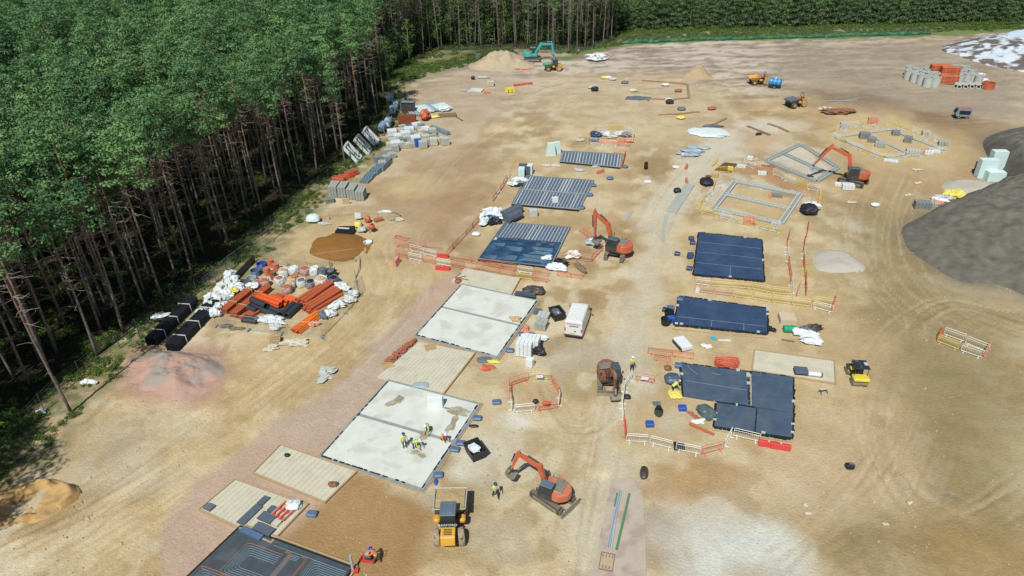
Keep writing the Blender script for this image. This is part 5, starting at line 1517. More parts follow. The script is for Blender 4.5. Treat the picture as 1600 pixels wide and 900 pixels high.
def generator():
    t = Thing('welfare_trailer', 'small pale blue box trailer with a dull red roof near the topsoil mound', 'trailer', at(1502, 184), R(165))
    b = MB(); b.side([(-1.3, .5), (1.2, .5), (1.5, 1.1), (1.1, 1.9), (-1.3, 1.9)], -.85, .85); bd = t.part('body', b, M['steelb'])
    b = MB(); b.box((-.1, 0, 1.93), (2.3, 1.3, .06)); t.part('roof', b, mat('dull red roof', C(176, 110, 120), .6, var=.15), bd)
    b = MB(); b.box((-.1, .862, 1.3), (1.9, .02, .75)); t.part('dark_side_panel', b, M['black'], bd)
    b = MB(); b.poly([(1.52, -.7, 1.12), (1.52, .7, 1.12), (1.14, .7, 1.82), (1.14, -.7, 1.82)]); t.part('front_window', b, M['black'], bd)
    for x in (-.7, .7):
        for s in (-1, 1): wheel(t, x, s * .75, .32, .2, 'blackm', hub='steel')
generator()

# ================================================================== PEOPLE
def person(label, loc, h, vest='hiv', hel='helw', pose='stand', legs='navy', S=1.0):
    t = Thing('person', label, 'person', loc, h)
    bend = {'stand': 0.05, 'walk': .1, 'bend': 1.05, 'crouch': .75, 'push': .45}[pose]
    hip = {'stand': .93, 'walk': .9, 'bend': .84, 'crouch': .5, 'push': .88}[pose] * S
    def up(d, y=0.0):   # along the spine
        return Vector((math.sin(bend) * d * S, y * S, hip + math.cos(bend) * d * S))
    V = []; E = []; Rr = []; Mi = []
    def add(p, r, par=None):
        V.append(tuple(p)); Rr.append(r * S); i = len(V) - 1
        if par is not None: E.append((par, i))
        return i
    pel = add(up(0), .145); wa = add(up(.22), .135, pel); ch = add(up(.42), .165, wa); nk = add(up(.56), .07, ch); he = add(up(.70) + Vector((.03, 0, 0)), .10, nk); add(up(.80) + Vector((.03, 0, 0)), .085, he)
    st = {'stand': (.03, -.05), 'walk': (.30, -.28), 'bend': (.08, -.05), 'crouch': (.0, -.15), 'push': (.22, -.25)}[pose]
    for s, dx in ((1, st[0]), (-1, st[1])):
        a = add(Vector((0, s * .10 * S, hip - .04 * S)), .10, pel)
        kx = dx * .6 + (.32 if pose == 'crouch' else .05)
        k = add(Vector((kx * S, s * .12 * S, hip * .52)), .07, a)
        f = add(Vector((dx * S, s * .12 * S, .10 * S)), .05, k)
        add(Vector(((dx + .16) * S, s * .13 * S, .045 * S)), .045, f)
    hands = {'stand': [(.12, .28, .88), (.12, -.28, .88)], 'walk': [(.28, .26, .95), (-.15, -.28, .95)], 'bend': [(.75, .2, .45), (.72, -.2, .42)], 'crouch': [(.6, .2, .35), (.6, -.2, .35)], 'push': [(.7, .22, .95), (.7, -.22, .95)]}[pose]
    hidx = []
    for s, hp in ((1, hands[0]), (-1, hands[1])):
        sh = add(up(.46, s * .19), .07, ch)
        hv = Vector((hp[0] * S, hp[1] * S, hp[2] * S)); mid = (Vector(V[sh]) + hv) / 2 + Vector((-.03, s * .06 * S, -.05 * S))
        el = add(mid, .05, sh); wr = add(hv, .035, el)
        dd = (hv - mid).normalized(); pa = add(hv + dd * .07 * S, .035, wr)
        for k in range(5):    # four fingers and the thumb
            o = Vector((0, (k - 1.5) * .018 * S, 0)) if k < 4 else Vector((.02, -s * .05 * S, -.01)) 
            add(hv + dd * ((.14 + .01 * (k == 1)) if k < 4 else .07) * S + o, .010, pa)
    me = bpy.data.meshes.new('body'); me.from_pydata(V, E, [])
    for k in ('skin', legs, vest, 'boot'): me.materials.append(M[k])
    o = bpy.data.objects.new('body', me); link(o, t.o)
    sk2 = o.modifiers.new('skin', 'SKIN'); me.update()
    if not me.skin_vertices:
        bm = bmesh.new(); bm.from_mesh(me); bm.verts.layers.skin.verify(); bm.to_mesh(me); bm.free()
    for i, r in enumerate(Rr):
        me.skin_vertices[0].data[i].radius = (r, r)
    me.skin_vertices[0].data[0].use_root = True
    o.modifiers.new('sub', 'SUBSURF').levels = 1; o.modifiers[-1].render_levels = 1
    # bake the modifiers, then colour clothing by height along the body
    dg = bpy.context.evaluated_depsgraph_get()
    me2 = bpy.data.meshes.new_from_object(o.evaluated_get(dg))
    o.modifiers.clear(); o.data = me2
    me2.materials.clear()
    for k in ('skin', legs, vest, 'boot'): me2.materials.append(M[k])
    hv = [Vector((q[0] * S, q[1] * S, q[2] * S)) for q in hands]; neck = up(.55)
    for f in me2.polygons:
        c = f.center; sp = (c - Vector(up(0))).dot((up(1) - up(0)).normalized())
        if min((c - q).length for q in hv) < .2 * S: f.material_index = 0
        elif sp > .57 * S: f.material_index = 0
        elif sp > .0 and not (c.z < hip * .8 and pose == 'stand' and abs(c.y) < .2): f.material_index = 2
        elif c.z < .13 * S: f.material_index = 3
        else: f.material_index = 1
        f.use_smooth = True
    # helmet with brim, kept clear of the face
    b = MB(); hc = up(.80) + Vector((.03, 0, .01)); n = 14
    ax = (up(1) - up(0)).normalized(); q = Vector((0, 0, 1)).rotation_difference(ax).to_matrix()
    rings = []
    for (z, r) in ((-.01, .155), (.005, .155), (.012, .125), (.06, .115), (.10, .08), (.125, .02)):
        rings.append([hc + q @ Vector((r * math.cos(2 * PI * k / n) * S * 1.12, r * math.sin(2 * PI * k / n) * S, z * S)) for k in range(n)])
    b.loops(rings); t.part('helmet', b, M[hel], smooth=True)
    for s in (-1, 1):
        b = MB(); b.blob(up(.735) + q @ Vector((.115 * S, s * .035 * S, .01)), (.02, .025, .015), 6, 4, 0); t.part('eye', b, M['black'])
    b = MB(); b.blob(up(.70) + q @ Vector((.13 * S, 0, 0)), (.03, .03, .04), 6, 4, 0); t.part('nose', b, M['skin'])
    # reflective bands
    b = MB()
    for d in (.16, .30):
        cc = up(d); rr = (.178 if d > .2 else .165) * S
        b.ring(cc - ax * .025, cc + ax * .025, rr * 1.0, rr * .9, 14)
    t.part('reflective_band', b, M['beam'], kind='stuff')
    return t
zs = .2
def on(px, py, z): p = G(px, py); p.z = z; return p
person('man in a yellow vest standing on the white slab, nearest to its joint', on(633, 702, zs), R(-60), 'hiv', 'helb', 'stand')
person('man in a pale vest leaning over beside the one at the slab joint', on(648, 703, zs), R(-30), 'hiv', 'helw', 'bend')
person('man in a yellow vest bending down in the far bay of the white slab', on(669, 676, zs), R(-100), 'hiv', 'helw', 'bend')
person('man in faded orange crouching at the right edge of the white slab', on(692, 690, zs), R(-50), 'hio', 'helw', 'crouch')
person('man in orange with a blue helmet pushing a red plate compactor', at(590, 880), R(165), 'hio', 'helb', 'push', 'boot')
person('man with a blue helmet and pale vest walking near the mini excavator', at(774, 777), R(-60), 'hiv', 'helb', 'walk', 'navy')
person('man in a yellow vest and white helmet at the corner of the pit barriers', at(987, 578), R(-80), 'hiv', 'helw', 'stand', 'navy')
person('man in a yellow vest stooping at the left edge of the L-shaped slab', at(1050, 613), R(20), 'hiv', 'helw', 'bend', 'navy')

def compactor():
    t = Thing('plate_compactor', 'red wheeled plate compactor held by the man in orange', 'compactor', at(577, 874), R(175))
    b = MB(); b.loops([rounded([(-.45, -.35), (.45, -.35), (.55, 0), (.45, .35), (-.45, .35)], .1) and [(x, y, .0) for x, y in rounded([(-.4, -.32), (.4, -.32), (.5, 0), (.4, .32), (-.4, .32)], .1)], [(x, y, .14) for x, y in rounded([(-.5, -.4), (.5, -.4), (.6, 0), (.5, .4), (-.5, .4)], .1)]]); t.part('base_plate', b, M['red'])
    b = MB(); b.box((0, 0, .38), (.55, .5, .42), bev=.08); t.part('engine', b, M['dark'])
    b = MB(); b.tube([(.1, 0, .6), (.1, 0, .68)], .16, 12); t.part('fuel_cap', b, M['pipes'])
    b = MB(); b.tube([(-.3, -.25, .3), (-1.0, -.25, .95), (-1.0, .25, .95), (-.3, .25, .3)], .025, 5); t.part('handle', b, M['dark'])
    b = MB(); b.tube([(-.5, -.4, .25), (.5, -.4, .3), (.6, 0, .35), (.5, .4, .3), (-.5, .4, .25), (-.5, -.4, .25)], .03, 5); t.part('frame', b, M['red'])
compactor()

# ================================================================== BARRIERS AND FENCES
def barrier_proto(m, L=2.2):
    def fr():
        b = MB(); r = .032; h = 1.02
        b.tube([(-L / 2, 0, .16), (-L / 2, 0, h - .06), (-L / 2 + .06, 0, h), (L / 2 - .06, 0, h), (L / 2, 0, h - .06), (L / 2, 0, .16), (-L / 2, 0, .16)], r, 5, cap=False)
        b.tube([(-L / 2, 0, .78), (L / 2, 0, .78)], r * .7, 4)
        return b.mesh('frame', M[m])
    def bars():
        b = MB()
        n = 13
        for k in range(1, n): b.box((-L / 2 + L * k / n, 0, .47), (.016, .012, .62))
        return b.mesh('infill_bars', M[m])
    def foot():
        b = MB(); b.box((0, 0, .03), (.09, .62, .06), bev=.012); b.box((0, 0, .11), (.05, .05, .14)); return b.mesh('foot', M[m])
    def plate():
        b = MB(); b.box((0, 0, .86), (L - .1, .014, .13)); return b.mesh('reflective_board', M['barw' if m != 'barw' else 'baro'])
    return fr(), bars(), foot(), plate()
BP = {k: barrier_proto(k) for k in ('barw', 'baro', 'bary', 'barp')}
BNAME = {'barw': 'white', 'baro': 'orange red', 'bary': 'yellow', 'barp': 'faded pink'}
def barrier(A, B, m, label, group, tip=0.0, z=None):
    mid = (A + B) / 2; d = B - A; L = d.length
    t = Thing('pedestrian_barrier', label, 'barrier', (mid.x, mid.y, gz(mid.x, mid.y) if z is None else z), math.atan2(d.y, d.x), group)
    fr, ba, fo, pl = BP[m]
    t.part('frame', fr, None)
    t.part('infill_bars', ba, None, kind='stuff')
    for s in (-1, 1):
        o = t.part('foot', fo, None); o.location.x = s * .8
    t.o.scale = (L / 2.2, 1, 1)
    if tip: t.o.rotation_euler[0] = tip
    return t
def run(pts, cols, where, tip=0.0, seed=0):
    """a line of barriers set end to end along surveyed ground points"""
    q = random.Random(seed)
    P = [G(*p) for p in pts]
    segs = []
    for a, c in zip(P[:-1], P[1:]):
        n = max(1, round((c - a).length / 2.25))
        for k in range(n): segs.append((a.lerp(c, (k + .03) / n), a.lerp(c, (k + .97) / n)))
    for i, (a, c) in enumerate(segs):
        m = cols[i % len(cols)]
        o = Vector((q.uniform(-.06, .06), q.uniform(-.08, .08), 0))
        lab = '%s barrier, %s of %d %s' % (BNAME[m], ORD[i] if i < 14 else 'number %d' % (i + 1), len(segs), where)
        if len(segs) == 1: lab = 'single %s barrier %s' % (BNAME[m], where)
        barrier(a + o, c + o, m, lab, 'pedestrian barriers ' + where, tip)
O, Wt, Y, K = 'baro', 'barw', 'bary', 'barp'
run([(618, 400), (660, 409), (705, 417), (745, 424), (780, 431), (857, 442)], [O, Wt, O, Wt, O, O, K, O, Y, O, O, O], 'from the left end of the lower cross row')
run([(640, 392), (683, 402), (735, 411), (784, 420), (858, 432)], [Wt, Wt, O, K, O, O, O, Wt, K, Y, O], 'from the left end of the upper cross row')
run([(618, 386), (690, 391)], [O, O, K], 'in the faint back row left of the diagonal rails')
run([(697, 402), (748, 346)], [K, O, K, K, O], 'up the diagonal beside the blue heated slab', seed=2)
run([(770, 316), (798, 274)], [K, Wt, K], 'up the edge of the two-bay striped floor', seed=3)
run([(903, 361), (928, 378)], [O, O], 'lying under the large excavator boom', tip=R(-60))
run([(884, 404), (925, 409), (941, 390)], [O, K, O, O], 'bent round below the large excavator boom', seed=4)
run([(868, 431), (911, 437)], [O, O], 'lying flat right of the cross rows', tip=R(-80))
run([(958, 240), (977, 243), (971, 264)], [O, O, K], 'at the right end of the narrow striped floor')
run([(920, 216), (932, 205), (950, 203), (975, 203), (990, 211), (989, 222)], [Y, Y, Wt, Y, Wt, Y, Wt, K], 'along the far side of the small ringed store', seed=5)
run([(921, 222), (945, 227), (985, 229)], [Wt, Wt, O, O, Wt], 'along the near side of the small ringed store', seed=6)
# right hand block
run([(1087, 444), (1110, 447), (1175, 452), (1205, 458), (1237, 461)], [Wt, Y, Y, Y, Y, Wt, Wt], 'in the upper row below the square membrane slab', seed=7)
run([(1085, 457), (1145, 463), (1175, 467), (1205, 472), (1267, 480)], [K, K, Y, Y, Y, Y, Y, Y], 'in the lower row below the square membrane slab', seed=8)
run([(1268, 473), (1303, 478)], [Y, Y], 'closing the top right corner of the yellow rows', seed=9)
run([(1269, 480), (1301, 489)], [Wt, Wt], 'at the right tip of the yellow rows', seed=9)
run([(1299, 486), (1306, 466)], [O], 'closing the right tip of the yellow rows', seed=9)
run([(1238, 461), (1233, 425), (1229, 395), (1232, 365)], [Wt, O, O, Wt, Wt, O, K], 'in the left line climbing from the yellow rows', seed=10)
run([(1259, 463), (1257, 430), (1255, 395), (1263, 350)], [O, O, Y, O, Wt, O, O], 'in the right line climbing from the yellow rows', seed=11)
run([(1244, 464), (1250, 446)], [K], 'between the two climbing lines')
run([(1275, 326), (1283, 300)], [O, Y, Y], 'above the black skip by the footings', seed=12)
run([(1093, 328), (1102, 312), (1114, 300), (1118, 284)], [Y, Y, Wt, Y], 'up the left side of the two-room footing', seed=13)
run([(1094, 331), (1125, 340), (1160, 350), (1185, 357), (1222, 366)], [Y, Wt, Y, Y, Y, Wt, Y, Y], 'along the foot of the two-room footing', seed=14)
run([(1206, 272), (1225, 280), (1242, 288), (1260, 296), (1280, 300)], [Wt, Wt, Y, Wt, Y, Y], 'behind the two-room footing', seed=15)
run([(1116, 268), (1142, 270)], [Y, Y], 'in front of the square brown pit', seed=16)
run([(1112, 262), (1122, 252)], [Y], 'left of the square brown pit', seed=16)
run([(1162, 255), (1184, 256)], [Wt], 'above the two-room footing', seed=16)
run([(1160, 258), (1200, 272)], [Wt, K, Y], 'between the brown pit and the two-room footing', seed=17)
run([(1296, 208), (1326, 198), (1356, 195)], [Y, Wt, Y, Wt], 'along the upper left of the farthest footing', seed=18)
run([(1390, 192), (1425, 205), (1450, 215), (1482, 234)], [Y, Y, Wt, Y, Wt, Wt], 'along the upper right of the farthest footing', seed=19)
run([(1300, 214), (1335, 231), (1372, 248), (1390, 250)], [Wt, Y, Wt, Wt, Y], 'along the near edge of the farthest footing', seed=20)
run([(1410, 246), (1450, 240), (1478, 238)], [Wt, K, Wt], 'at the near right of the farthest footing', seed=20)
# pit by the white bags
run([(795, 604), (826, 594)], [O], 'at the upper left of the five-sided pit')
run([(828, 593), (859, 594)], [Y], 'on the upper side of the five-sided pit')
run([(861, 597), (873, 618)], [O], 'at the upper right of the five-sided pit')
run([(874, 620), (872, 637)], [Wt], 'on the right side of the five-sided pit')
run([(870, 639), (838, 643)], [O], 'on the lower right of the five-sided pit')
run([(835, 643), (802, 646)], [Wt], 'on the lower left of the five-sided pit')
run([(799, 644), (796, 608)], [Wt, O], 'up the left side of the five-sided pit')
# ring below the rusty excavator
run([(1022, 600), (991, 594)], [O], 'with a white sign at the head of the drainage ring')
run([(988, 592), (976, 608), (972, 635), (974, 660)], [Wt, Wt, Wt, Wt], 'down the left side of the drainage ring', seed=21)
run([(974, 661), (976, 688)], [O, O], 'at the lower left of the drainage ring')
run([(977, 691), (1012, 693)], [Wt], 'first along the foot of the drainage ring')
run([(1015, 694), (1050, 703)], [Wt], 'second along the foot of the drainage ring')
run([(1054, 704), (1093, 712)], [Wt], 'in front of the dark drain cover')
run([(1094, 712), (1130, 703)], [O], 'turning up at the foot of the drainage ring')
run([(1131, 701), (1142, 680)], [Wt], 'linking the drainage ring to the L-shaped slab')
run([(1144, 682), (1187, 692)], [Wt], 'right under the L-shaped slab')
run([(1010, 553), (1050, 558), (1086, 563)], [O, O, O], 'lying end to end above the L-shaped slab', tip=R(-75), seed=22)
run([(1020, 563), (1046, 567)], [O], 'lying alone beside the long fallen row', tip=R(-80), seed=22)
# rectangle of four at the far right
run([(1473, 523), (1507, 535), (1544, 550)], [Wt, Wt], 'on the far side of the lone rectangle')
run([(1463, 534), (1498, 547)], [Y], 'on the near side of the lone rectangle')
run([(1500, 548), (1534, 560)], [Wt], 'at the near right of the lone rectangle')
run([(1464, 531), (1473, 518)], [O], 'closing the left end of the lone rectangle')
run([(1536, 558), (1546, 542)], [K], 'closing the right end of the lone rectangle')

def sign(px, py, label, h=.75, w=.7, z=.5, rz=0.0):
    t = Thing('site_sign', label, 'sign', at(px, py), rz, None)
    b = MB(); b.box((0, -.05, z + .2), (w, .02, h * .7)); t.part('board', b, M['white'])
    b = MB(); b.box((0, -.066, z + .42), (w, .01, .07)); t.part('red_band', b, M['red'])
    return t
sign(1007, 598, 'white notice board on the barrier at the head of the drainage ring', rz=R(-12))
sign(843, 595, 'white notice board on the yellow barrier of the five-sided pit', rz=R(-2))

def red_blocks():
    """water filled separators and stacked barrier parts"""
    def sep(px, py, rz, label, m='red', L=1.6, z=0.0, h=.55):
        t = Thing('plastic_separator', label, 'traffic separator', at(px, py, z), rz, 'red plastic separators')
        b = MB(); out = rounded([(-.28, 0), (.28, 0), (.13, h), (-.13, h)], .06)
        b.loops([[(-L / 2, y, zz) for y, zz in out], [(L / 2, y, zz) for y, zz in out]]); bd = t.part('body', b, M[m])
        for k in (-1, 1):
            b = MB(); b.box((k * L * .25, 0, h * .42), (L * .2, .40, h * .3)); t.part('recess', b, M['black' if False else 'brickr'], bd)
        b = MB(); b.tube([(0, 0, h), (0, 0, h + .05)], .06, 8); t.part('filler_cap', b, M['white'], bd)
    sep(692, 402, R(-5), 'bright red plastic separator between the upper cross row barriers', L=1.5)
    sep(692, 421, R(-10), 'red plastic separator lying below the lower cross row', L=1.9)
    sep(1200, 696, R(-15), 'red plastic separator under the L-shaped slab, left of its twin', L=1.7)
    sep(1219, 700, R(-15), 'red plastic separator under the L-shaped slab, right of its twin', L=1.7)
    sep(938, 270, R(40), 'red plastic separator standing below the narrow striped floor', 'orangeb')
    sep(946, 222, R(-5), 'red plastic separator at the left in the small ringed store', 'orangeb', 2.2)
    sep(966, 223, R(-5), 'red plastic separator at the right in the small ringed store', 'orangeb', 2.2)
    sep(620, 413, R(75), 'faded pink separator block left of the cross rows', 'barp', 1.4, h=.9)
    sep(1072, 262, R(70), 'small red separator beside the stone lane, nearer of two', 'orangeb', 1.6)
    sep(1073, 284, R(80), 'small red separator beside the stone lane, farther of two', 'orangeb', 1.5)
red_blocks()

def barrier_stack(px, py, n, rz, label, m='baro', L=2.2):
    """a stack of barriers laid flat"""
    t = Thing('barrier_stack', label, 'stack of barriers', at(px, py), rz, 'stacks of flat barriers')
    for k in range(n):
        o = t.part('barrier_panel', BP[m][0], None); o.rotation_euler = (R(90), 0, R(rnd.uniform(-6, 6))); o.location = (0, .5, .06 + k * .09); o['label'] = '%s panel' % BNAME[m]
        o2 = t.part('infill_bars', BP[m][1], None, o, kind='stuff')
barrier_stack(1134, 570, 7, R(-12), 'stack of flat orange barriers above the L-shaped slab')
barrier_stack(1136, 566, 6, R(-8), 'second stack of flat orange barriers just behind the first one')
barrier_stack(541, 278, 8, R(25), 'heap of bright red barrier panels above the grey block packs, left side', 'baro')
barrier_stack(550, 274, 10, R(50), 'heap of bright red barrier panels above the grey block packs, right side', 'baro')
barrier_stack(530, 282, 8, R(-20), 'heap of bright red barrier panels above the grey block packs, lowest', 'baro')
barrier_stack(628, 372, 2, R(-30), 'few pink barrier panels above the left end of the cross rows', 'barp')
barrier_stack(810, 133, 4, R(20), 'pile of faded red barriers beside the yellow rollers in the far field', 'baro')
barrier_stack(824, 131, 4, R(10), 'second pile of faded red barriers in the far field', 'baro')
barrier_stack(806, 107, 2, R(-5), 'long faded red barriers lying below the beige spoil heap', 'baro')
barrier_stack(822, 108, 2, R(-8), 'faded red barriers lying right of the beige spoil heap', 'baro')

def mesh_fence(pts, label, h=2.0, m='fgreen', post=2.8, wires=7, uprights=.5, name='perimeter_fence', lean=0.0):
    P = [G(*p) for p in pts]
    t = Thing(name, label, 'fence', P[0])
    fr = []; 
    for a, c in zip(P[:-1], P[1:]):
        n = max(1, round((c - a).length / post))
        for k in range(n): fr.append((a.lerp(c, k / n)))
    fr.append(P[-1])
    for p in fr:
        b = MB(); z = gz(p.x, p.y); b.tube([(p.x, p.y, z - .3), (p.x, p.y, z + h + .1)], .04, 6); t.part('post', b, M[m], w=True)
    b = MB()
    for i in range(wires):
        zz = .08 + (h - .1) * i / (wires - 1)
        for a, c in zip(fr[:-1], fr[1:]):
            b.box(((a.x + c.x) / 2, (a.y + c.y) / 2, zz + gz(a.x, a.y)), ((c - a).length, .014, .014), math.atan2((c - a).y, (c - a).x))
    for a, c in zip(fr[:-1], fr[1:]):
        n = int((c - a).length / uprights)
        for k in range(1, n):
            p = a.lerp(c, k / n); b.box((p.x, p.y, h / 2 + gz(a.x, a.y)), (.010, .010, h))
    t.part('wire_mesh', b, M[m], w=True, kind='stuff')
    return t
FP = [(-40, 742), (10, 704), (97, 614), (157, 567), (218, 523), (277, 477), (338, 440), (372, 412)]
mesh_fence(FP, 'dark green wire fence along the foot of the wood in the lower left')
mesh_fence([(372, 398), (410, 372), (468, 318), (528, 272), (580, 226), (606, 190)], 'green wire fence between the wood and the block packs')
mesh_fence([(606, 190), (612, 160), (606, 140)], 'short wire fence behind the blue sheeted frames')
mesh_fence([(690, 84), (800, 82), (905, 81), (968, 68)], 'thin wire fence in front of the tall far trees', m='galv')
mesh_fence([(970, 66), (1200, 58), (1460, 55)], 'thin wire fence above the green netting', m='galv', h=2.2)

def panel(A, B, label, group, h=1.95):
    """one temporary fence panel on two block feet"""
    mid = (A + B) / 2; d = B - A; L = d.length
    t = Thing('fence_panel', label, 'fence panel', (mid.x, mid.y, gz(mid.x, mid.y)), math.atan2(d.y, d.x), group)
    b = MB(); b.tube([(-L / 2, 0, .1), (-L / 2, 0, h), (L / 2, 0, h), (L / 2, 0, .1), (-L / 2, 0, .1)], .022, 4, cap=False); t.part('frame', b, M['galv'])
    b = MB(); n = int(L / .32)
    for k in range(1, n): b.box((-L / 2 + L * k / n, 0, h / 2 + .05), (.008, .008, h - .1))
    for k in range(1, 9): b.box((0, 0, .1 + (h - .1) * k / 9), (L, .008, .008))
    t.part('wire_mesh', b, M['galv'], kind='stuff')
    for s in (-1, 1):
        b = MB(); b.box((s * L / 2, 0, .07), (.22, .62, .14), bev=.03); t.part('block_foot', b, M['blockd'])
def panels(pts, where, step=3.4):
    P = [G(*p) for p in pts]; k = 0
    tot = sum(max(1, round((c - a).length / step)) for a, c in zip(P[:-1], P[1:]))
    for a, c in zip(P[:-1], P[1:]):
        n = max(1, round((c - a).length / step))
        for i in range(n):
            panel(a.lerp(c, i / n), a.lerp(c, (i + 1) / n), 'mesh fence panel, %s of %d %s' % (ORD[k] if k < 14 else 'number %d' % (k + 1), tot, where), 'mesh fence panels ' + where); k += 1
panels([(338, 510), (440, 522), (504, 526)], 'along the foot of the pipe store')
panels([(504, 526), (540, 490), (562, 462), (556, 440)], 'along the right side of the pipe store')
panels([(556, 408), (480, 420), (420, 410), (398, 394)], 'between the pipe store and the brown sand heap')
panels([(398, 394), (360, 420), (322, 455)], 'behind the pipe store by the wood')
panels([(400, 392), (470, 345), (560, 338), (622, 346)], 'above the brown sand heap')

def netting():
    t = Thing('green_netting', 'long band of emerald green netting along the foot of the plantation', 'netting fence', at(970, 68))
    P = [G(970, 69), G(1060, 66), G(1200, 62), G(1330, 58), G(1455, 55)]
    q = random.Random(3); k = 0
    nm = mat('emerald netting', C(62, 128, 100), .8, var=.35, scale=1.2, c2=C(104, 150, 116), t2=.56)
    for a, c in zip(P[:-1], P[1:]):
        n = int((c - a).length / 5)
        for i in range(n):
            p0, p1 = a.lerp(c, i / n), a.lerp(c, (i + 1) / n); b = MB(); m_ = 6
            rows = []
            for j in range(m_ + 1):
                p = p0.lerp(p1, j / m_); z = gz(p.x, p.y); h = .95 + q.uniform(-.35, .3); o = q.uniform(-.15, .15)
                rows.append([(p.x, p.y + o + .25, z), (p.x, p.y + .03 + o * .5, z + h * .5), (p.x, p.y, z + h), (p.x, p.y + .03, z + h), (p.x, p.y + .06 + o * .5, z + h * .5), (p.x, p.y + o + .3, z)])
            b.loops(rows); t.part('net_panel', b, nm, w=True)
    for a, c in zip(P[:-1], P[1:]):
        n = int((c - a).length / 5)
        for i in range(n):
            p = a.lerp(c, i / n); z = gz(p.x, p.y); b = MB(); b.box((p.x, p.y + .1, z + .8), (.08, .08, 1.6)); t.part('stake', b, M['timberd'], w=True)
netting()

# ================================================================== STORES AND LOOSE MATERIALS
def wpack(px, py, nx, ny, nz, bs, rz, m, label, name='block_pack', cat='block pack', group='wrapped block packs', gap=.012, z=0.0, pallet=True, wrap=None):
    """palletised pack of blocks, every block its own piece of geometry"""
    t = Thing(name, label, cat, at(px, py, z), rz, group)
    X, Yd = nx * bs[0], ny * bs[1]; z0 = .13 if pallet else 0
    if pallet:
        b = MB()
        for k in range(3): b.box((0, (k - 1) * Yd * .42, .05), (X, .1, .09))
        for k in range(5): b.box(((k - 2) * X * .22, 0, .112), (.1, Yd, .022))
        t.part('pallet', b, M['timber'])
    q = random.Random(int(px * 7 + py)); b = MB()
    for i in range(nx):
        for j in range(ny):
            for k in range(nz):
                if 0 < i < nx - 1 and 0 < j < ny - 1 and k < nz - 1: continue
                o = q.uniform(-.006, .006)
                b.box((-X / 2 + bs[0] * (i + .5) + o, -Yd / 2 + bs[1] * (j + .5) + o, z0 + bs[2] * (k + .5)), (bs[0] - gap, bs[1] - gap, bs[2] - gap))
    t.part('blocks', b, M[m], kind='stuff')
    if wrap:
        b = MB(); b.box((0, 0, z0 + bs[2] * nz + .01), (X + .02, Yd + .02, .02)); t.part('wrap', b, M[wrap])
    return t
M['bagp'] = mat('dull pink bag', C(196, 160, 148), .8, var=.2, scale=3, bump=.5)
def bag(px, py, label, m='bagw', s=.95, fill='soil', z=0.0, rz=0.0, group='bulk bags'):
    t = Thing('bulk_bag', label, 'bulk bag', at(px, py, z), rz, group)
    q = random.Random(int(px * 3 + py * 5)); b = MB(); rings = []; n = 12
    for zz, r in ((0, .44), (.12, .52), (.4, .55), (.7, .52), (.82, .46)):
        rings.append([(math.copysign(abs(math.cos(2 * PI * k / n)) ** .6, math.cos(2 * PI * k / n)) * r * s * q.uniform(.93, 1.07), math.copysign(abs(math.sin(2 * PI * k / n)) ** .6, math.sin(2 * PI * k / n)) * r * s * q.uniform(.93, 1.07), zz * s) for k in range(n)])
    rings.append([(x * .8, y * .8, z_ - .1 * s) for x, y, z_ in rings[-1]])
    b.loops(rings); t.part('bag_body', b, M[m])
    if fill:
        b = MB(); b.blob((0, 0, .74 * s), (.72 * s, .72 * s, .3 * s), amp=.15, seed=int(px)); t.part('contents', b, M[fill])
    b = MB()
    for sx in (-1, 1):
        for sy in (-1, 1): b.tube([(sx * .42 * s, sy * .3 * s, .8 * s), (sx * .4 * s, sy * .36 * s, 1.0 * s), (sx * .3 * s, sy * .42 * s, .8 * s)], .025, 4)
    t.part('lifting_loop', b, M[m], kind='stuff')
    return t
def crumple(px, py, d, m, label, name='sheeting_heap', cat='crumpled sheeting', z=0.0, rz=0.0, n=14, amp=.22, group=None, seed=None):
    b = MB(); b.blob((0, 0, d[2] * .42), d, n + 6 if amp > .14 else n, 9, amp * (1.25 if amp > .14 else 1), seed if seed is not None else int(px * 5 + py), .4, min(1.0, max(0, amp - .08) * 7))
    return single(name, b, M[m], label, cat, at(px, py, z), rz, group)
def skipbox(px, py, rz, label, L=1.9, W_=1.2, h=.95, m='black', fill='whites'):
    t = Thing('tipping_skip', label, 'skip', at(px, py), rz, 'black plastic skips')
    o0 = [(-L * .38, -W_ * .4, .14), (L * .38, -W_ * .4, .14), (L * .38, W_ * .4, .14), (-L * .38, W_ * .4, .14)]
    o1 = [(-L / 2, -W_ / 2, h), (L / 2, -W_ / 2, h), (L / 2, W_ / 2, h), (-L / 2, W_ / 2, h)]
    i1 = [(x * .9, y * .88, z) for x, y, z in o1]; i0 = [(x * .9, y * .88, .5) for x, y, z in o0]
    b = MB(); b.loops([o0, o1, i1, i0]); bd = t.part('body', b, M[m])
    b = MB(); b.tube([Vector(p) for p in o1] + [Vector(o1[0])], .04, 5); t.part('rim', b, M['dark'], bd)
    b = MB()
    for s in (-1, 1): b.box((0, s * W_ * .28, .07), (L * .7, .14, .14))
    t.part('fork_channel', b, M['dark'], bd)
    if fill:
        b = MB(); b.blob((-L * .1, 0, h * .72), (L * .62, W_ * .66, .5), 12, 6, .25, int(px)); t.part('contents', b, M[fill])
    b = MB(); b.box((L * .2, 0, h * .9), (.4, .1, .02)); t.part('label_plate', b, M['white'])
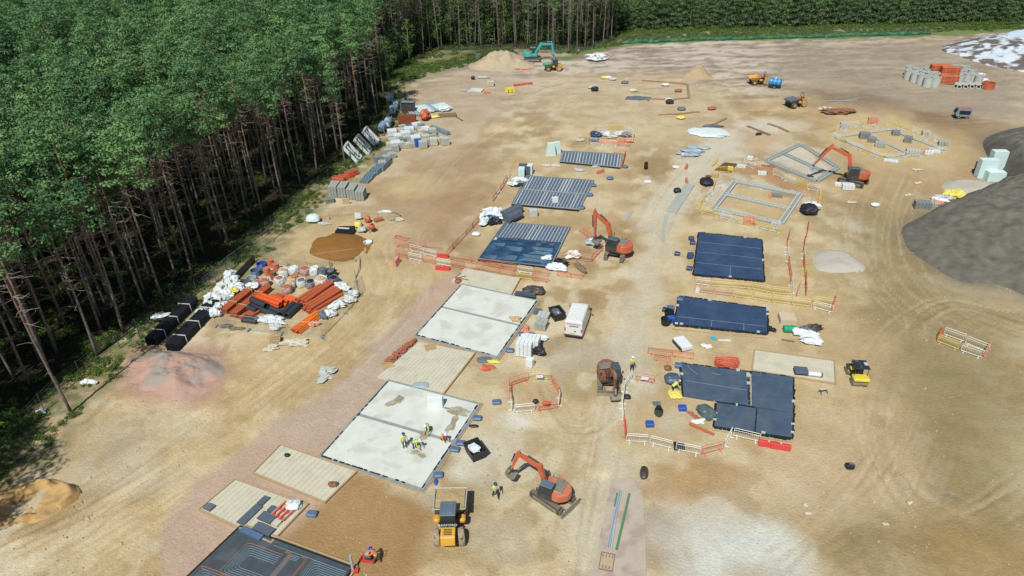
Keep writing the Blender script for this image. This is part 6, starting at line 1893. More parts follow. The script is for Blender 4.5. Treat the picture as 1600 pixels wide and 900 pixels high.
def pipes(A, B, n, rows, r, m, label, name='pipe_bundle', cat='pipes', group=None, hollow=True, jitter=0.0, straps=0, z=0.0, strapm='timber', sagging=None):
    """pipes stacked side by side: A and B are the picture points of the bundle's two ends"""
    P, Q = at(*A), at(*B); d = (Q - P); L = d.length
    t = Thing(name, label, cat, ((P + Q) / 2) + Vector((0, 0, z)), math.atan2(d.y, d.x), group)
    q = random.Random(int(A[0] + A[1] * 3))
    for k in range(rows):
        cnt = n - (k if jitter else 0)
        for i in range(cnt):
            y = (i - (cnt - 1) / 2) * r * 2.06; o = q.uniform(-jitter, jitter); a = q.uniform(-jitter, jitter) * .12
            b = MB(); zz = r + k * r * 1.8
            if hollow: b.ring((-L / 2 + o, y - a * L / 2, zz), (L / 2 + o, y + a * L / 2, zz), r, r * .82, 10)
            else: b.tube([(-L / 2 + o, y - a * L / 2, zz), (L / 2 + o, y + a * L / 2, zz)], r, 8)
            t.part('pipe', b, M[m])
            if hollow and r > .12:
                b = MB(); b.ring((-L / 2 + o - .02, y - a * L / 2, zz), (-L / 2 + o + .16, y - a * L / 2, zz), r * 1.14, r * .9, 10); t.part('socket', b, M[m])
    w = n * r * 1.05
    for k in range(straps):
        x = -L / 2 + L * (k + .6) / straps * .92; H = (rows - 1) * r * 1.8 + 2 * r + .03
        b = MB(); b.box((x, 0, H + .02), (.1, 2 * w + .1, .05)); b.box((x, w + .05, H / 2), (.1, .05, H + .06)); b.box((x, -w - .05, H / 2), (.1, .05, H + .06)); t.part('timber_strap', b, M[strapm])
    return t

# the two long black pipe crates beside the wood
pipes((238, 540), (303, 474), 6, 5, .11, 'black', 'long strapped bundle of black pipe nearest the wood', 'pipe_crate', 'pipe bundle', 'long black pipe bundles', straps=3, strapm='bagw')
crumple(254, 507, (1.7, 1.0, .35), 'whites', 'white plastic sheet lying on the black pipe bundle nearest the wood', z=1.15, rz=R(45))
pipes((270, 549), (337, 478), 6, 5, .11, 'black', 'long strapped bundle of black pipe next to the pink stone heap', 'pipe_crate', 'pipe bundle', 'long black pipe bundles', straps=3, strapm='bagw')

# ---- fenced pipe store
pipes((350, 490), (402, 448), 5, 4, .10, 'clay', 'long strapped terracotta pipe bundle, outermost left of the store', straps=2, strapm='timber', group='terracotta pipe bundles')
pipes((365, 496), (420, 452), 5, 4, .10, 'clay', 'second terracotta pipe bundle beside the outermost one', straps=2, group='terracotta pipe bundles')
pipes((378, 500), (440, 462), 6, 2, .10, 'clay', 'low terracotta pipe bundle behind the orange drain pipes', straps=1, group='terracotta pipe bundles')
pipes((470, 478), (515, 447), 4, 2, .24, 'clay', 'fat terracotta pipes stacked in the middle right of the store', jitter=.3, group='fat terracotta pipes')
pipes((480, 487), (528, 458), 4, 2, .22, 'clay', 'fat terracotta pipes at the right edge of the store', jitter=.3, group='fat terracotta pipes')
pipes((430, 462), (478, 474), 6, 1, .12, 'pipeo', 'loose thin orange pipes lying across the middle of the store', jitter=.5)
pipes((405, 468), (440, 480), 3, 2, .27, 'pipeo', 'bright orange drain pipes with open black ends', jitter=.3, group='orange drain pipes')
pipes((424, 466), (450, 476), 2, 1, .25, 'pipeo', 'pair of orange drain pipes behind the bright ones', jitter=.3, group='orange drain pipes')
pipes((385, 482), (402, 489), 1, 1, .36, 'pipek', 'single fat black corrugated pipe, leftmost of the black row', 'pipe', group='black corrugated pipes')
pipes((396, 478), (418, 488), 1, 2, .36, 'pipek', 'fat black corrugated pipes second in the black row', 'pipe', group='black corrugated pipes')
pipes((414, 484), (438, 494), 2, 1, .36, 'pipek', 'pair of fat black corrugated pipes third in the black row', 'pipe', group='black corrugated pipes')
pipes((444, 496), (464, 478), 2, 1, .38, 'pipek', 'two fat black pipes turned across the end of the black row', 'pipe', group='black corrugated pipes')
pipes((382, 500), (404, 503), 2, 1, .28, 'pipek', 'short bluish black pipe lying alone by the lower fence', 'pipe', group='black corrugated pipes')
pipes((462, 520), (500, 490), 6, 3, .11, 'pipeb', 'vivid orange ducts at the lower right corner of the store', jitter=.3)
crumple(412, 500, (2.4, 1.3, .5), 'whites', 'long white plastic sheet spread left of the vivid orange ducts', rz=R(-15))
crumple(432, 503, (2.4, 1.4, .6), 'whites', 'white plastic heap between the black pipes and the orange ducts', rz=R(-30))
crumple(430, 513, (1.5, 1.1, .6), 'bagw', 'small white bag close to the lower fence of the store')
crumple(397, 456, (1.3, 1.2, .7), 'whites', 'white bundle sitting on the second terracotta pipes', z=.75)
wb = [(352, 443), (362, 436), (371, 446), (344, 451), (356, 455), (333, 462), (346, 466), (330, 475), (360, 428), (322, 486), (336, 487), (344, 478)]
for i, (x, y) in enumerate(wb):
    crumple(x, y + 6, (1.5, 1.3, 1.1), 'whites' if i % 3 else 'bagw', ['rumpled white bag at the top of the pile left of the terracotta pipes', 'rumpled white bag at the upper right of the left pile', 'rumpled white bag against the terracotta pipes', 'rumpled white bag at the upper left of the left pile', 'rumpled white bag in the middle of the left pile', 'white bag at the left rim of the left pile', 'white bag low in the left pile beside the black sacks', 'white bag near the lower rim of the left pile', 'lone white bag by the fence above the left pile', 'lowest white bag of the left pile', 'white bag right of the lowest one in the left pile', 'white bag just above the lowest ones of the left pile'][i], 'rumpled_bag', 'bag', group='rumpled white bags left of the pipes')
crumple(367, 460, (.9, .8, .8), 'yel', 'small yellow sack on top of the white bag pile', z=.4)
crumple(328, 482, (1.4, 1.2, .9), 'black', 'black sack at the left rim of the white bag pile')
crumple(346, 484, (1.5, 1.3, .9), 'black', 'black sack at the foot of the terracotta pipes')
b = MB(); b.box((0, 0, .5), (5.6, .08, 1.0)); single('hoarding_board', b, M['dark'], 'long dark leaning board along the back of the pipe store', 'board', at(383, 424), hdg((364, 442), (402, 402)))
# coils, drums and sacks at the top of the store
def coil(px, py, m, label, r=.62, n=5, z=0.0, tilt=0.0, rad=.055):
    t = Thing('pipe_coil', label, 'pipe coil', at(px, py, z), rnd.uniform(0, 3), 'coils of pipe in the store')
    for k in range(n):
        b = MB(); pts = [(r * math.cos(2 * PI * j / 18), r * math.sin(2 * PI * j / 18), rad + k * rad * 1.9) for j in range(19)]
        b.tube(pts, rad, 5, cap=False); t.part('coil_turn', b, M[m])
    t.o.rotation_euler[0] = tilt
coil(410, 418, 'bluep', 'bright blue pipe coil at the top left of the store', z=.2)
coil(400, 428, 'blueg', 'pale blue pipe coil below the bright blue one', n=7)
coil(393, 438, 'pipes', 'white grey coil between the blue coil and the dark board')
coil(384, 446, 'grey', 'grey coil at the upper end of the terracotta pipes', n=7)
coil(380, 454, 'black', 'black coil just above the terracotta pipes', n=3)
for i, (x, y, m, l) in enumerate([(424, 412, 'orangeb', 'orange drum at the very top of the store'), (432, 418, 'orangeb', 'second orange drum below the top one'), (418, 424, 'orangeb', 'orange drum beside the pale blue coil'), (428, 430, 'rust', 'reddish drum in the middle of the drum cluster'), (462, 436, 'orangeb', 'orange drum among the grey bags')]):
    t = Thing('orange_drum', l, 'drum', at(x, y + 4), 0, 'orange drums in the store')
    b = MB(); b.tube([(0, 0, 0), (0, 0, .95)], .42, 14); d_ = t.part('drum_body', b, M[m])
    b = MB(); b.ring((0, 0, .3), (0, 0, .36), .45, .41, 14); b.ring((0, 0, .62), (0, 0, .68), .45, .41, 14); b.ring((0, 0, .92), (0, 0, 1.0), .45, .38, 14); t.part('drum_rim', b, M[m], d_, kind='stuff')
for i, (x, y, m, f, l) in enumerate([
    (403, 449, 'bagp', 'brickr', 'pinkish bag of clay parts at the left end of the bag rows'), (414, 446, 'bagp', 'brickr', 'pinkish bag next to the reddish drum'), (438, 442, 'bagw', 'brickr', 'pale bag with clay fittings right of the drums'), (444, 430, 'bagw', 'soil', 'beige bag at the top of the bag rows'),
    (455, 448, 'cream', 'timber', 'cream bag in the second row of bags'), (472, 446, 'bagw', 'grey', 'open grey white bag in the centre of the bags'), (486, 448, 'blockd', 'black', 'grey bag of dark parts right of the centre one'), (503, 446, 'bagw', 'timber', 'largest cream bag right of the grey ones'),
    (478, 428, 'bagp', 'brickr', 'bag of reddish parts in the far row'), (492, 428, 'whites', 'whites', 'white bag at the far row right'), (505, 430, 'grey', 'grey', 'grey bag at the far row end'), (522, 442, 'grey', 'black', 'dark grey sagging bag at the right end'),
    (460, 428, 'bagw', 'whites', 'white bag behind the orange drum'), (449, 456, 'bagp', 'brickr', 'small pink bag below the cream one'), (518, 432, 'black', 'grey', 'black bag near the upright red post')]):
    bag(x, y, l, m, 1.18 if i != 7 else 1.45, f, rz=rnd.uniform(0, 1.5), group='bulk bags in the pipe store')
for i, (x, y, s, l) in enumerate([(534, 452, 1.8, 'big rumpled white bag at the upper right of the store'), (553, 463, 1.2, 'white bag nearest the right fence of the store'), (546, 472, 1.2, 'white bag below the one nearest the right fence'), (528, 480, 1.6, 'white bag at the end of the fat terracotta pipes'), (516, 494, 1.2, 'greyish white bag beside the vivid orange ducts')]):
    crumple(x, y, (s, s * .85, .9), 'whites', l, 'rumpled_bag', 'bag', group='rumpled white bags right of the pipes')
crumple(505, 496, (1.2, 1.0, .9), 'grey', 'dark grey sack at the upper end of the vivid orange ducts', 'sack', 'sack')
crumple(488, 508, (1.3, .9, .5), 'barp', 'pinkish scrap heap right of the vivid orange ducts', 'scrap_heap', 'scrap')
crumple(354, 511, (1.0, .7, .4), 'grey', 'small grey scrap heap at the lower left of the store', 'scrap_heap', 'scrap')
crumple(370, 514, (1.3, .6, .3), 'timberd', 'brown scrap heap outside the lower fence', 'scrap_heap', 'scrap')
b = MB(); b.box((0, 0, .9), (.1, .1, 1.8)); b.box((.2, 0, .7), (.08, .08, 1.4)); single('red_post', b, M['rust'], 'dark red upright posts at the back of the pipe store', 'post', at(518, 428))
def pallet(px, py, rz, label, n=1, z=0.0, m='timber', group='timber pallets', tip=0.0):
    t = Thing('pallet', label, 'pallet', at(px, py, z), rz, group)
    for k in range(n):
        for i in range(7):
            b = MB(); b.box(((i - 3) * .17, 0, .13 + k * .15), (.1, 1.0, .022)); t.part('slat', b, M[m])
        for i in range(3):
            b = MB(); b.box((0, (i - 1) * .44, .06 + k * .15), (1.12, .1, .1)); t.part('bearer', b, M[m])
    t.o.rotation_euler[0] = tip
pallet(450, 452, R(15), 'flat timber pallet in the middle of the pipe store', 1)
pallet(431, 534, R(10), 'timber crate tipped outside the lower fence, left of the rubble', 4, m='timber')
crumple(462, 536, (2.2, 1.2, .4), 'cream', 'low pile of cream rubble outside the lower fence', 'rubble_pile', 'rubble', amp=.4)
crumple(510, 584, (1.5, 1.8, .35), 'beam', 'small pile of pale rubble on the haul road', 'rubble_pile', 'rubble', amp=.45)
crumple(424, 544, (1.2, 1.0, .25), 'cream', 'scatter of cream rubble below the timber crate', 'rubble_pile', 'rubble', amp=.45)

# ---- corner with the mixer and sand
crumple(490, 346, (2.0, 1.7, 1.3), 'mint', 'pale blue wrapped pallet at the far left above the brown sand heap', 'wrapped_pallet', 'wrapped pallet', amp=.08)
crumple(506, 350, (1.6, .7, .3), 'beam', 'thin pale scraps beside the pale blue wrapped pallet', 'scrap_heap', 'scrap')
b = MB(); b.box((0, 0, .8), (.9, .05, .9)); single('site_board', b, M['white'], 'small white board above the brown sand heap', 'sign', at(560, 344), R(0))
t = Thing('water_tank_box', 'black box tank at the head of the brown sand heap', 'tank', at(540, 364), R(-10))
b = MB(); b.side(rounded([(-1.3, 0), (1.2, 0), (1.3, .9), (-1.2, .7)], .1), -.7, .7); t.part('tank_body', b, M['black']); b = MB(); b.box((-.1, -.1, .85), (1.6, .3, .04)); t.part('white_lid_strip', b, M['white'])
crumple(560, 355, (1.2, 1.2, 1.0), 'yel', 'yellow sack pile beside the cement mixer', 'sack_pile', 'sacks', amp=.1)
crumple(566, 362, (1.3, 1.1, .8), 'beam', 'pale grey sacks beside the cement mixer', 'sack_pile', 'sacks', amp=.12)
def mixer(px, py, rz):
    t = Thing('cement_mixer', 'orange cement mixer at the right of the brown sand heap', 'cement mixer', at(px, py), rz)
    b = MB(); n = 14
    b.loops([[(r * math.cos(2 * PI * k / n), r * math.sin(2 * PI * k / n), z) for k in range(n)] for z, r in ((.7, .2), (.8, .42), (1.15, .46), (1.45, .26), (1.45, .2), (1.15, .38))]); xform(b, Matrix.Rotation(R(25), 4, 'X')); t.part('drum', b, M['orange'])
    b = MB()
    for s in (-1, 1): b.tube([(s * .5, -.4, .1), (s * .35, 0, 1.0), (s * .5, .45, .1)], .04, 5)
    b.tube([(-.5, .45, .1), (.5, .45, .1)], .04, 5); t.part('frame', b, M['dark'])
    b = MB(); b.box((.5, 0, .75), (.3, .45, .5), bev=.05); t.part('motor_box', b, M['orangeb'])
    for s in (-1, 1):
        b = MB(); b.tube([(s * .55, .45, .18), (s * .65, .45, .18)], .18, 12); t.part('wheel', b, M['black'])
mixer(578, 362, R(60)); 
crumple(575, 348, (.9, .9, 1.2), 'orange', 'orange drum shaped sack behind the cement mixer', 'sack', 'sack', amp=.06)
b = MB(); n = 14; b.loops([[(r * math.cos(2 * PI * k / n), r * math.sin(2 * PI * k / n), z) for k in range(n)] for z, r in ((0, .5), (.35, .62), (.35, .56), (.15, .48))]); single('mortar_tub', b, M['whites'], 'round white mortar tub at the right of the brown sand heap', 'tub', at(575, 381))
wpack(592, 346, 6, 3, 3, (.22, .25, .1), R(30), 'brickr', 'small pack of red bricks above the cement mixer', 'brick_pack', 'brick pack', 'brick packs')
crumple(603, 332, (1.4, .7, .4), 'whites', 'small white printed bags at the top of the mixer corner', 'bag_pair', 'bags')
crumple(624, 344, (1.2, .9, .4), 'cream', 'cream sack by the dark hose loop', 'sack', 'sack')
b = MB(); b.tube([at(608, 332, .06), at(618, 333, .06), at(626, 337, .06), at(627, 343, .06), at(618, 344, .06), at(610, 345, .06)], .06, 5); single('hose', b, M['black'], 'loop of dark hose beside the cream sack', 'hose')
# light poles lying / hoses
b = MB(); b.tube([at(556, 436, .1), at(562, 420, .3), at(563, 405, .2)], .05, 5); single('hose', b, M['timberd'], 'dark hose trailing over the end of the brown sand heap', 'hose')

# ---- block packs along the wood
for i, (x, y, l) in enumerate([(524, 307, 'leftmost tall one'), (538, 308, 'second tall one'), (552, 311, 'third tall one'), (565, 314, 'rightmost tall one')]):
    wpack(x, y - 4, 3, 6 if i < 3 else 5, 8 if i < 3 else 7, (.44, .42, .215), hdg((524, 310), (540, 286)) - PI / 2, 'block', 'grey concrete block pack by the wood, %s of the four in front' % l, gap=.05)
wpack(515, 315, 3, 3, 3, (.44, .42, .215), R(20), 'blockd', 'low grey block pack at the far left of the four tall ones', gap=.05)
b = MB(); b.box((0, 0, .45), (1.1, .08, .9)); single('leaning_board', b, M['timber'], 'pale timber board leaning on the grey block packs', 'board', at(541, 318), R(10))
for i, (x, y, n) in enumerate([(596, 264, 5), (587, 270, 4), (578, 277, 3), (572, 283, 2), (602, 258, 5)]):
    t = Thing('trench_sheet_pack', 'blue grey sheet pack beside the white frames, %s from the near end' % ORD[4 - i if i < 4 else 4] if False else ['blue grey ribbed sheet pack right of the white frames, second farthest', 'blue grey ribbed sheet pack right of the white frames, middle one', 'blue grey ribbed sheet pack right of the white frames, second nearest', 'blue grey ribbed sheet pack right of the white frames, nearest and lowest', 'blue grey ribbed sheet pack right of the white frames, farthest'][i], 'steel pack', at(x, y), hdg((572, 283), (602, 255)), 'blue grey ribbed sheet packs')
    for k in range(4):
        b = MB(); hh = .35 * n * .55
        b.box((0, (k - 1.5) * .42, hh / 2 + .03), (2.0, .30, hh)); t.part('sheet_stack', b, M['steelb'])
for i, (x, y, l) in enumerate([(562, 250, 'nearest and largest'), (578, 237, 'middle'), (590, 224, 'farthest and half hidden')]):
    t = Thing('window_former', 'white box frame leaning by the wood, %s of three' % l, 'frame', at(x, y), hdg((562, 250), (590, 224)) + R(10), 'white box frames by the wood')
    tilt = Matrix.Rotation(R(38), 4, 'X')
    W_, H_ = 3.0, 3.6
    for (c, d, nm) in (((0, 0, .12), (W_, .5, .24), 'bottom_rail'), ((0, 0, H_ - .12), (W_, .5, .24), 'top_rail'), ((-W_ / 2 + .12, 0, H_ / 2), (.24, .5, H_ - .5), 'side_rail'), ((W_ / 2 - .12, 0, H_ / 2), (.24, .5, H_ - .5), 'side_rail'), ((.1, .05, H_ / 2), (.18, .3, H_ - .5), 'mullion')):
        b = MB(); b.box(c, d); xform(b, tilt); t.part(nm, b, M['white'])
    b = MB()
    for k in range(6): b.box((.75, .05, .6 + k * .42), (1.1, .12, .08))
    xform(b, tilt); t.part('louvre', b, M['beam'], kind='stuff')
    t.o.rotation_euler[2] += PI
for i, (x, y, l) in enumerate([(598, 205, 'nearest'), (607, 198, 'second'), (614, 180, 'third'), (618, 170, 'fourth'), (610, 160, 'farthest')]):
    t = Thing('sheeted_frame', 'blue grey plastic wrapped frame at the shady corner, %s of five' % l, 'wrapped frame', at(x, y), hdg((598, 205), (618, 168)), 'blue wrapped frames in the shade')
    b = MB(); b.blob((0, 0, .9), (3.6, 1.3, 1.9), 16, 8, .18, i * 7, .3); t.part('wrapping', b, mat('pale blue wrapping', C(140, 164, 188), .4, var=.25, scale=1.2, bump=.6, bscale=3, c2=C(205, 214, 222), t2=.5))
    b = MB()
    for k in range(3): b.box((-1.2 + k * 1.2, -.55, .9), (.12, .12, 1.9), ry=R(12))
    t.part('frame_bar', b, M['steelb'], kind='stuff')
b = MB(); b.box((0, 0, 1.1), (2.6, 1.2, 2.2), bev=.05); single('store_box', b, M['dark'], 'dark storage box standing in the tree shade', 'storage box', at(639, 176), R(-10))
b = MB(); b.box((-1.35, 0, 1.15), (.12, 1.3, 2.3)); b.box((0, 0, 2.27), (2.7, 1.3, .06)); single('storage_box_edging', b, M['steelb'], 'pale blue frame edging the dark storage box', 'frame', at(638.6, 176.3), R(-10))
for i, (x, y, w, l) in enumerate([(650, 177, 1.0, 'nearest the dark box'), (662, 173, 1.2, 'in the middle'), (678, 169, 1.4, 'under the palest part'), (690, 170, 1.0, 'at the right end')]):
    t = Thing('sheet_pile', 'silvery corrugated sheet stack %s' % l, 'metal sheets', at(x, y), R(20 + i * 4), 'silvery corrugated sheets')
    for k in range(9):
        b = MB(); b.box(((k - 4) * .34, 0, .3 + .03 * (k % 2) + .05 * i), (.26, 4.2 * w, .3), 0, R(8 if k % 2 else -8)); t.part('sheet', b, M['mint' if i % 2 else 'pipes'])
crumple(694, 174, (2.6, 1.6, 1.1), 'whites', 'white plastic at the right end of the silvery sheets', rz=.3)
b = MB(); b.box((0, 0, .3), (3.6, 1.3, .5)); single('timber_stack', b, M['timberd'], 'dark timber stack below the silvery sheets', 'timber stack', at(699, 182), R(5))
b = MB(); b.box((0, 0, .1), (6.0, .2, .16), 0); single('timber_baulk', b, M['timberd'], 'long thin timber lying right of the silvery sheets', 'timber', at(712, 183), R(-58))
crumple(678, 184, (3.2, .8, .5), 'yel', 'greenish yellow strip of debris below the silvery sheets', 'debris_strip', 'debris')
crumple(664, 188, (2.0, 2.0, 2.2), 'orange', 'bright orange sack of netting behind the block packs', 'netting_sack', 'sack', amp=.2)
b = MB(); b.box((0, 0, .9), (3.4, 1.2, 1.7)); single('rusty_box', b, mat('rusty brown mesh', C(140, 76, 44), .8, var=.3, scale=3), 'rusty brown reinforcement stack in front of the dark box', 'steel stack', at(637, 193), R(0))
b = MB(); b.box((0, 0, .35), (5.4, .8, .5)); b.box((0, 0, .66), (5.2, .5, .12)); single('blue_beam_stack', b, M['steelb'], 'blue grey beams lying right of the pallet yard', 'steel beams', at(688, 206), R(-50))
# the pallet yard: many small packs
yard = [(620, 207, 'barp'), (629, 202, 'block'), (640, 202, 'blueg'), (648, 204, 'block'), (654, 207, 'block'), (664, 207, 'whites'), (671, 208, 'bagw'), (623, 216, 'whites'), (634, 216, 'whites'), (646, 213, 'block'), (659, 213, 'cream'), (669, 213, 'blockd'), (620, 224, 'block'), (630, 224, 'blockd'), (643, 222, 'brickr'), (655, 217, 'beam'), (665, 219, 'cream'), (676, 217, 'block'), (610, 232, 'cream'), (618, 236, 'block'), (627, 231, 'beam'), (637, 230, 'cream'), (645, 230, 'block'), (654, 229, 'bluep'), (661, 226, 'block'), (669, 226, 'block'), (678, 226, 'cream'), (688, 223, 'cream'), (606, 240, 'block'), (612, 246, 'block'), (604, 252, 'block'), (600, 246, 'blockd'), (681, 221, 'blockd'), (613, 211, 'whites'), (652, 201, 'whites'), (658, 202, 'blockd'), (676, 211, 'beam'), (613, 227, 'beam'), (650, 223, 'whites'), (636, 223, 'beam'), (696, 226, 'beam'), (592, 255, 'blockd'), (598, 261, 'block'), (640, 209, 'whites'), (628, 209, 'beam'), (619, 230, 'whites'), (661, 231, 'beam')]
yn = {'barp': 'pink', 'block': 'grey', 'blueg': 'blue grey', 'whites': 'white wrapped', 'bagw': 'off-white', 'cream': 'cream', 'blockd': 'dark grey', 'brickr': 'red brick', 'beam': 'pale', 'bluep': 'bright blue'}
rowd = lambda y: 'back row' if y < 211 else 'second row' if y < 220 else 'third row' if y < 234 else 'front tail'
seen = {}
for (x, y, m) in yard:
    rw = rowd(y); k = (m, rw); seen.setdefault(k, []).append((x, y))
for (x, y, m) in yard:
    rw = rowd(y); lst = sorted(seen[(m, rw)]); i = lst.index((x, y))
    lab = '%s pack in the %s of the pallet yard' % (yn[m], rw) if len(lst) == 1 else '%s pack in the %s of the pallet yard, %s from the left' % (yn[m], rw, ORD[i])
    big = 1.35 if m == 'whites' else 1.0
    wpack(x, y, 3, 3, rnd.choice([3, 4, 5]), (.44 * big, .42 * big, .25), R(20) + rnd.uniform(-.2, .2), m, lab, 'material_pack', 'material pack', 'packs in the pallet yard', gap=.03)
bag(701, 86.0, 'grey bin standing alone in the upper left clearing', 'blueg', 1.2, None) if False else None
b = MB(); b.tube([(0, 0, 0), (0, 0, 1.3)], .75, 14); single('round_tank', b, M['grey'], 'small grey tank by the beige spoil heap', 'tank', at(747, 92))

# ---- small far plots
wpack(744, 141, 6, 5, 1, (.5, .5, .3), R(-15), 'concrete', 'small white plinth far left with pinkish ground round it', 'concrete_plinth', 'plinth', 'far plinths', pallet=False)
wpack(767, 134, 3, 3, 4, (.5, .4, .25), R(-5), 'cream', 'cream block pack beside the far white plinth', gap=.04)
wpack(724, 142, 2, 2, 2, (.5, .4, .25), R(10), 'beam', 'small pale pack left of the far white plinth', gap=.04)
wpack(760, 145, 3, 2, 2, (.5, .4, .25), R(0), 'barp', 'pinkish pack in front of the far white plinth', gap=.04)
crumple(739, 124, (1.0, .9, .9), 'black', 'small black tub behind the far white plinth', 'tub', 'tub', amp=.05)
crumple(755, 122, (2.6, .9, .5), 'beam', 'pale bags behind the far white plinth', 'bag_row', 'bags')
t = Thing('trench_roller', 'lemon yellow trench roller in the far left field', 'roller', at(797, 143), R(5))
for x in (-.8, 0, .8):
    b = MB(); b.tube([(x, -.6, .38), (x, .6, .38)], .38, 12); t.part('drum', b, M['yellowr'])
b = MB(); b.box((0, 0, .85), (1.9, .9, .4), bev=.06); t.part('body', b, M['yellowr'])
crumple(932, 95, (4.2, 2.0, 2.0), 'whites', 'heap of white rubble and sacks at the edge of the far wood', 'rubble_heap', 'rubble', amp=.35)
crumple(941, 92, (2.5, 1.5, 1.2), 'osand' if 'osand' in M else 'orangeb', 'small orange debris beside the white rubble heap', 'debris', 'debris', amp=.3)
for i, (x, y, m, l) in enumerate([(944, 123, 'yel', 'yellowish sack left of two white tubs'), (950, 123, 'whites', 'white tub right of the yellowish sack'), (957, 125, 'cream', 'cream sack at the end of the small trio'), (925, 138, 'beam', 'pale box beside the black tub'), (929, 142, 'black', 'black upright tub in the far sand'), (989, 142, 'cream', 'cream block right of the black tub'), (976, 130, 'grey', 'small dark mat in the far sand'), (1040, 134, 'concrete', 'white manhole surround with a dark lid'), (1045, 158, 'concrete', 'white manhole surround below the trench edging'), (1046, 162, 'black', 'black ring in front of the white manhole surround'), (1065, 172, 'grey', 'grey scrap above the short trench edging'), (1064, 186, 'yel', 'yellow sack pile at the short trench edging'), (1112, 171, 'brickr', 'reddish scrap in the far right sand'), (1060, 143, 'brickr', 'small reddish block by the trench edging')]):
    crumple(x, y, (1.7, 1.2, .7 if m != 'black' else 1.1), m, l, 'small_' + ('tub' if m in ('black',) else 'stack'), 'site material', amp=.12)
b = MB(); b.box((0, 0, .04), (5.2, 3.4, .1)); single('steel_plate', b, M['grey'], 'grey steel road plate lying in the far sand', 'steel plate', at(997, 153), R(-20))
b = MB(); b.blob((0, 0, .1), (7.0, 5.5, .6), 16, 6, .2, 3, .8); single('white_membrane', b, M['whites'], 'bright white membrane sheet spread left of the dark timber baulk', 'sheet', at(1106, 208), R(-10))
crumple(1112, 199, (3, 1.2, .6), 'grey', 'grey heap at the top of the white membrane sheet', 'spoil', 'debris')
for i, (x, y) in enumerate([(1083, 237), (1077, 243), (1090, 232)]):
    crumple(x, y, (3.0, 1.6, .5), 'pipes', 'grey white plastic scrap beside the stone lane, %s one' % ['middle', 'nearest', 'farthest'][i], 'plastic_scrap', 'scrap', amp=.3, group='plastic scraps beside the lane')
crumple(1185, 211, (1.2, .8, .4), 'black', 'small black scrap below the dark timber baulk', 'scrap', 'scrap')

# ---- by the striped floors
for i, (x, y, s, l) in enumerate([(860, 243, 1.0, 'taller'), (869, 239, .9, 'narrower')]):
    b = MB(); b.side(rounded([(-.9 * s, 0), (.9 * s, 0), (.7 * s, 2.3 * s), (-.5 * s, 2.3 * s)], .05), -.35, .35); single('board_stack', b, M['mint'], 'pale blue upright board stack by the narrow striped floor, %s one' % l, 'board stack', at(x, y), R(8), 'upright board stacks')
wpack(820, 272, 4, 3, 5, (.5, .45, .3), R(-8), 'foam', 'dark grey board pack left of the two-bay striped floor', 'board_pack', 'board pack', 'board packs', gap=.02)
wpack(815, 277, 2, 3, 5, (.5, .45, .3), R(-5), 'mint', 'pale blue wrapped pack in front of the dark grey board pack', 'board_pack', 'board pack', 'board packs', gap=.01)
wpack(828, 272, 2, 3, 5, (.45, .45, .3), R(-12), 'white', 'white upright pack right of the dark grey board pack', 'board_pack', 'board pack', 'board packs', gap=.01)
crumple(811, 284, (2.0, 1.1, .8), 'whites', 'white bag right beside the corner of the two-bay striped floor')
crumple(802, 290, (1.6, 1.0, .7), 'whites', 'white bag with black underside left of the two-bay striped floor')
crumple(806, 290, (2.2, 1.4, .5), 'black', 'black plastic under the two white bags')
b = MB(); b.box((0, 0, .4), (.9, .5, .8)); single('white_board', b, M['white'], 'small white board block standing on the two-bay striped floor', 'board', on(867, 318, .24), R(10))
b = MB(); b.box((0, 0, .55), (1.2, .9, 1.1), bev=.04); single('white_crate', b, M['beam'], 'pale crate standing below the two-bay striped floor', 'crate', at(833, 337), R(5))
for i, (x, y) in enumerate([(855, 259), (868, 259), (905, 266), (932, 260)]):
    crumple(x, y, (1.6, 1.1, .25), 'cream' if i < 2 else 'beam', 'flat pale board scrap below the narrow striped floor, %s from left' % ORD[i], 'board_scrap', 'scrap', group='pale scraps below the narrow floor')
for i, (x, y) in enumerate([(926, 291), (921, 306), (976, 262), (953, 280), (908, 326)]):
    crumple(x, y, (1.2, .9, .5), 'blueg' if i != 2 else 'grey', ['blue grey cover right of the two-bay striped floor, upper', 'blue grey cover right of the two-bay striped floor, lower', 'grey cover beside the red barriers of the narrow floor', 'small dark lid on the sand below the narrow floor', 'small dark bracket below the two-bay striped floor'][i], 'cover', 'cover', amp=.06)
b = MB(); b.tube([(0, 0, 0), (0, 0, 1.1)], .32, 12); b.tube([(0, 0, 1.1), (0, 0, 1.25)], .25, 12); single('black_tub', b, M['black'], 'upright black tub alone on the sand right of the striped floors', 'tub', at(1009, 264))
for i, (x, y, l) in enumerate([(1012, 284, 'round white lid on the sand right of the striped floors'), (1058, 300, 'dark lidded box on the wide kerb foundation'), (1056, 261, 'white ring by the stone lane')]):
    crumple(x, y, (1.2, 1.1, .3 if i != 1 else .8), 'whites' if i != 1 else 'black', l, 'lid', 'lid', amp=.08)
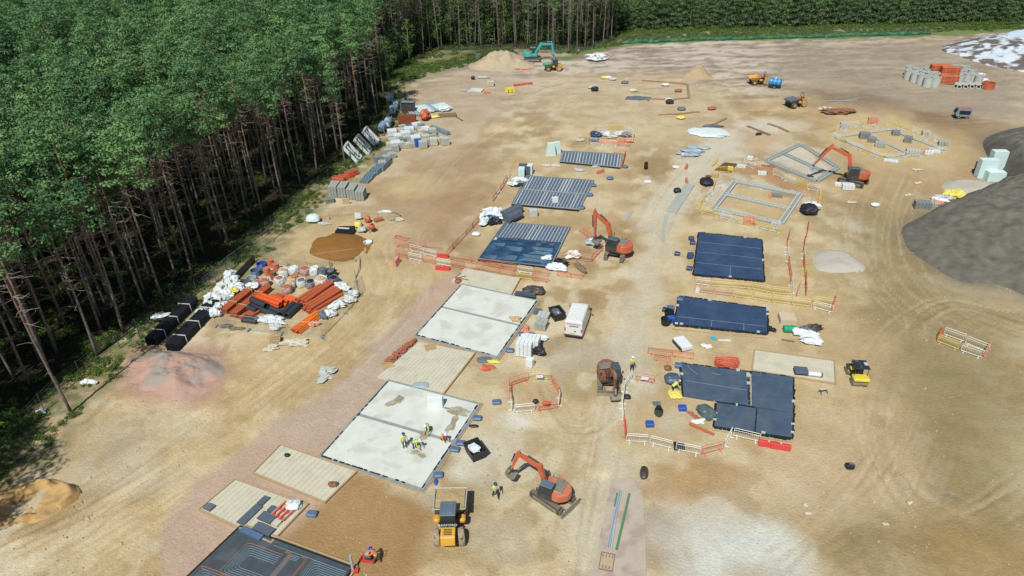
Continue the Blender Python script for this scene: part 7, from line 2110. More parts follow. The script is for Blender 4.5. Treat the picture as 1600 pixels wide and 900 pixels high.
# rolls left of the blue heated slab
for i, (ax, ay, bx, by, l) in enumerate([(786, 345, 812, 331, 'upper'), (792, 350, 812, 340, 'lower')]):
    pipes((ax, ay), (bx, by), 1, 1, .75, 'foam', 'fat dark membrane roll left of the heated slab, %s of two' % l, 'membrane_roll', 'roll', 'dark membrane rolls', hollow=False)
for i, (x, y, sx, m) in enumerate([(762, 340, 2.4, 'whites'), (770, 334, 2.6, 'whites'), (778, 342, 2.0, 'whites'), (766, 346, 2.0, 'dpm'), (758, 350, 1.8, 'whites'), (772, 350, 1.6, 'black')]):
    crumple(x, y, (sx, 1.3, 1.1), m, ['white sheeting at the left of the membrane rolls', 'highest white sheeting beside the membrane rolls', 'white sheeting touching the membrane rolls', 'blue sheeting among the white beside the rolls', 'lowest white sheeting left of the heated slab', 'black sheeting under the white beside the rolls'][i], rz=rnd.uniform(0, 1))
crumple(744, 367, (1.2, 1.0, .5), 'white', 'small white pack left of the heated slab corner', 'pack', 'pack', amp=.05)
crumple(871, 421, (2.0, 1.6, .9), 'whites', 'white sheet lump at the right corner of the heated slab')
crumple(877, 415, (1.6, 1.4, 1.0), 'black', 'black sheet lump at the right corner of the heated slab')
crumple(906, 419, (2.6, .8, .5), 'timberd', 'grey brown slab of spoil under the bent barriers', 'spoil', 'spoil', rz=R(-60))
crumple(926, 381, (2.2, 1.4, .8), 'pipes', 'silver bucket and scraps under the large excavator arm', 'scrap', 'scrap')
crumple(895, 402, (2.0, 1.2, 1.0), 'barw', 'white and blue scraps on the bent barriers', 'scrap', 'scrap', amp=.3)
crumple(855, 407, (1.2, .9, .6), 'white', 'white scrap on the right edge of the heated slab', 'scrap', 'scrap', z=.2)

# ---- around the white slabs and the van
skipbox(743, 712, R(-62), 'black plastic skip with clear plastic in it right of the largest white slab', 1.9, 1.45, 1.1)
skipbox(870, 497, R(-70), 'black plastic skip left of the white van', 1.8, 1.4, 1.1, fill='grey')
crumple(833, 458, (2.6, 1.7, .9), 'dark', 'dark grey pile of boards near the pale block floor', 'board_heap', 'boards', amp=.15)
b = MB(); b.box((0, 0, .35), (2.6, .35, .06)); b.box((0, .2, .5), (2.4, .5, .05)); single('board', b, M['dpm2'], 'dark blue boards at the upper right corner of the clean white slab', 'boards', on(820, 466, .1), R(-16))
for i, (x, y, m, s) in enumerate([(846, 512, 'block', (3, 3, 4)), (849, 499, 'beam', (3, 3, 3)), (840, 490, 'grey', (2, 2, 2))]):
    wpack(x, y, s[0], s[1], s[2], (.44, .42, .2), R(-20), m, ['grey block pack left of the van, nearest of the group', 'pale block pack left of the van, in the middle', 'small dark grey pack left of the van, farthest'][i], gap=.03)
crumple(822, 519, (.9, 1.6, .5), 'barp', 'pinkish scraps on the right edge of the clean white slab', 'scrap', 'scrap', amp=.25)
for i, (x, y, l) in enumerate([(817, 523, 'beside the clean white slab, left of its twin'), (830, 524, 'beside the clean white slab, right of its twin'), (797, 549, 'at the lower corner of the clean white slab'), (776, 630, 'between the block floor and the five-sided pit'), (746, 655, 'at the far right corner of the largest white slab'), (720, 694, 'next to the black skip on its left'), (711, 704, 'just below the one next to the black skip'), (685, 744, 'at the near right corner of the largest white slab'), (488, 805, 'on the brown plot beside the boarded block floor')]):
    b = MB(); b.box((0, 0, .17), (.85, .62, .34), bev=.1)
    o = single('wrapped_box', b, M['blueg'], 'small blue grey box ' + l, 'box', at(x, y), rnd.uniform(-.4, .2), 'small blue grey boxes')
crumple(740, 667, (.9, .35, .25), 'black', 'thin black offcut below the far right slab corner', 'offcut', 'offcut', amp=.1)
crumple(681, 755, (.3, .7, .3), 'bluep', 'small dark blue offcut at the near right slab corner', 'offcut', 'offcut', amp=.1)
for i, (x, y, z) in enumerate([(820, 553, 0), (831, 547, 0)]):
    wpack(x, y, 4, 3, 6, (.42, .44, .27), R(-15), 'white', 'white polystyrene block stack below the van, %s' % ['left and taller', 'right and partly behind'][i], 'foam_stack', 'foam blocks', 'white foam block stacks', gap=.03)
crumple(840, 552, (1.6, 1.1, 1.2), 'black', 'black sheeting at the right of the white foam stacks')
crumple(832, 532, (2.2, 1.4, .8), 'whites', 'white crumpled wrapping behind the foam stacks')
b = MB(); b.box((0, 0, .5), (.8, .6, 1.0), bev=.05); single('white_cabinet', b, M['white'], 'small white box in front of the foam stacks', 'box', at(828, 571), R(-30))
b = MB(); b.box((0, 0, .6), (1.5, .5, 1.2), bev=.03); single('white_foam_block', b, M['white'], 'white foam block standing on the largest white slab', 'foam block', on(681, 636, zs), R(-10))
crumple(757, 563, (1.7, 1.0, .3), 'grey', 'flat dark grid pack right of the salvaged-block floor', 'grid_pack', 'pack', amp=.06)
crumple(770, 566, (1.3, .5, .3), 'yel', 'thin yellow scrap beside the dark grid pack', 'scrap', 'scrap')
crumple(762, 575, (1.3, .8, .25), 'orange', 'crumpled orange netting below the dark grid pack', 'netting', 'netting', amp=.35)
crumple(658, 604, (1.6, .9, .2), 'pipes', 'flat silvery sheet on the salvaged-block floor', 'metal_sheet', 'metal sheet', amp=.08, z=.2)
for i in range(11):
    q2 = G(608 + i * 3.9, 572 - i * 3.4); 
    b = MB(); b.box((0, 0, .16 + .05 * (i % 3)), (1.1, .2, .26), R(rnd.uniform(-40, 60)))
    b.box((.1, .2, .35), (.8, .18, .14), R(rnd.uniform(-40, 60)))
    single('salvaged_lintel', b, M['brickr'], 'reddish concrete lintels in the tumbled row left of the block floor, %s from the near end' % ORD[i], 'lintels', at(605 + i * 3.9, 569 - i * 3.3), 0, 'tumbled reddish lintels')
pallet(606, 573, R(30), 'small timber pallet at the near end of the tumbled lintels', 2, group='pallets by the lintels')
pallet(672, 545, R(20), 'cream pallet at the far left corner of the salvaged-block floor', 2, group='pallets by the lintels', z=.1)
for i in range(3):
    b = MB(); b.box((0, 0, .15), (1.4, .16, .18)); single('timber_offcut', b, M['timberd'], 'timber offcut by the small pale block floor, %s of three' % ORD[i], 'timber', at(716 + i * 4, 432 + i * 3), R(60 - i * 40), 'timber offcuts')
crumple(716, 441, (.9, .8, .5), 'rust', 'small red brown box by the pink stone apron', 'box', 'box', amp=.05)
crumple(806, 502, (1.2, .8, .4), 'timber', 'orange brown scrap at the joint of the clean white slab', 'scrap', 'scrap', z=.2, amp=.3)
# boards on the boarded block floor
def q2box(u0, u1, v0, v1, z0, z1, m, label, name='insulation_board', cat='insulation boards', group='dark insulation boards'):
    b = MB(); Q2.box(b, u0, u1, v0, v1, z0, z1); single(name, b, M[m], label, cat, group=group)
q2box(.05, .60, .50, .60, .19, .30, 'foam', 'long dark insulation board across the boarded floor')
q2box(.62, .86, .50, .58, .19, .32, 'foam', 'dark insulation board at the far end of the long one')
q2box(.30, .52, .66, .84, .19, .34, 'foam', 'wide dark insulation boards in the middle of the boarded floor')
q2box(.05, .24, .72, .95, .19, .40, 'foam', 'dark insulation boards at the near right of the boarded floor')
q2box(-.10, .02, .62, .90, .19, .42, 'blueg', 'blue grey insulation pack at the edge of the heating slab')
q2box(.55, .70, .68, .76, .19, .36, 'foam', 'short dark insulation board beside the pink pallet')
q2box(.02, .18, .03, .13, .19, .40, 'grey', 'grey sheet pack at the left corner of the boarded floor', 'sheet_pack', 'sheet pack', None)
q2box(.30, .44, .86, .94, .19, .42, 'cream', 'cream board pack beside the pink pallet', 'cream_pack', 'pack', None)
p_ = Q2.P(.68, .86, .2)
t = Thing('plastic_pallet', 'pink plastic pallet resting on the boarded block floor', 'pallet', p_, R(-30))
for i in range(4):
    b = MB(); b.box(((i - 1.5) * .42, 0, .12), (.12, 1.5, .2)); t.part('slat', b, M['barp'])
for i in range(3):
    b = MB(); b.box((0, (i - 1) * .66, .13), (1.4, .14, .16)); t.part('bearer', b, M['red'])
p_ = Q2.P(.86, .90, .2)
b = MB(); b.blob((0, 0, .25), (1.3, .9, .6), 12, 6, .25, 3); single('white_bag', b, M['whites'], 'white plastic bag beside the pink pallet', 'bag', p_)
p_ = Q3.P(.75, .18, .2)
b = MB(); b.blob((0, 0, .15), (.45, .38, .3), 8, 6, .1, 3); single('black_sack', b, M['black'], 'small black sack on the empty cream block floor', 'sack', p_)
p_ = Q3.P(.42, .93, .2)
b = MB(); b.blob((0, 0, .2), (.8, .5, .5), 8, 6, .2, 3); single('purple_bag', b, M['rust'], 'small reddish bag at the right end of the empty block floor', 'bag', p_)
# post by the heating slab
t = Thing('marker_post', 'grey post standing at the corner of the heating slab', 'post', at(552, 893), 0)
b = MB(); b.box((0, 0, .9), (.16, .16, 1.8)); t.part('post', b, M['pipes']); b = MB(); b.box((.1, .0, .12), (.6, .4, .24)); t.part('red_base', b, M['red'])

# ---- right hand block
t = Thing('white_box', 'large white flat box lying tilted above the long row of fallen barriers', 'white box', at(1066, 541), hdg((1056, 530), (1074, 550)))
b = MB(); b.box((0, 0, .42), (2.0, 1.25, .5), bev=.04); t.part('box_body', b, M['white']); b = MB(); b.box((0, -.66, .3), (2.0, .04, .3)); t.part('dark_edge', b, M['black'])
for i, (x, y, s, l) in enumerate([(1041, 489, .42, 'behind the blue container'), (1036, 501, .45, 'in front')]):
    t = Thing('black_tub', 'round black tub at the left of the long membrane slab, one %s' % l, 'tub', at(x + 4, y + 5), 0, 'round black tubs')
    b = MB(); n = 16; b.loops([[(r * math.cos(2 * PI * k / n), r * math.sin(2 * PI * k / n), z) for k in range(n)] for z, r in ((0, s * 1.1), (.75, s * 1.35), (.75, s * 1.2), (.15, s))]); t.part('tub_body', b, M['black'])
b = MB(); b.box((0, 0, .4), (.8, .6, .8), bev=.05); single('blue_container', b, M['bluep'], 'blue container beside the round black tubs', 'container', at(1048, 503), R(10))
for i, (x, y, l) in enumerate([(1040, 483, 'dark blue box above the round black tubs'), (1048, 480, 'blue violet box right above the round black tubs'), (1062, 467, 'blue grey box on the far left corner of the long membrane slab'), (1080, 371, 'blue sheet box at the far left of the square membrane slab'), (1082, 378, 'dark box below the blue sheet box'), (1058, 395, 'small dark blue box alone left of the square membrane slab'), (1079, 396, 'dark blue box at the middle left of the square membrane slab'), (1078, 400, 'lower dark blue box at the middle left of the square slab'), (1077, 418, 'dark blue box at the lower left of the square membrane slab'), (1060, 570, 'blue grey box on the far left corner of the L-shaped slab'), (1066, 637, 'bright blue box at the near left of the L-shaped slab'), (1015, 662, 'blue box in the drainage ring'), (1026, 628, 'flat dark grey cover in the drainage ring')]):
    b = MB(); flat = .12 if 'flat' in l else .42
    b.box((0, 0, flat / 2), (.75, .62, flat), bev=.05); single('storage_box', b, M['bluep' if 'bright' in l or l.startswith('blue box') else 'grey' if 'flat' in l else 'blueg' if 'grey' in l or 'violet' in l else 'dpm'], l, 'box', at(x, y + 3), rnd.uniform(-.5, .1))
t = Thing('manhole_ring', 'oval dark drain shaft set in the ground of the drainage ring', 'drain shaft', at(1029, 645), R(80))
b = MB(); n = 18
b.loops([[(r * 1.5 * math.cos(2 * PI * k / n), r * math.sin(2 * PI * k / n), z) for k in range(n)] for z, r in ((-.2, .42), (.3, .42), (.3, .33), (.05, .3))]); t.part('shaft_wall', b, M['dark'])
b = MB(); b.tube([(.45, 0, .31), (.45, 0, .36)], .26, 12); t.part('black_lid', b, M['black'])
b = MB(); b.box((0, 0, .12), (.95, .95, .12)); 
for k in range(3): b.box((0, (k - 1) * .28, .2), (.9, .1, .05))
single('drain_cover', b, M['black'], 'square dark slotted drain cover behind the foot barriers', 'drain cover', at(1061, 699), R(-8))
crumple(980, 622, (.7, .6, .45), 'black', 'small black bucket with white inside near the white barriers', 'bucket', 'bucket', amp=.05)
crumple(1043, 577, (.8, .7, .5), 'rust', 'small reddish tool box above the drainage ring', 'tool_box', 'tool box', amp=.1)
crumple(1050, 597, (1.6, 1.5, 1.0), 'dpm2', 'rounded dark blue bag at the left corner of the L-shaped slab', 'bag', 'bag', amp=.08)
crumple(1055, 618, (1.2, 1.4, .4), 'yel', 'yellow sack lying by the stooping man', 'sack', 'sack', amp=.15)
t = Thing('insulation_roll', 'dark green crumpled sheet in the notch of the L-shaped slab', 'sheet', at(1103, 648), R(-70))
b = MB(); b.blob((0, 0, .35), (1.9, 1.4, .8), 14, 8, .18, 4); t.part('sheet_body', b, mat('dark green grey sheet', C(92, 106, 108), .35, var=.3, scale=2, bump=.5, bscale=4))
crumple(1092, 660, (1.0, .7, .3), 'whites', 'white plastic scrap in the notch of the L-shaped slab')
b = MB(); b.tube([(-1.2, 0, .12), (1.2, 0, .12)], .13, 8); single('red_pipe', b, M['clay'], 'terracotta pipe lying in the notch of the L-shaped slab', 'pipe', at(1096, 672), R(-38))
for i in range(4):
    crumple(1078 + i * 4, 646 + i * 3, (.45, .3, .22), 'brickr', 'loose reddish block in the notch of the L-shaped slab, %s of four' % ORD[i], 'loose_block', 'block', group='loose reddish blocks')
b = MB(); b.box((0, 0, .4), (1.3, 1.0, .3), bev=.05); single('pack', b, M['foam'], 'dark grey roll pack on the block floor behind the L-shaped slab', 'pack', on(1250, 586, .2), R(-10))
b = MB(); b.tube([(-.7, 0, .25), (.7, 0, .25)], .22, 12); single('white_roll', b, M['white'], 'white roll with black ends on the block floor', 'roll', on(1271, 590, .2), R(-14))
b = MB(); b.tube([(-.75, 0, .25), (-.62, 0, .25)], .23, 12); b.tube([(.62, 0, .25), (.75, 0, .25)], .23, 12); single('roll_band', b, M['black'], 'two black bands round the white roll', 'band', on(1271, 590, .2), R(-14))
t = Thing('saw_horse', 'small dark stand below the block floor', 'stand', at(1286, 614), R(10))
b = MB(); b.box((0, 0, .5), (.8, .25, .05)); t.part('stand_top', b, M['beam'])
for s in (-1, 1):
    b = MB(); b.tube([(s * .35, -.25, 0), (s * .3, 0, .5), (s * .35, .25, 0)], .03, 4); t.part('leg', b, M['dark'])
b = MB(); b.box((0, 0, .35), (1.7, 1.6, .7)); single('ply_box', b, mat('pale plywood', C(216, 192, 166), .8, var=.06), 'large pale plywood box above the green drum', 'plywood box', at(1229, 502), R(-8))
t = Thing('green_drum', 'green drum lying on its side below the plywood box', 'drum', at(1233, 518), R(-5))
b = MB(); b.tube([(-.65, 0, .4), (.65, 0, .4)], .4, 16); t.part('drum_body', b, M['green']); b = MB(); b.ring((-.25, 0, .4), (-.18, 0, .4), .43, .39, 16); b.ring((.2, 0, .4), (.27, 0, .4), .43, .39, 16); t.part('drum_hoop', b, M['green'], kind='stuff')
for i, (x, y, m, d) in enumerate([(1262, 528, 'whites', (2.3, 1.3, .9)), (1250, 524, 'whites', (1.6, 1.2, .8)), (1270, 537, 'whites', (1.8, 1.0, .6)), (1268, 518, 'dark', (2.0, 1.0, .9)), (1256, 520, 'grey', (1.4, .8, .8))]):
    crumple(x, y, d, m, ['largest white sheeting right of the green drum', 'white sheeting next to the green drum', 'lowest white sheeting right of the green drum', 'dark sheeting above the white heap', 'grey sheeting in the middle of the white heap'][i], rz=rnd.uniform(-.4, .1))
crumple(1205, 516, (.7, .9, .4), 'black', 'small black sack at the right end of the long membrane slab', 'sack', 'sack')
b = MB(); b.box((0, 0, .08), (1.3, .14, .12)); single('timber_offcut', b, M['timberd'], 'dark timber strip below the green drum', 'timber', at(1231, 533), R(-18))
b = MB(); b.tube([(0, 0, 0), (0, 0, .12)], .32, 16); single('cyan_disc', b, mat('cyan plastic', C(70, 180, 205), .5), 'round cyan lid on the sand below the long membrane slab', 'lid', at(1115, 529))
b = MB(); b.box((0, 0, .06), (1.3, .16, .1)); single('white_strip', b, M['white'], 'white strip right of the cyan lid', 'board', at(1132, 532), R(-4))
crumple(1105, 541, (.9, .7, .15), 'barw', 'faint white scraps below the cyan lid', 'scrap', 'scrap', amp=.3)
crumple(1263, 334, (2.4, 2.2, 1.6), 'black', 'round black covered skip at the head of the climbing barriers', 'covered_skip', 'skip', amp=.1)
crumple(1266, 328, (1.8, 1.2, 1.4), 'whites', 'white bag behind the round black covered skip')
crumple(1104, 288, (2.2, 2.0, 1.2), 'black', 'black skip heap by the left yellow barriers', 'covered_skip', 'skip', amp=.12)
crumple(1105, 285, (.8, .7, .5), 'rust', 'reddish scrap on the black skip by the yellow barriers', 'scrap', 'scrap', z=.9)
b = MB(); Qp = Quad((1116, 266), (1132, 254), (1152, 256), (1142, 270)); Qp.box(b, 0, 1, 0, 1, -.2, .05); single('brown_pit_floor', b, mat('deep brown wet soil', C(112, 76, 40), .9, var=.2, scale=1), 'square of deep brown wet soil inside yellow barriers', 'wet soil')
for i, (x, y, m, s, l) in enumerate([(1213, 308, 'blockd', (4, 2, 2), 'dark block pack inside the two-room footing'), (1203, 307, 'barp', (1, 3, 2), 'thin pinkish pack inside the two-room footing'), (1171, 349, 'barp', (4, 3, 3), 'pinkish pack on the foot of the two-room footing'), (1212, 353, 'beam', (3, 2, 2), 'pale pack at the near corner of the two-room footing'), (1116, 276, 'timber', (3, 2, 2), 'timber coloured pack below the brown pit'), (1190, 273, 'whites', (3, 2, 2), 'white pack above the two-room footing'), (1172, 249, 'whites', (2, 2, 2), 'small white pack within the upper white barrier'), (1158, 263, 'whites', (3, 1, 2), 'white pack right of the brown pit'), (1200, 260, 'brickr', (5, 1, 1), 'red brick row below the backfilled footing'), (1141, 266, 'bary', (2, 2, 2), 'yellowish pack in front of the brown pit'), (1324, 295, 'whites', (4, 3, 3), 'white pack pair below the excavator with the raised arm'), (1311, 291, 'barw', (3, 2, 2), 'cream white pack left of the pair below the excavator'),
    (1350, 216, 'blockd', (4, 3, 4), 'dark pack on the left corner of the farthest footing'), (1362, 222, 'blockd', (3, 3, 3), 'dark pack right of the corner one in the farthest footing'), (1375, 230, 'block', (4, 3, 3), 'grey pack in the middle of the farthest footing'), (1399, 211, 'blockd', (3, 3, 3), 'dark pack at the upper wall of the farthest footing'), (1418, 222, 'blockd', (3, 3, 4), 'dark pack in the right room of the farthest footing'), (1363, 193, 'barp', (4, 3, 4), 'pinkish pack above the farthest footing'), (1318, 200, 'beam', (3, 3, 4), 'pale pack at the upper left of the farthest footing'), (1446, 212, 'beam', (3, 3, 3), 'pale pack at the upper right of the farthest footing'), (1425, 243, 'beam', (5, 3, 4), 'pale pack at the near wall of the farthest footing'), (1450, 241, 'whites', (3, 2, 2), 'white pack at the near right of the farthest footing'), (1461, 240, 'whites', (3, 2, 2), 'white pack at the right tip of the farthest footing'), (1392, 252, 'whites', (5, 2, 1), 'flat white pack below the farthest footing'), (1474, 228, 'block', (4, 3, 3), 'grey pack inside the ring at the right tip'),
    (1440, 325, 'blockd', (5, 3, 4), 'dark pack at the left foot of the topsoil mound'), (1453, 321, 'block', (4, 3, 2), 'grey pack right of the dark one at the topsoil mound')]):
    wpack(x, y, s[0], s[1], s[2], (.44, .42, .25), R(-20) + rnd.uniform(-.15, .15), m, l, 'material_pack', 'material pack', 'packs around the footings', gap=.03, pallet=s[2] > 1)
def offcuts(pts, q, where, n):
    b = MB()
    for i in range(n):
        (x0, y0), (x1, y1) = pts[i % len(pts)]; t = q.random()
        p = at(x0 + (x1 - x0) * t + q.uniform(-4, 4), y0 + (y1 - y0) * t + q.uniform(-3, 3))
        b.box((p.x, p.y, p.z + .08), (q.uniform(.2, .9), q.uniform(.15, .4), .16), q.uniform(0, 3))
    single('loose_offcuts', b, M['beam'], 'small pale offcuts littering the soil round ' + where, 'offcuts', kind='stuff')
offcuts([((1120, 336), (1215, 362)), ((1130, 276), (1240, 300)), ((1100, 320), (1130, 280))], random.Random(2), 'the two-room footing', 70)
offcuts([((1385, 194), (1480, 230)), ((1310, 205), (1370, 195)), ((1385, 250), (1470, 240))], random.Random(3), 'the farthest footing', 60)
# mint foam stack in front of the second topsoil mound
for i, (x, y, d, l) in enumerate([(1537, 276, (2.6, 1.2, 3.0), 'left upright'), (1552, 268, (2.2, 1.2, 3.6), 'tallest right upright'), (1552, 281, (2.6, 1.4, 1.5), 'low front')]):
    b = MB(); b.box((0, 0, d[2] / 2), d)
    for k in range(1, 5): b.box((0, 0, d[2] * k / 5), (d[0] + .03, d[1] + .03, .025))
    single('foam_board_stack', b, M['mint'], 'mint foam board stack by the dark mounds, %s one' % l, 'foam boards', at(x, y), R(-5), 'mint foam board stacks')
b = MB(); b.box((0, 0, .9), (.5, 1.2, 1.8)); single('dark_board_pack', b, M['dark'], 'dark board pack at the left of the mint foam stacks', 'board pack', at(1526, 270), 0)
for i, (x, y, m) in enumerate([(1484, 306, 'yel'), (1492, 309, 'yel'), (1496, 305, 'yel'), (1475, 310, 'beam'), (1466, 315, 'whites'), (1460, 318, 'barp')]):
    crumple(x, y, (2.2, 1.4, 1.0 if m == 'yel' else .6), m, ['yellow sack heap by the topsoil mound, left', 'yellow sack heap by the topsoil mound, nearest', 'yellow sack heap by the topsoil mound, right', 'pale sacks left of the yellow heap', 'white scraps left of the yellow heap', 'pinkish scraps at the end of the yellow heap'][i], 'sack_heap', 'sacks')
crumple(1367, 321, (1.3, 1.0, .5), 'whites', 'small white block alone on the haul area', 'white_block', 'block', amp=.1)
for i, (x, y) in enumerate([(1432, 266), (1434, 286), (1420, 305), (1330, 316), (1263, 803), (1421, 787), (1383, 820), (1258, 790)]):
    crumple(x, y, (1.1 if i < 4 else .4, .8 if i < 4 else .28, .2), 'cream', ['pale rubble lump left of the foam stacks', 'pale rubble lump above the gravel patch', 'pale rubble lump left of the yellow heap', 'pale rubble lump below the raised-arm excavator', 'whitish stone at the foot of the haul area, largest', 'tiny white stone in the lower right', 'tiny white stone near the lower right bend', 'tiny white stone above the largest whitish one'][i], 'pale_stone', 'stone', amp=.25)
# road roller store: concrete rings and clay pipes far right
def cring(px, py, label, r=.75, h=1.2, group='concrete drain rings'):
    t = Thing('concrete_ring', label, 'concrete ring', at(px, py), rnd.uniform(0, 3), group)
    b = MB(); b.ring((0, 0, 0), (0, 0, h), r, r * .82, 16); t.part('ring_wall', b, M['beam']); b = MB(); b.ring((0, 0, h - .08), (0, 0, h + .02), r * 1.05, r * .8, 16); t.part('ring_lip', b, M['beam'])
rings_ = [(1418, 124), (1419, 118), (1428, 128), (1430, 121), (1438, 131), (1440, 125), (1448, 135), (1450, 128), (1460, 135), (1446, 120), (1458, 127), (1500, 121), (1506, 115), (1510, 126), (1516, 120), (1492, 113), (1498, 128), (1520, 126), (1528, 129)]
for i, (x, y) in enumerate(rings_):
    side = 'left of' if x < 1470 else 'right of'
    lst = sorted([p for p in rings_ if (p[0] < 1470) == (x < 1470)]); k = lst.index((x, y))
    cring(x, y, 'grey concrete ring %s the terracotta pipe crates, %s from the left' % (side, ORD[k]), .95 if x < 1470 else .85, 2.1 if x < 1470 else 1.6)
for i in range(10):
    pipes((1493 + i * 5, 137 + (i % 2)), (1494 + i * 5, 133 + (i % 2)), 1, 1, .42, 'beam', 'short pale drain pipe in the front row of the ring store, %s from left' % ORD[i], 'drain_pipe', 'drain pipe', 'short pale drain pipes')
for k, (x, y, z, n, l) in enumerate([(1466, 125, 0, 4, 'lower left'), (1480, 130, 0, 4, 'lower right'), (1464, 121, 1.5, 3, 'upper left'), (1480, 125, 1.6, 3, 'upper right')]):
    t = Thing('pipe_crate', 'crate of terracotta pipes among the concrete rings, %s one' % l, 'pipe crate', at(x, y, z), R(-12), 'terracotta pipe crates')
    for r_ in range(n + 2):
        for c_ in range(5):
            b = MB(); b.ring((-1.9, (c_ - 2) * .36, .2 + r_ * .3), (1.9, (c_ - 2) * .36, .2 + r_ * .3), .17, .13, 8); t.part('pipe', b, M['clay'])
    b = MB()
    for xx in (-1.2, 1.2): b.box((xx, -.93, (n + 2) * .15), (.08, .04, (n + 2) * .3 + .1)); b.box((xx, 0, (n + 2) * .3 + .06), (.08, 1.9, .04))
    t.part('timber_strap', b, M['timber'])
coil(1543, 137, 'clay', 'terracotta coil at the right end of the ring store', 1.2, 6, rad=.12)
crumple(1535, 128, (3, 1.4, .8), 'whites', 'white bags right of the concrete rings')
crumple(1528, 119, (2.6, 1.2, .8), 'whites', 'white bags above the right rings')
# odds in the far right field
crumple(1310, 178, (5.0, 2.2, 1.1), 'rust', 'dull purple red scrap heap above the footings', 'scrap_heap', 'scrap', amp=.25)
crumple(1292, 174, (2.2, 1.6, .9), 'cream', 'cream scraps left of the dull red heap', 'scrap_heap', 'scrap', amp=.25)
b = MB(); b.box((0, 0, .1), (6.5, .15, .12)); single('lying_pole', b, M['pipes'], 'thin pale pole lying behind the dull red scrap heap', 'pole', at(1315, 158), R(2))
# centre: small site bits
t = Thing('timber_pallet_stack', 'timber duckboard with crossed slats on the road base edge', 'pallet', at(948, 880, .18), hdg((946, 896), (951, 866)))
for i in range(8):
    b = MB(); b.box((0, (i - 3.5) * .12, .05), (1.5, .05, .05), R((-1) ** i * 7)); t.part('slat', b, M['timber'])
for s in (-1, 1):
    b = MB(); b.box((s * .75, 0, .05), (.07, 1.0, .07)); t.part('end_bar', b, M['timberd'])
    b = MB(); b.box((0, s * .5, .05), (1.5, .06, .07)); t.part('side_bar', b, M['timberd'])
def lane_pipe(a, b_, r, m, label, k=1, group='ducts lying on the road base'):
    A, B = at(*a, .2), at(*b_, .2); t = Thing('duct', label, 'duct', (A + B) / 2, math.atan2((B - A).y, (B - A).x), group); L = (B - A).length
    for i in range(k):
        b = MB(); b.ring((-L / 2, (i - (k - 1) / 2) * r * 2.1, r), (L / 2, (i - (k - 1) / 2) * r * 2.1, r), r, r * .8, 8); t.part('pipe', b, M[m])
lane_pipe((950, 858), (969, 770), .07, 'pipes', 'pair of long pale blue ducts on the road base', 2)
lane_pipe((955, 859), (965, 793), .06, 'beam', 'whitish duct right beside the pale blue pair', 1)
lane_pipe((963, 862), (983, 775), .09, 'pipeg', 'long green duct right of the pale blue ones', 1)
lane_pipe((960, 794), (964, 774), .07, 'pipeg', 'short green duct left of the pale blue ones', 1)
crumple(1006, 741, (1.5, .7, .5), 'dark', 'grey box of tools standing above the brown soil spread', 'tool_crate', 'crate', amp=.08, rz=R(75))
t = Thing('black_box', 'small black box alone on the sand right of the L-shaped slab', 'box', at(1327, 731), R(0))
b = MB(); b.box((0, 0, .25), (.7, .5, .5), bev=.08); t.part('body', b, M['black']); b = MB(); b.box((.1, 0, .52), (.4, .2, .04)); t.part('lid', b, M['grey'])
crumple(837, 630, (.6, .5, .5), 'black', 'small black post base inside the five-sided pit', 'post_base', 'base', amp=.08)
crumple(854, 633, (.9, .4, .5), 'red', 'small red box at the front of the five-sided pit', 'red_box', 'box', amp=.06)
crumple(1131, 470, (.5, .4, .2), 'rust', 'tiny rusty scrap', 'scrap', 'scrap') if False else None
b = MB(); b.box((0, 0, .3), (.5, .35, .6)); single('white_barrier_base', b, M['white'], 'white block at the left end of the lower yellow row', 'block', at(1089, 456), 0)
crumple(140, 600, (1.3, .7, .5), 'whites', 'white plastic scrap lying in the bracken of the near verge', 'plastic_scrap', 'scrap')
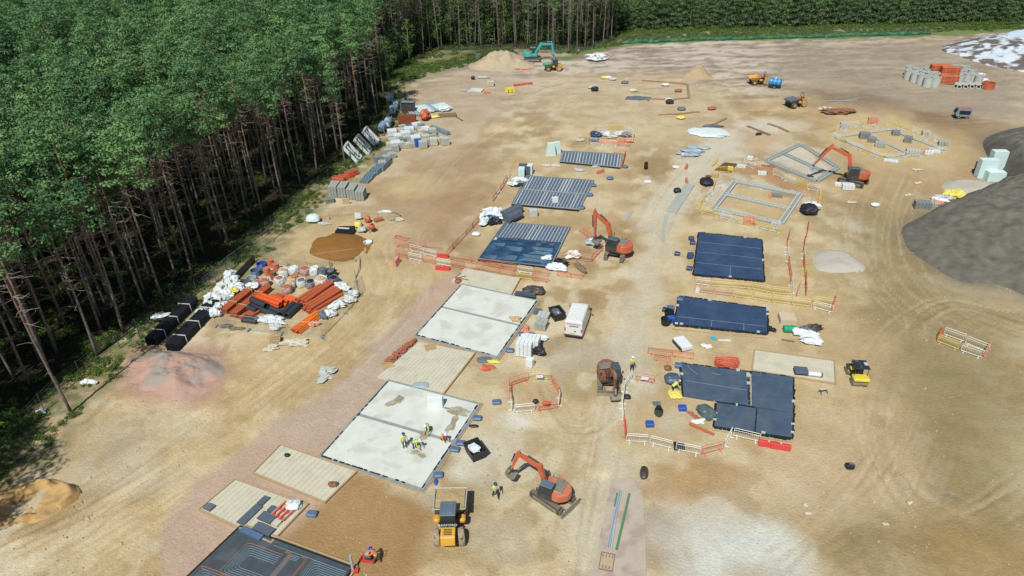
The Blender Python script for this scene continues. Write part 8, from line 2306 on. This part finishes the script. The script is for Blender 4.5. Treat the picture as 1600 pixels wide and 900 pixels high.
crumple(66, 645, (.8, .6, .4), 'whites', 'small white scrap in the shade at the lowest verge', 'plastic_scrap', 'scrap')
crumple(208, 640, (1.4, .9, .2), 'beam', 'flat pale stone lump right of the pink stone heap foot', 'stone', 'stone') if False else None
for i, (x, y, m, d, l) in enumerate([(930, 213, 'dpm', (1.8, 1.3, 1.1), 'dark blue sack at the left inside the small ringed store'), (938, 211, 'beam', (1.3, 1.0, .9), 'pale sack right of the dark blue one in the small ringed store'), (949, 213, 'whites', (1.3, 1.1, 1.0), 'white sack in the middle of the small ringed store'), (957, 215, 'cream', (1.6, .9, .7), 'cream scraps right of the white sack in the small ringed store'), (968, 212, 'bagw', (1.8, 1.2, .9), 'off-white sacks at the back right of the small ringed store'), (978, 214, 'blockd', (1.6, 1.2, 1.0), 'dark sack near the right rim of the small ringed store'), (982, 222, 'barp', (1.5, 1.1, .9), 'pinkish sack at the near right of the small ringed store'), (929, 220, 'blueg', (1.6, 1.0, .8), 'blue grey scraps at the near left of the small ringed store'), (907, 220, 'cream', (1.4, .8, .5), 'cream scraps outside the left rim of the small ringed store')]):
    crumple(x, y, d, m, l, 'stored_sack', 'sack', amp=.2)
# small stones over the sand, too many to count
def stones():
    q = random.Random(21); b = MB()
    for _ in range(2600):
        px, py = q.uniform(0, 1600), q.uniform(300, 900)
        p = G(px, py)
        if in_poly((p.x, p.y), FW): continue
        if float(vn(p.x * .25, p.y * .25, 9)) < .52: continue
        s = q.uniform(.03, .11); z = gz(p.x, p.y)
        pts = [(p.x + s * math.cos(a) * q.uniform(.7, 1.2), p.y + s * math.sin(a) * q.uniform(.7, 1.2)) for a in (0, 1.3, 2.5, 3.8, 5.1)]
        b.loops([[(x, y, z - .03) for x, y in pts], [(p.x + (x - p.x) * .5, p.y + (y - p.y) * .5, z + s * .7) for x, y in pts]])
    single('scattered_stones', b, mat('pale stones', C(206, 190, 168), .95, var=.25, scale=6, c2=C(140, 122, 104), t2=.55), 'small loose stones strewn over the sandy ground', 'stones', kind='stuff')
stones()
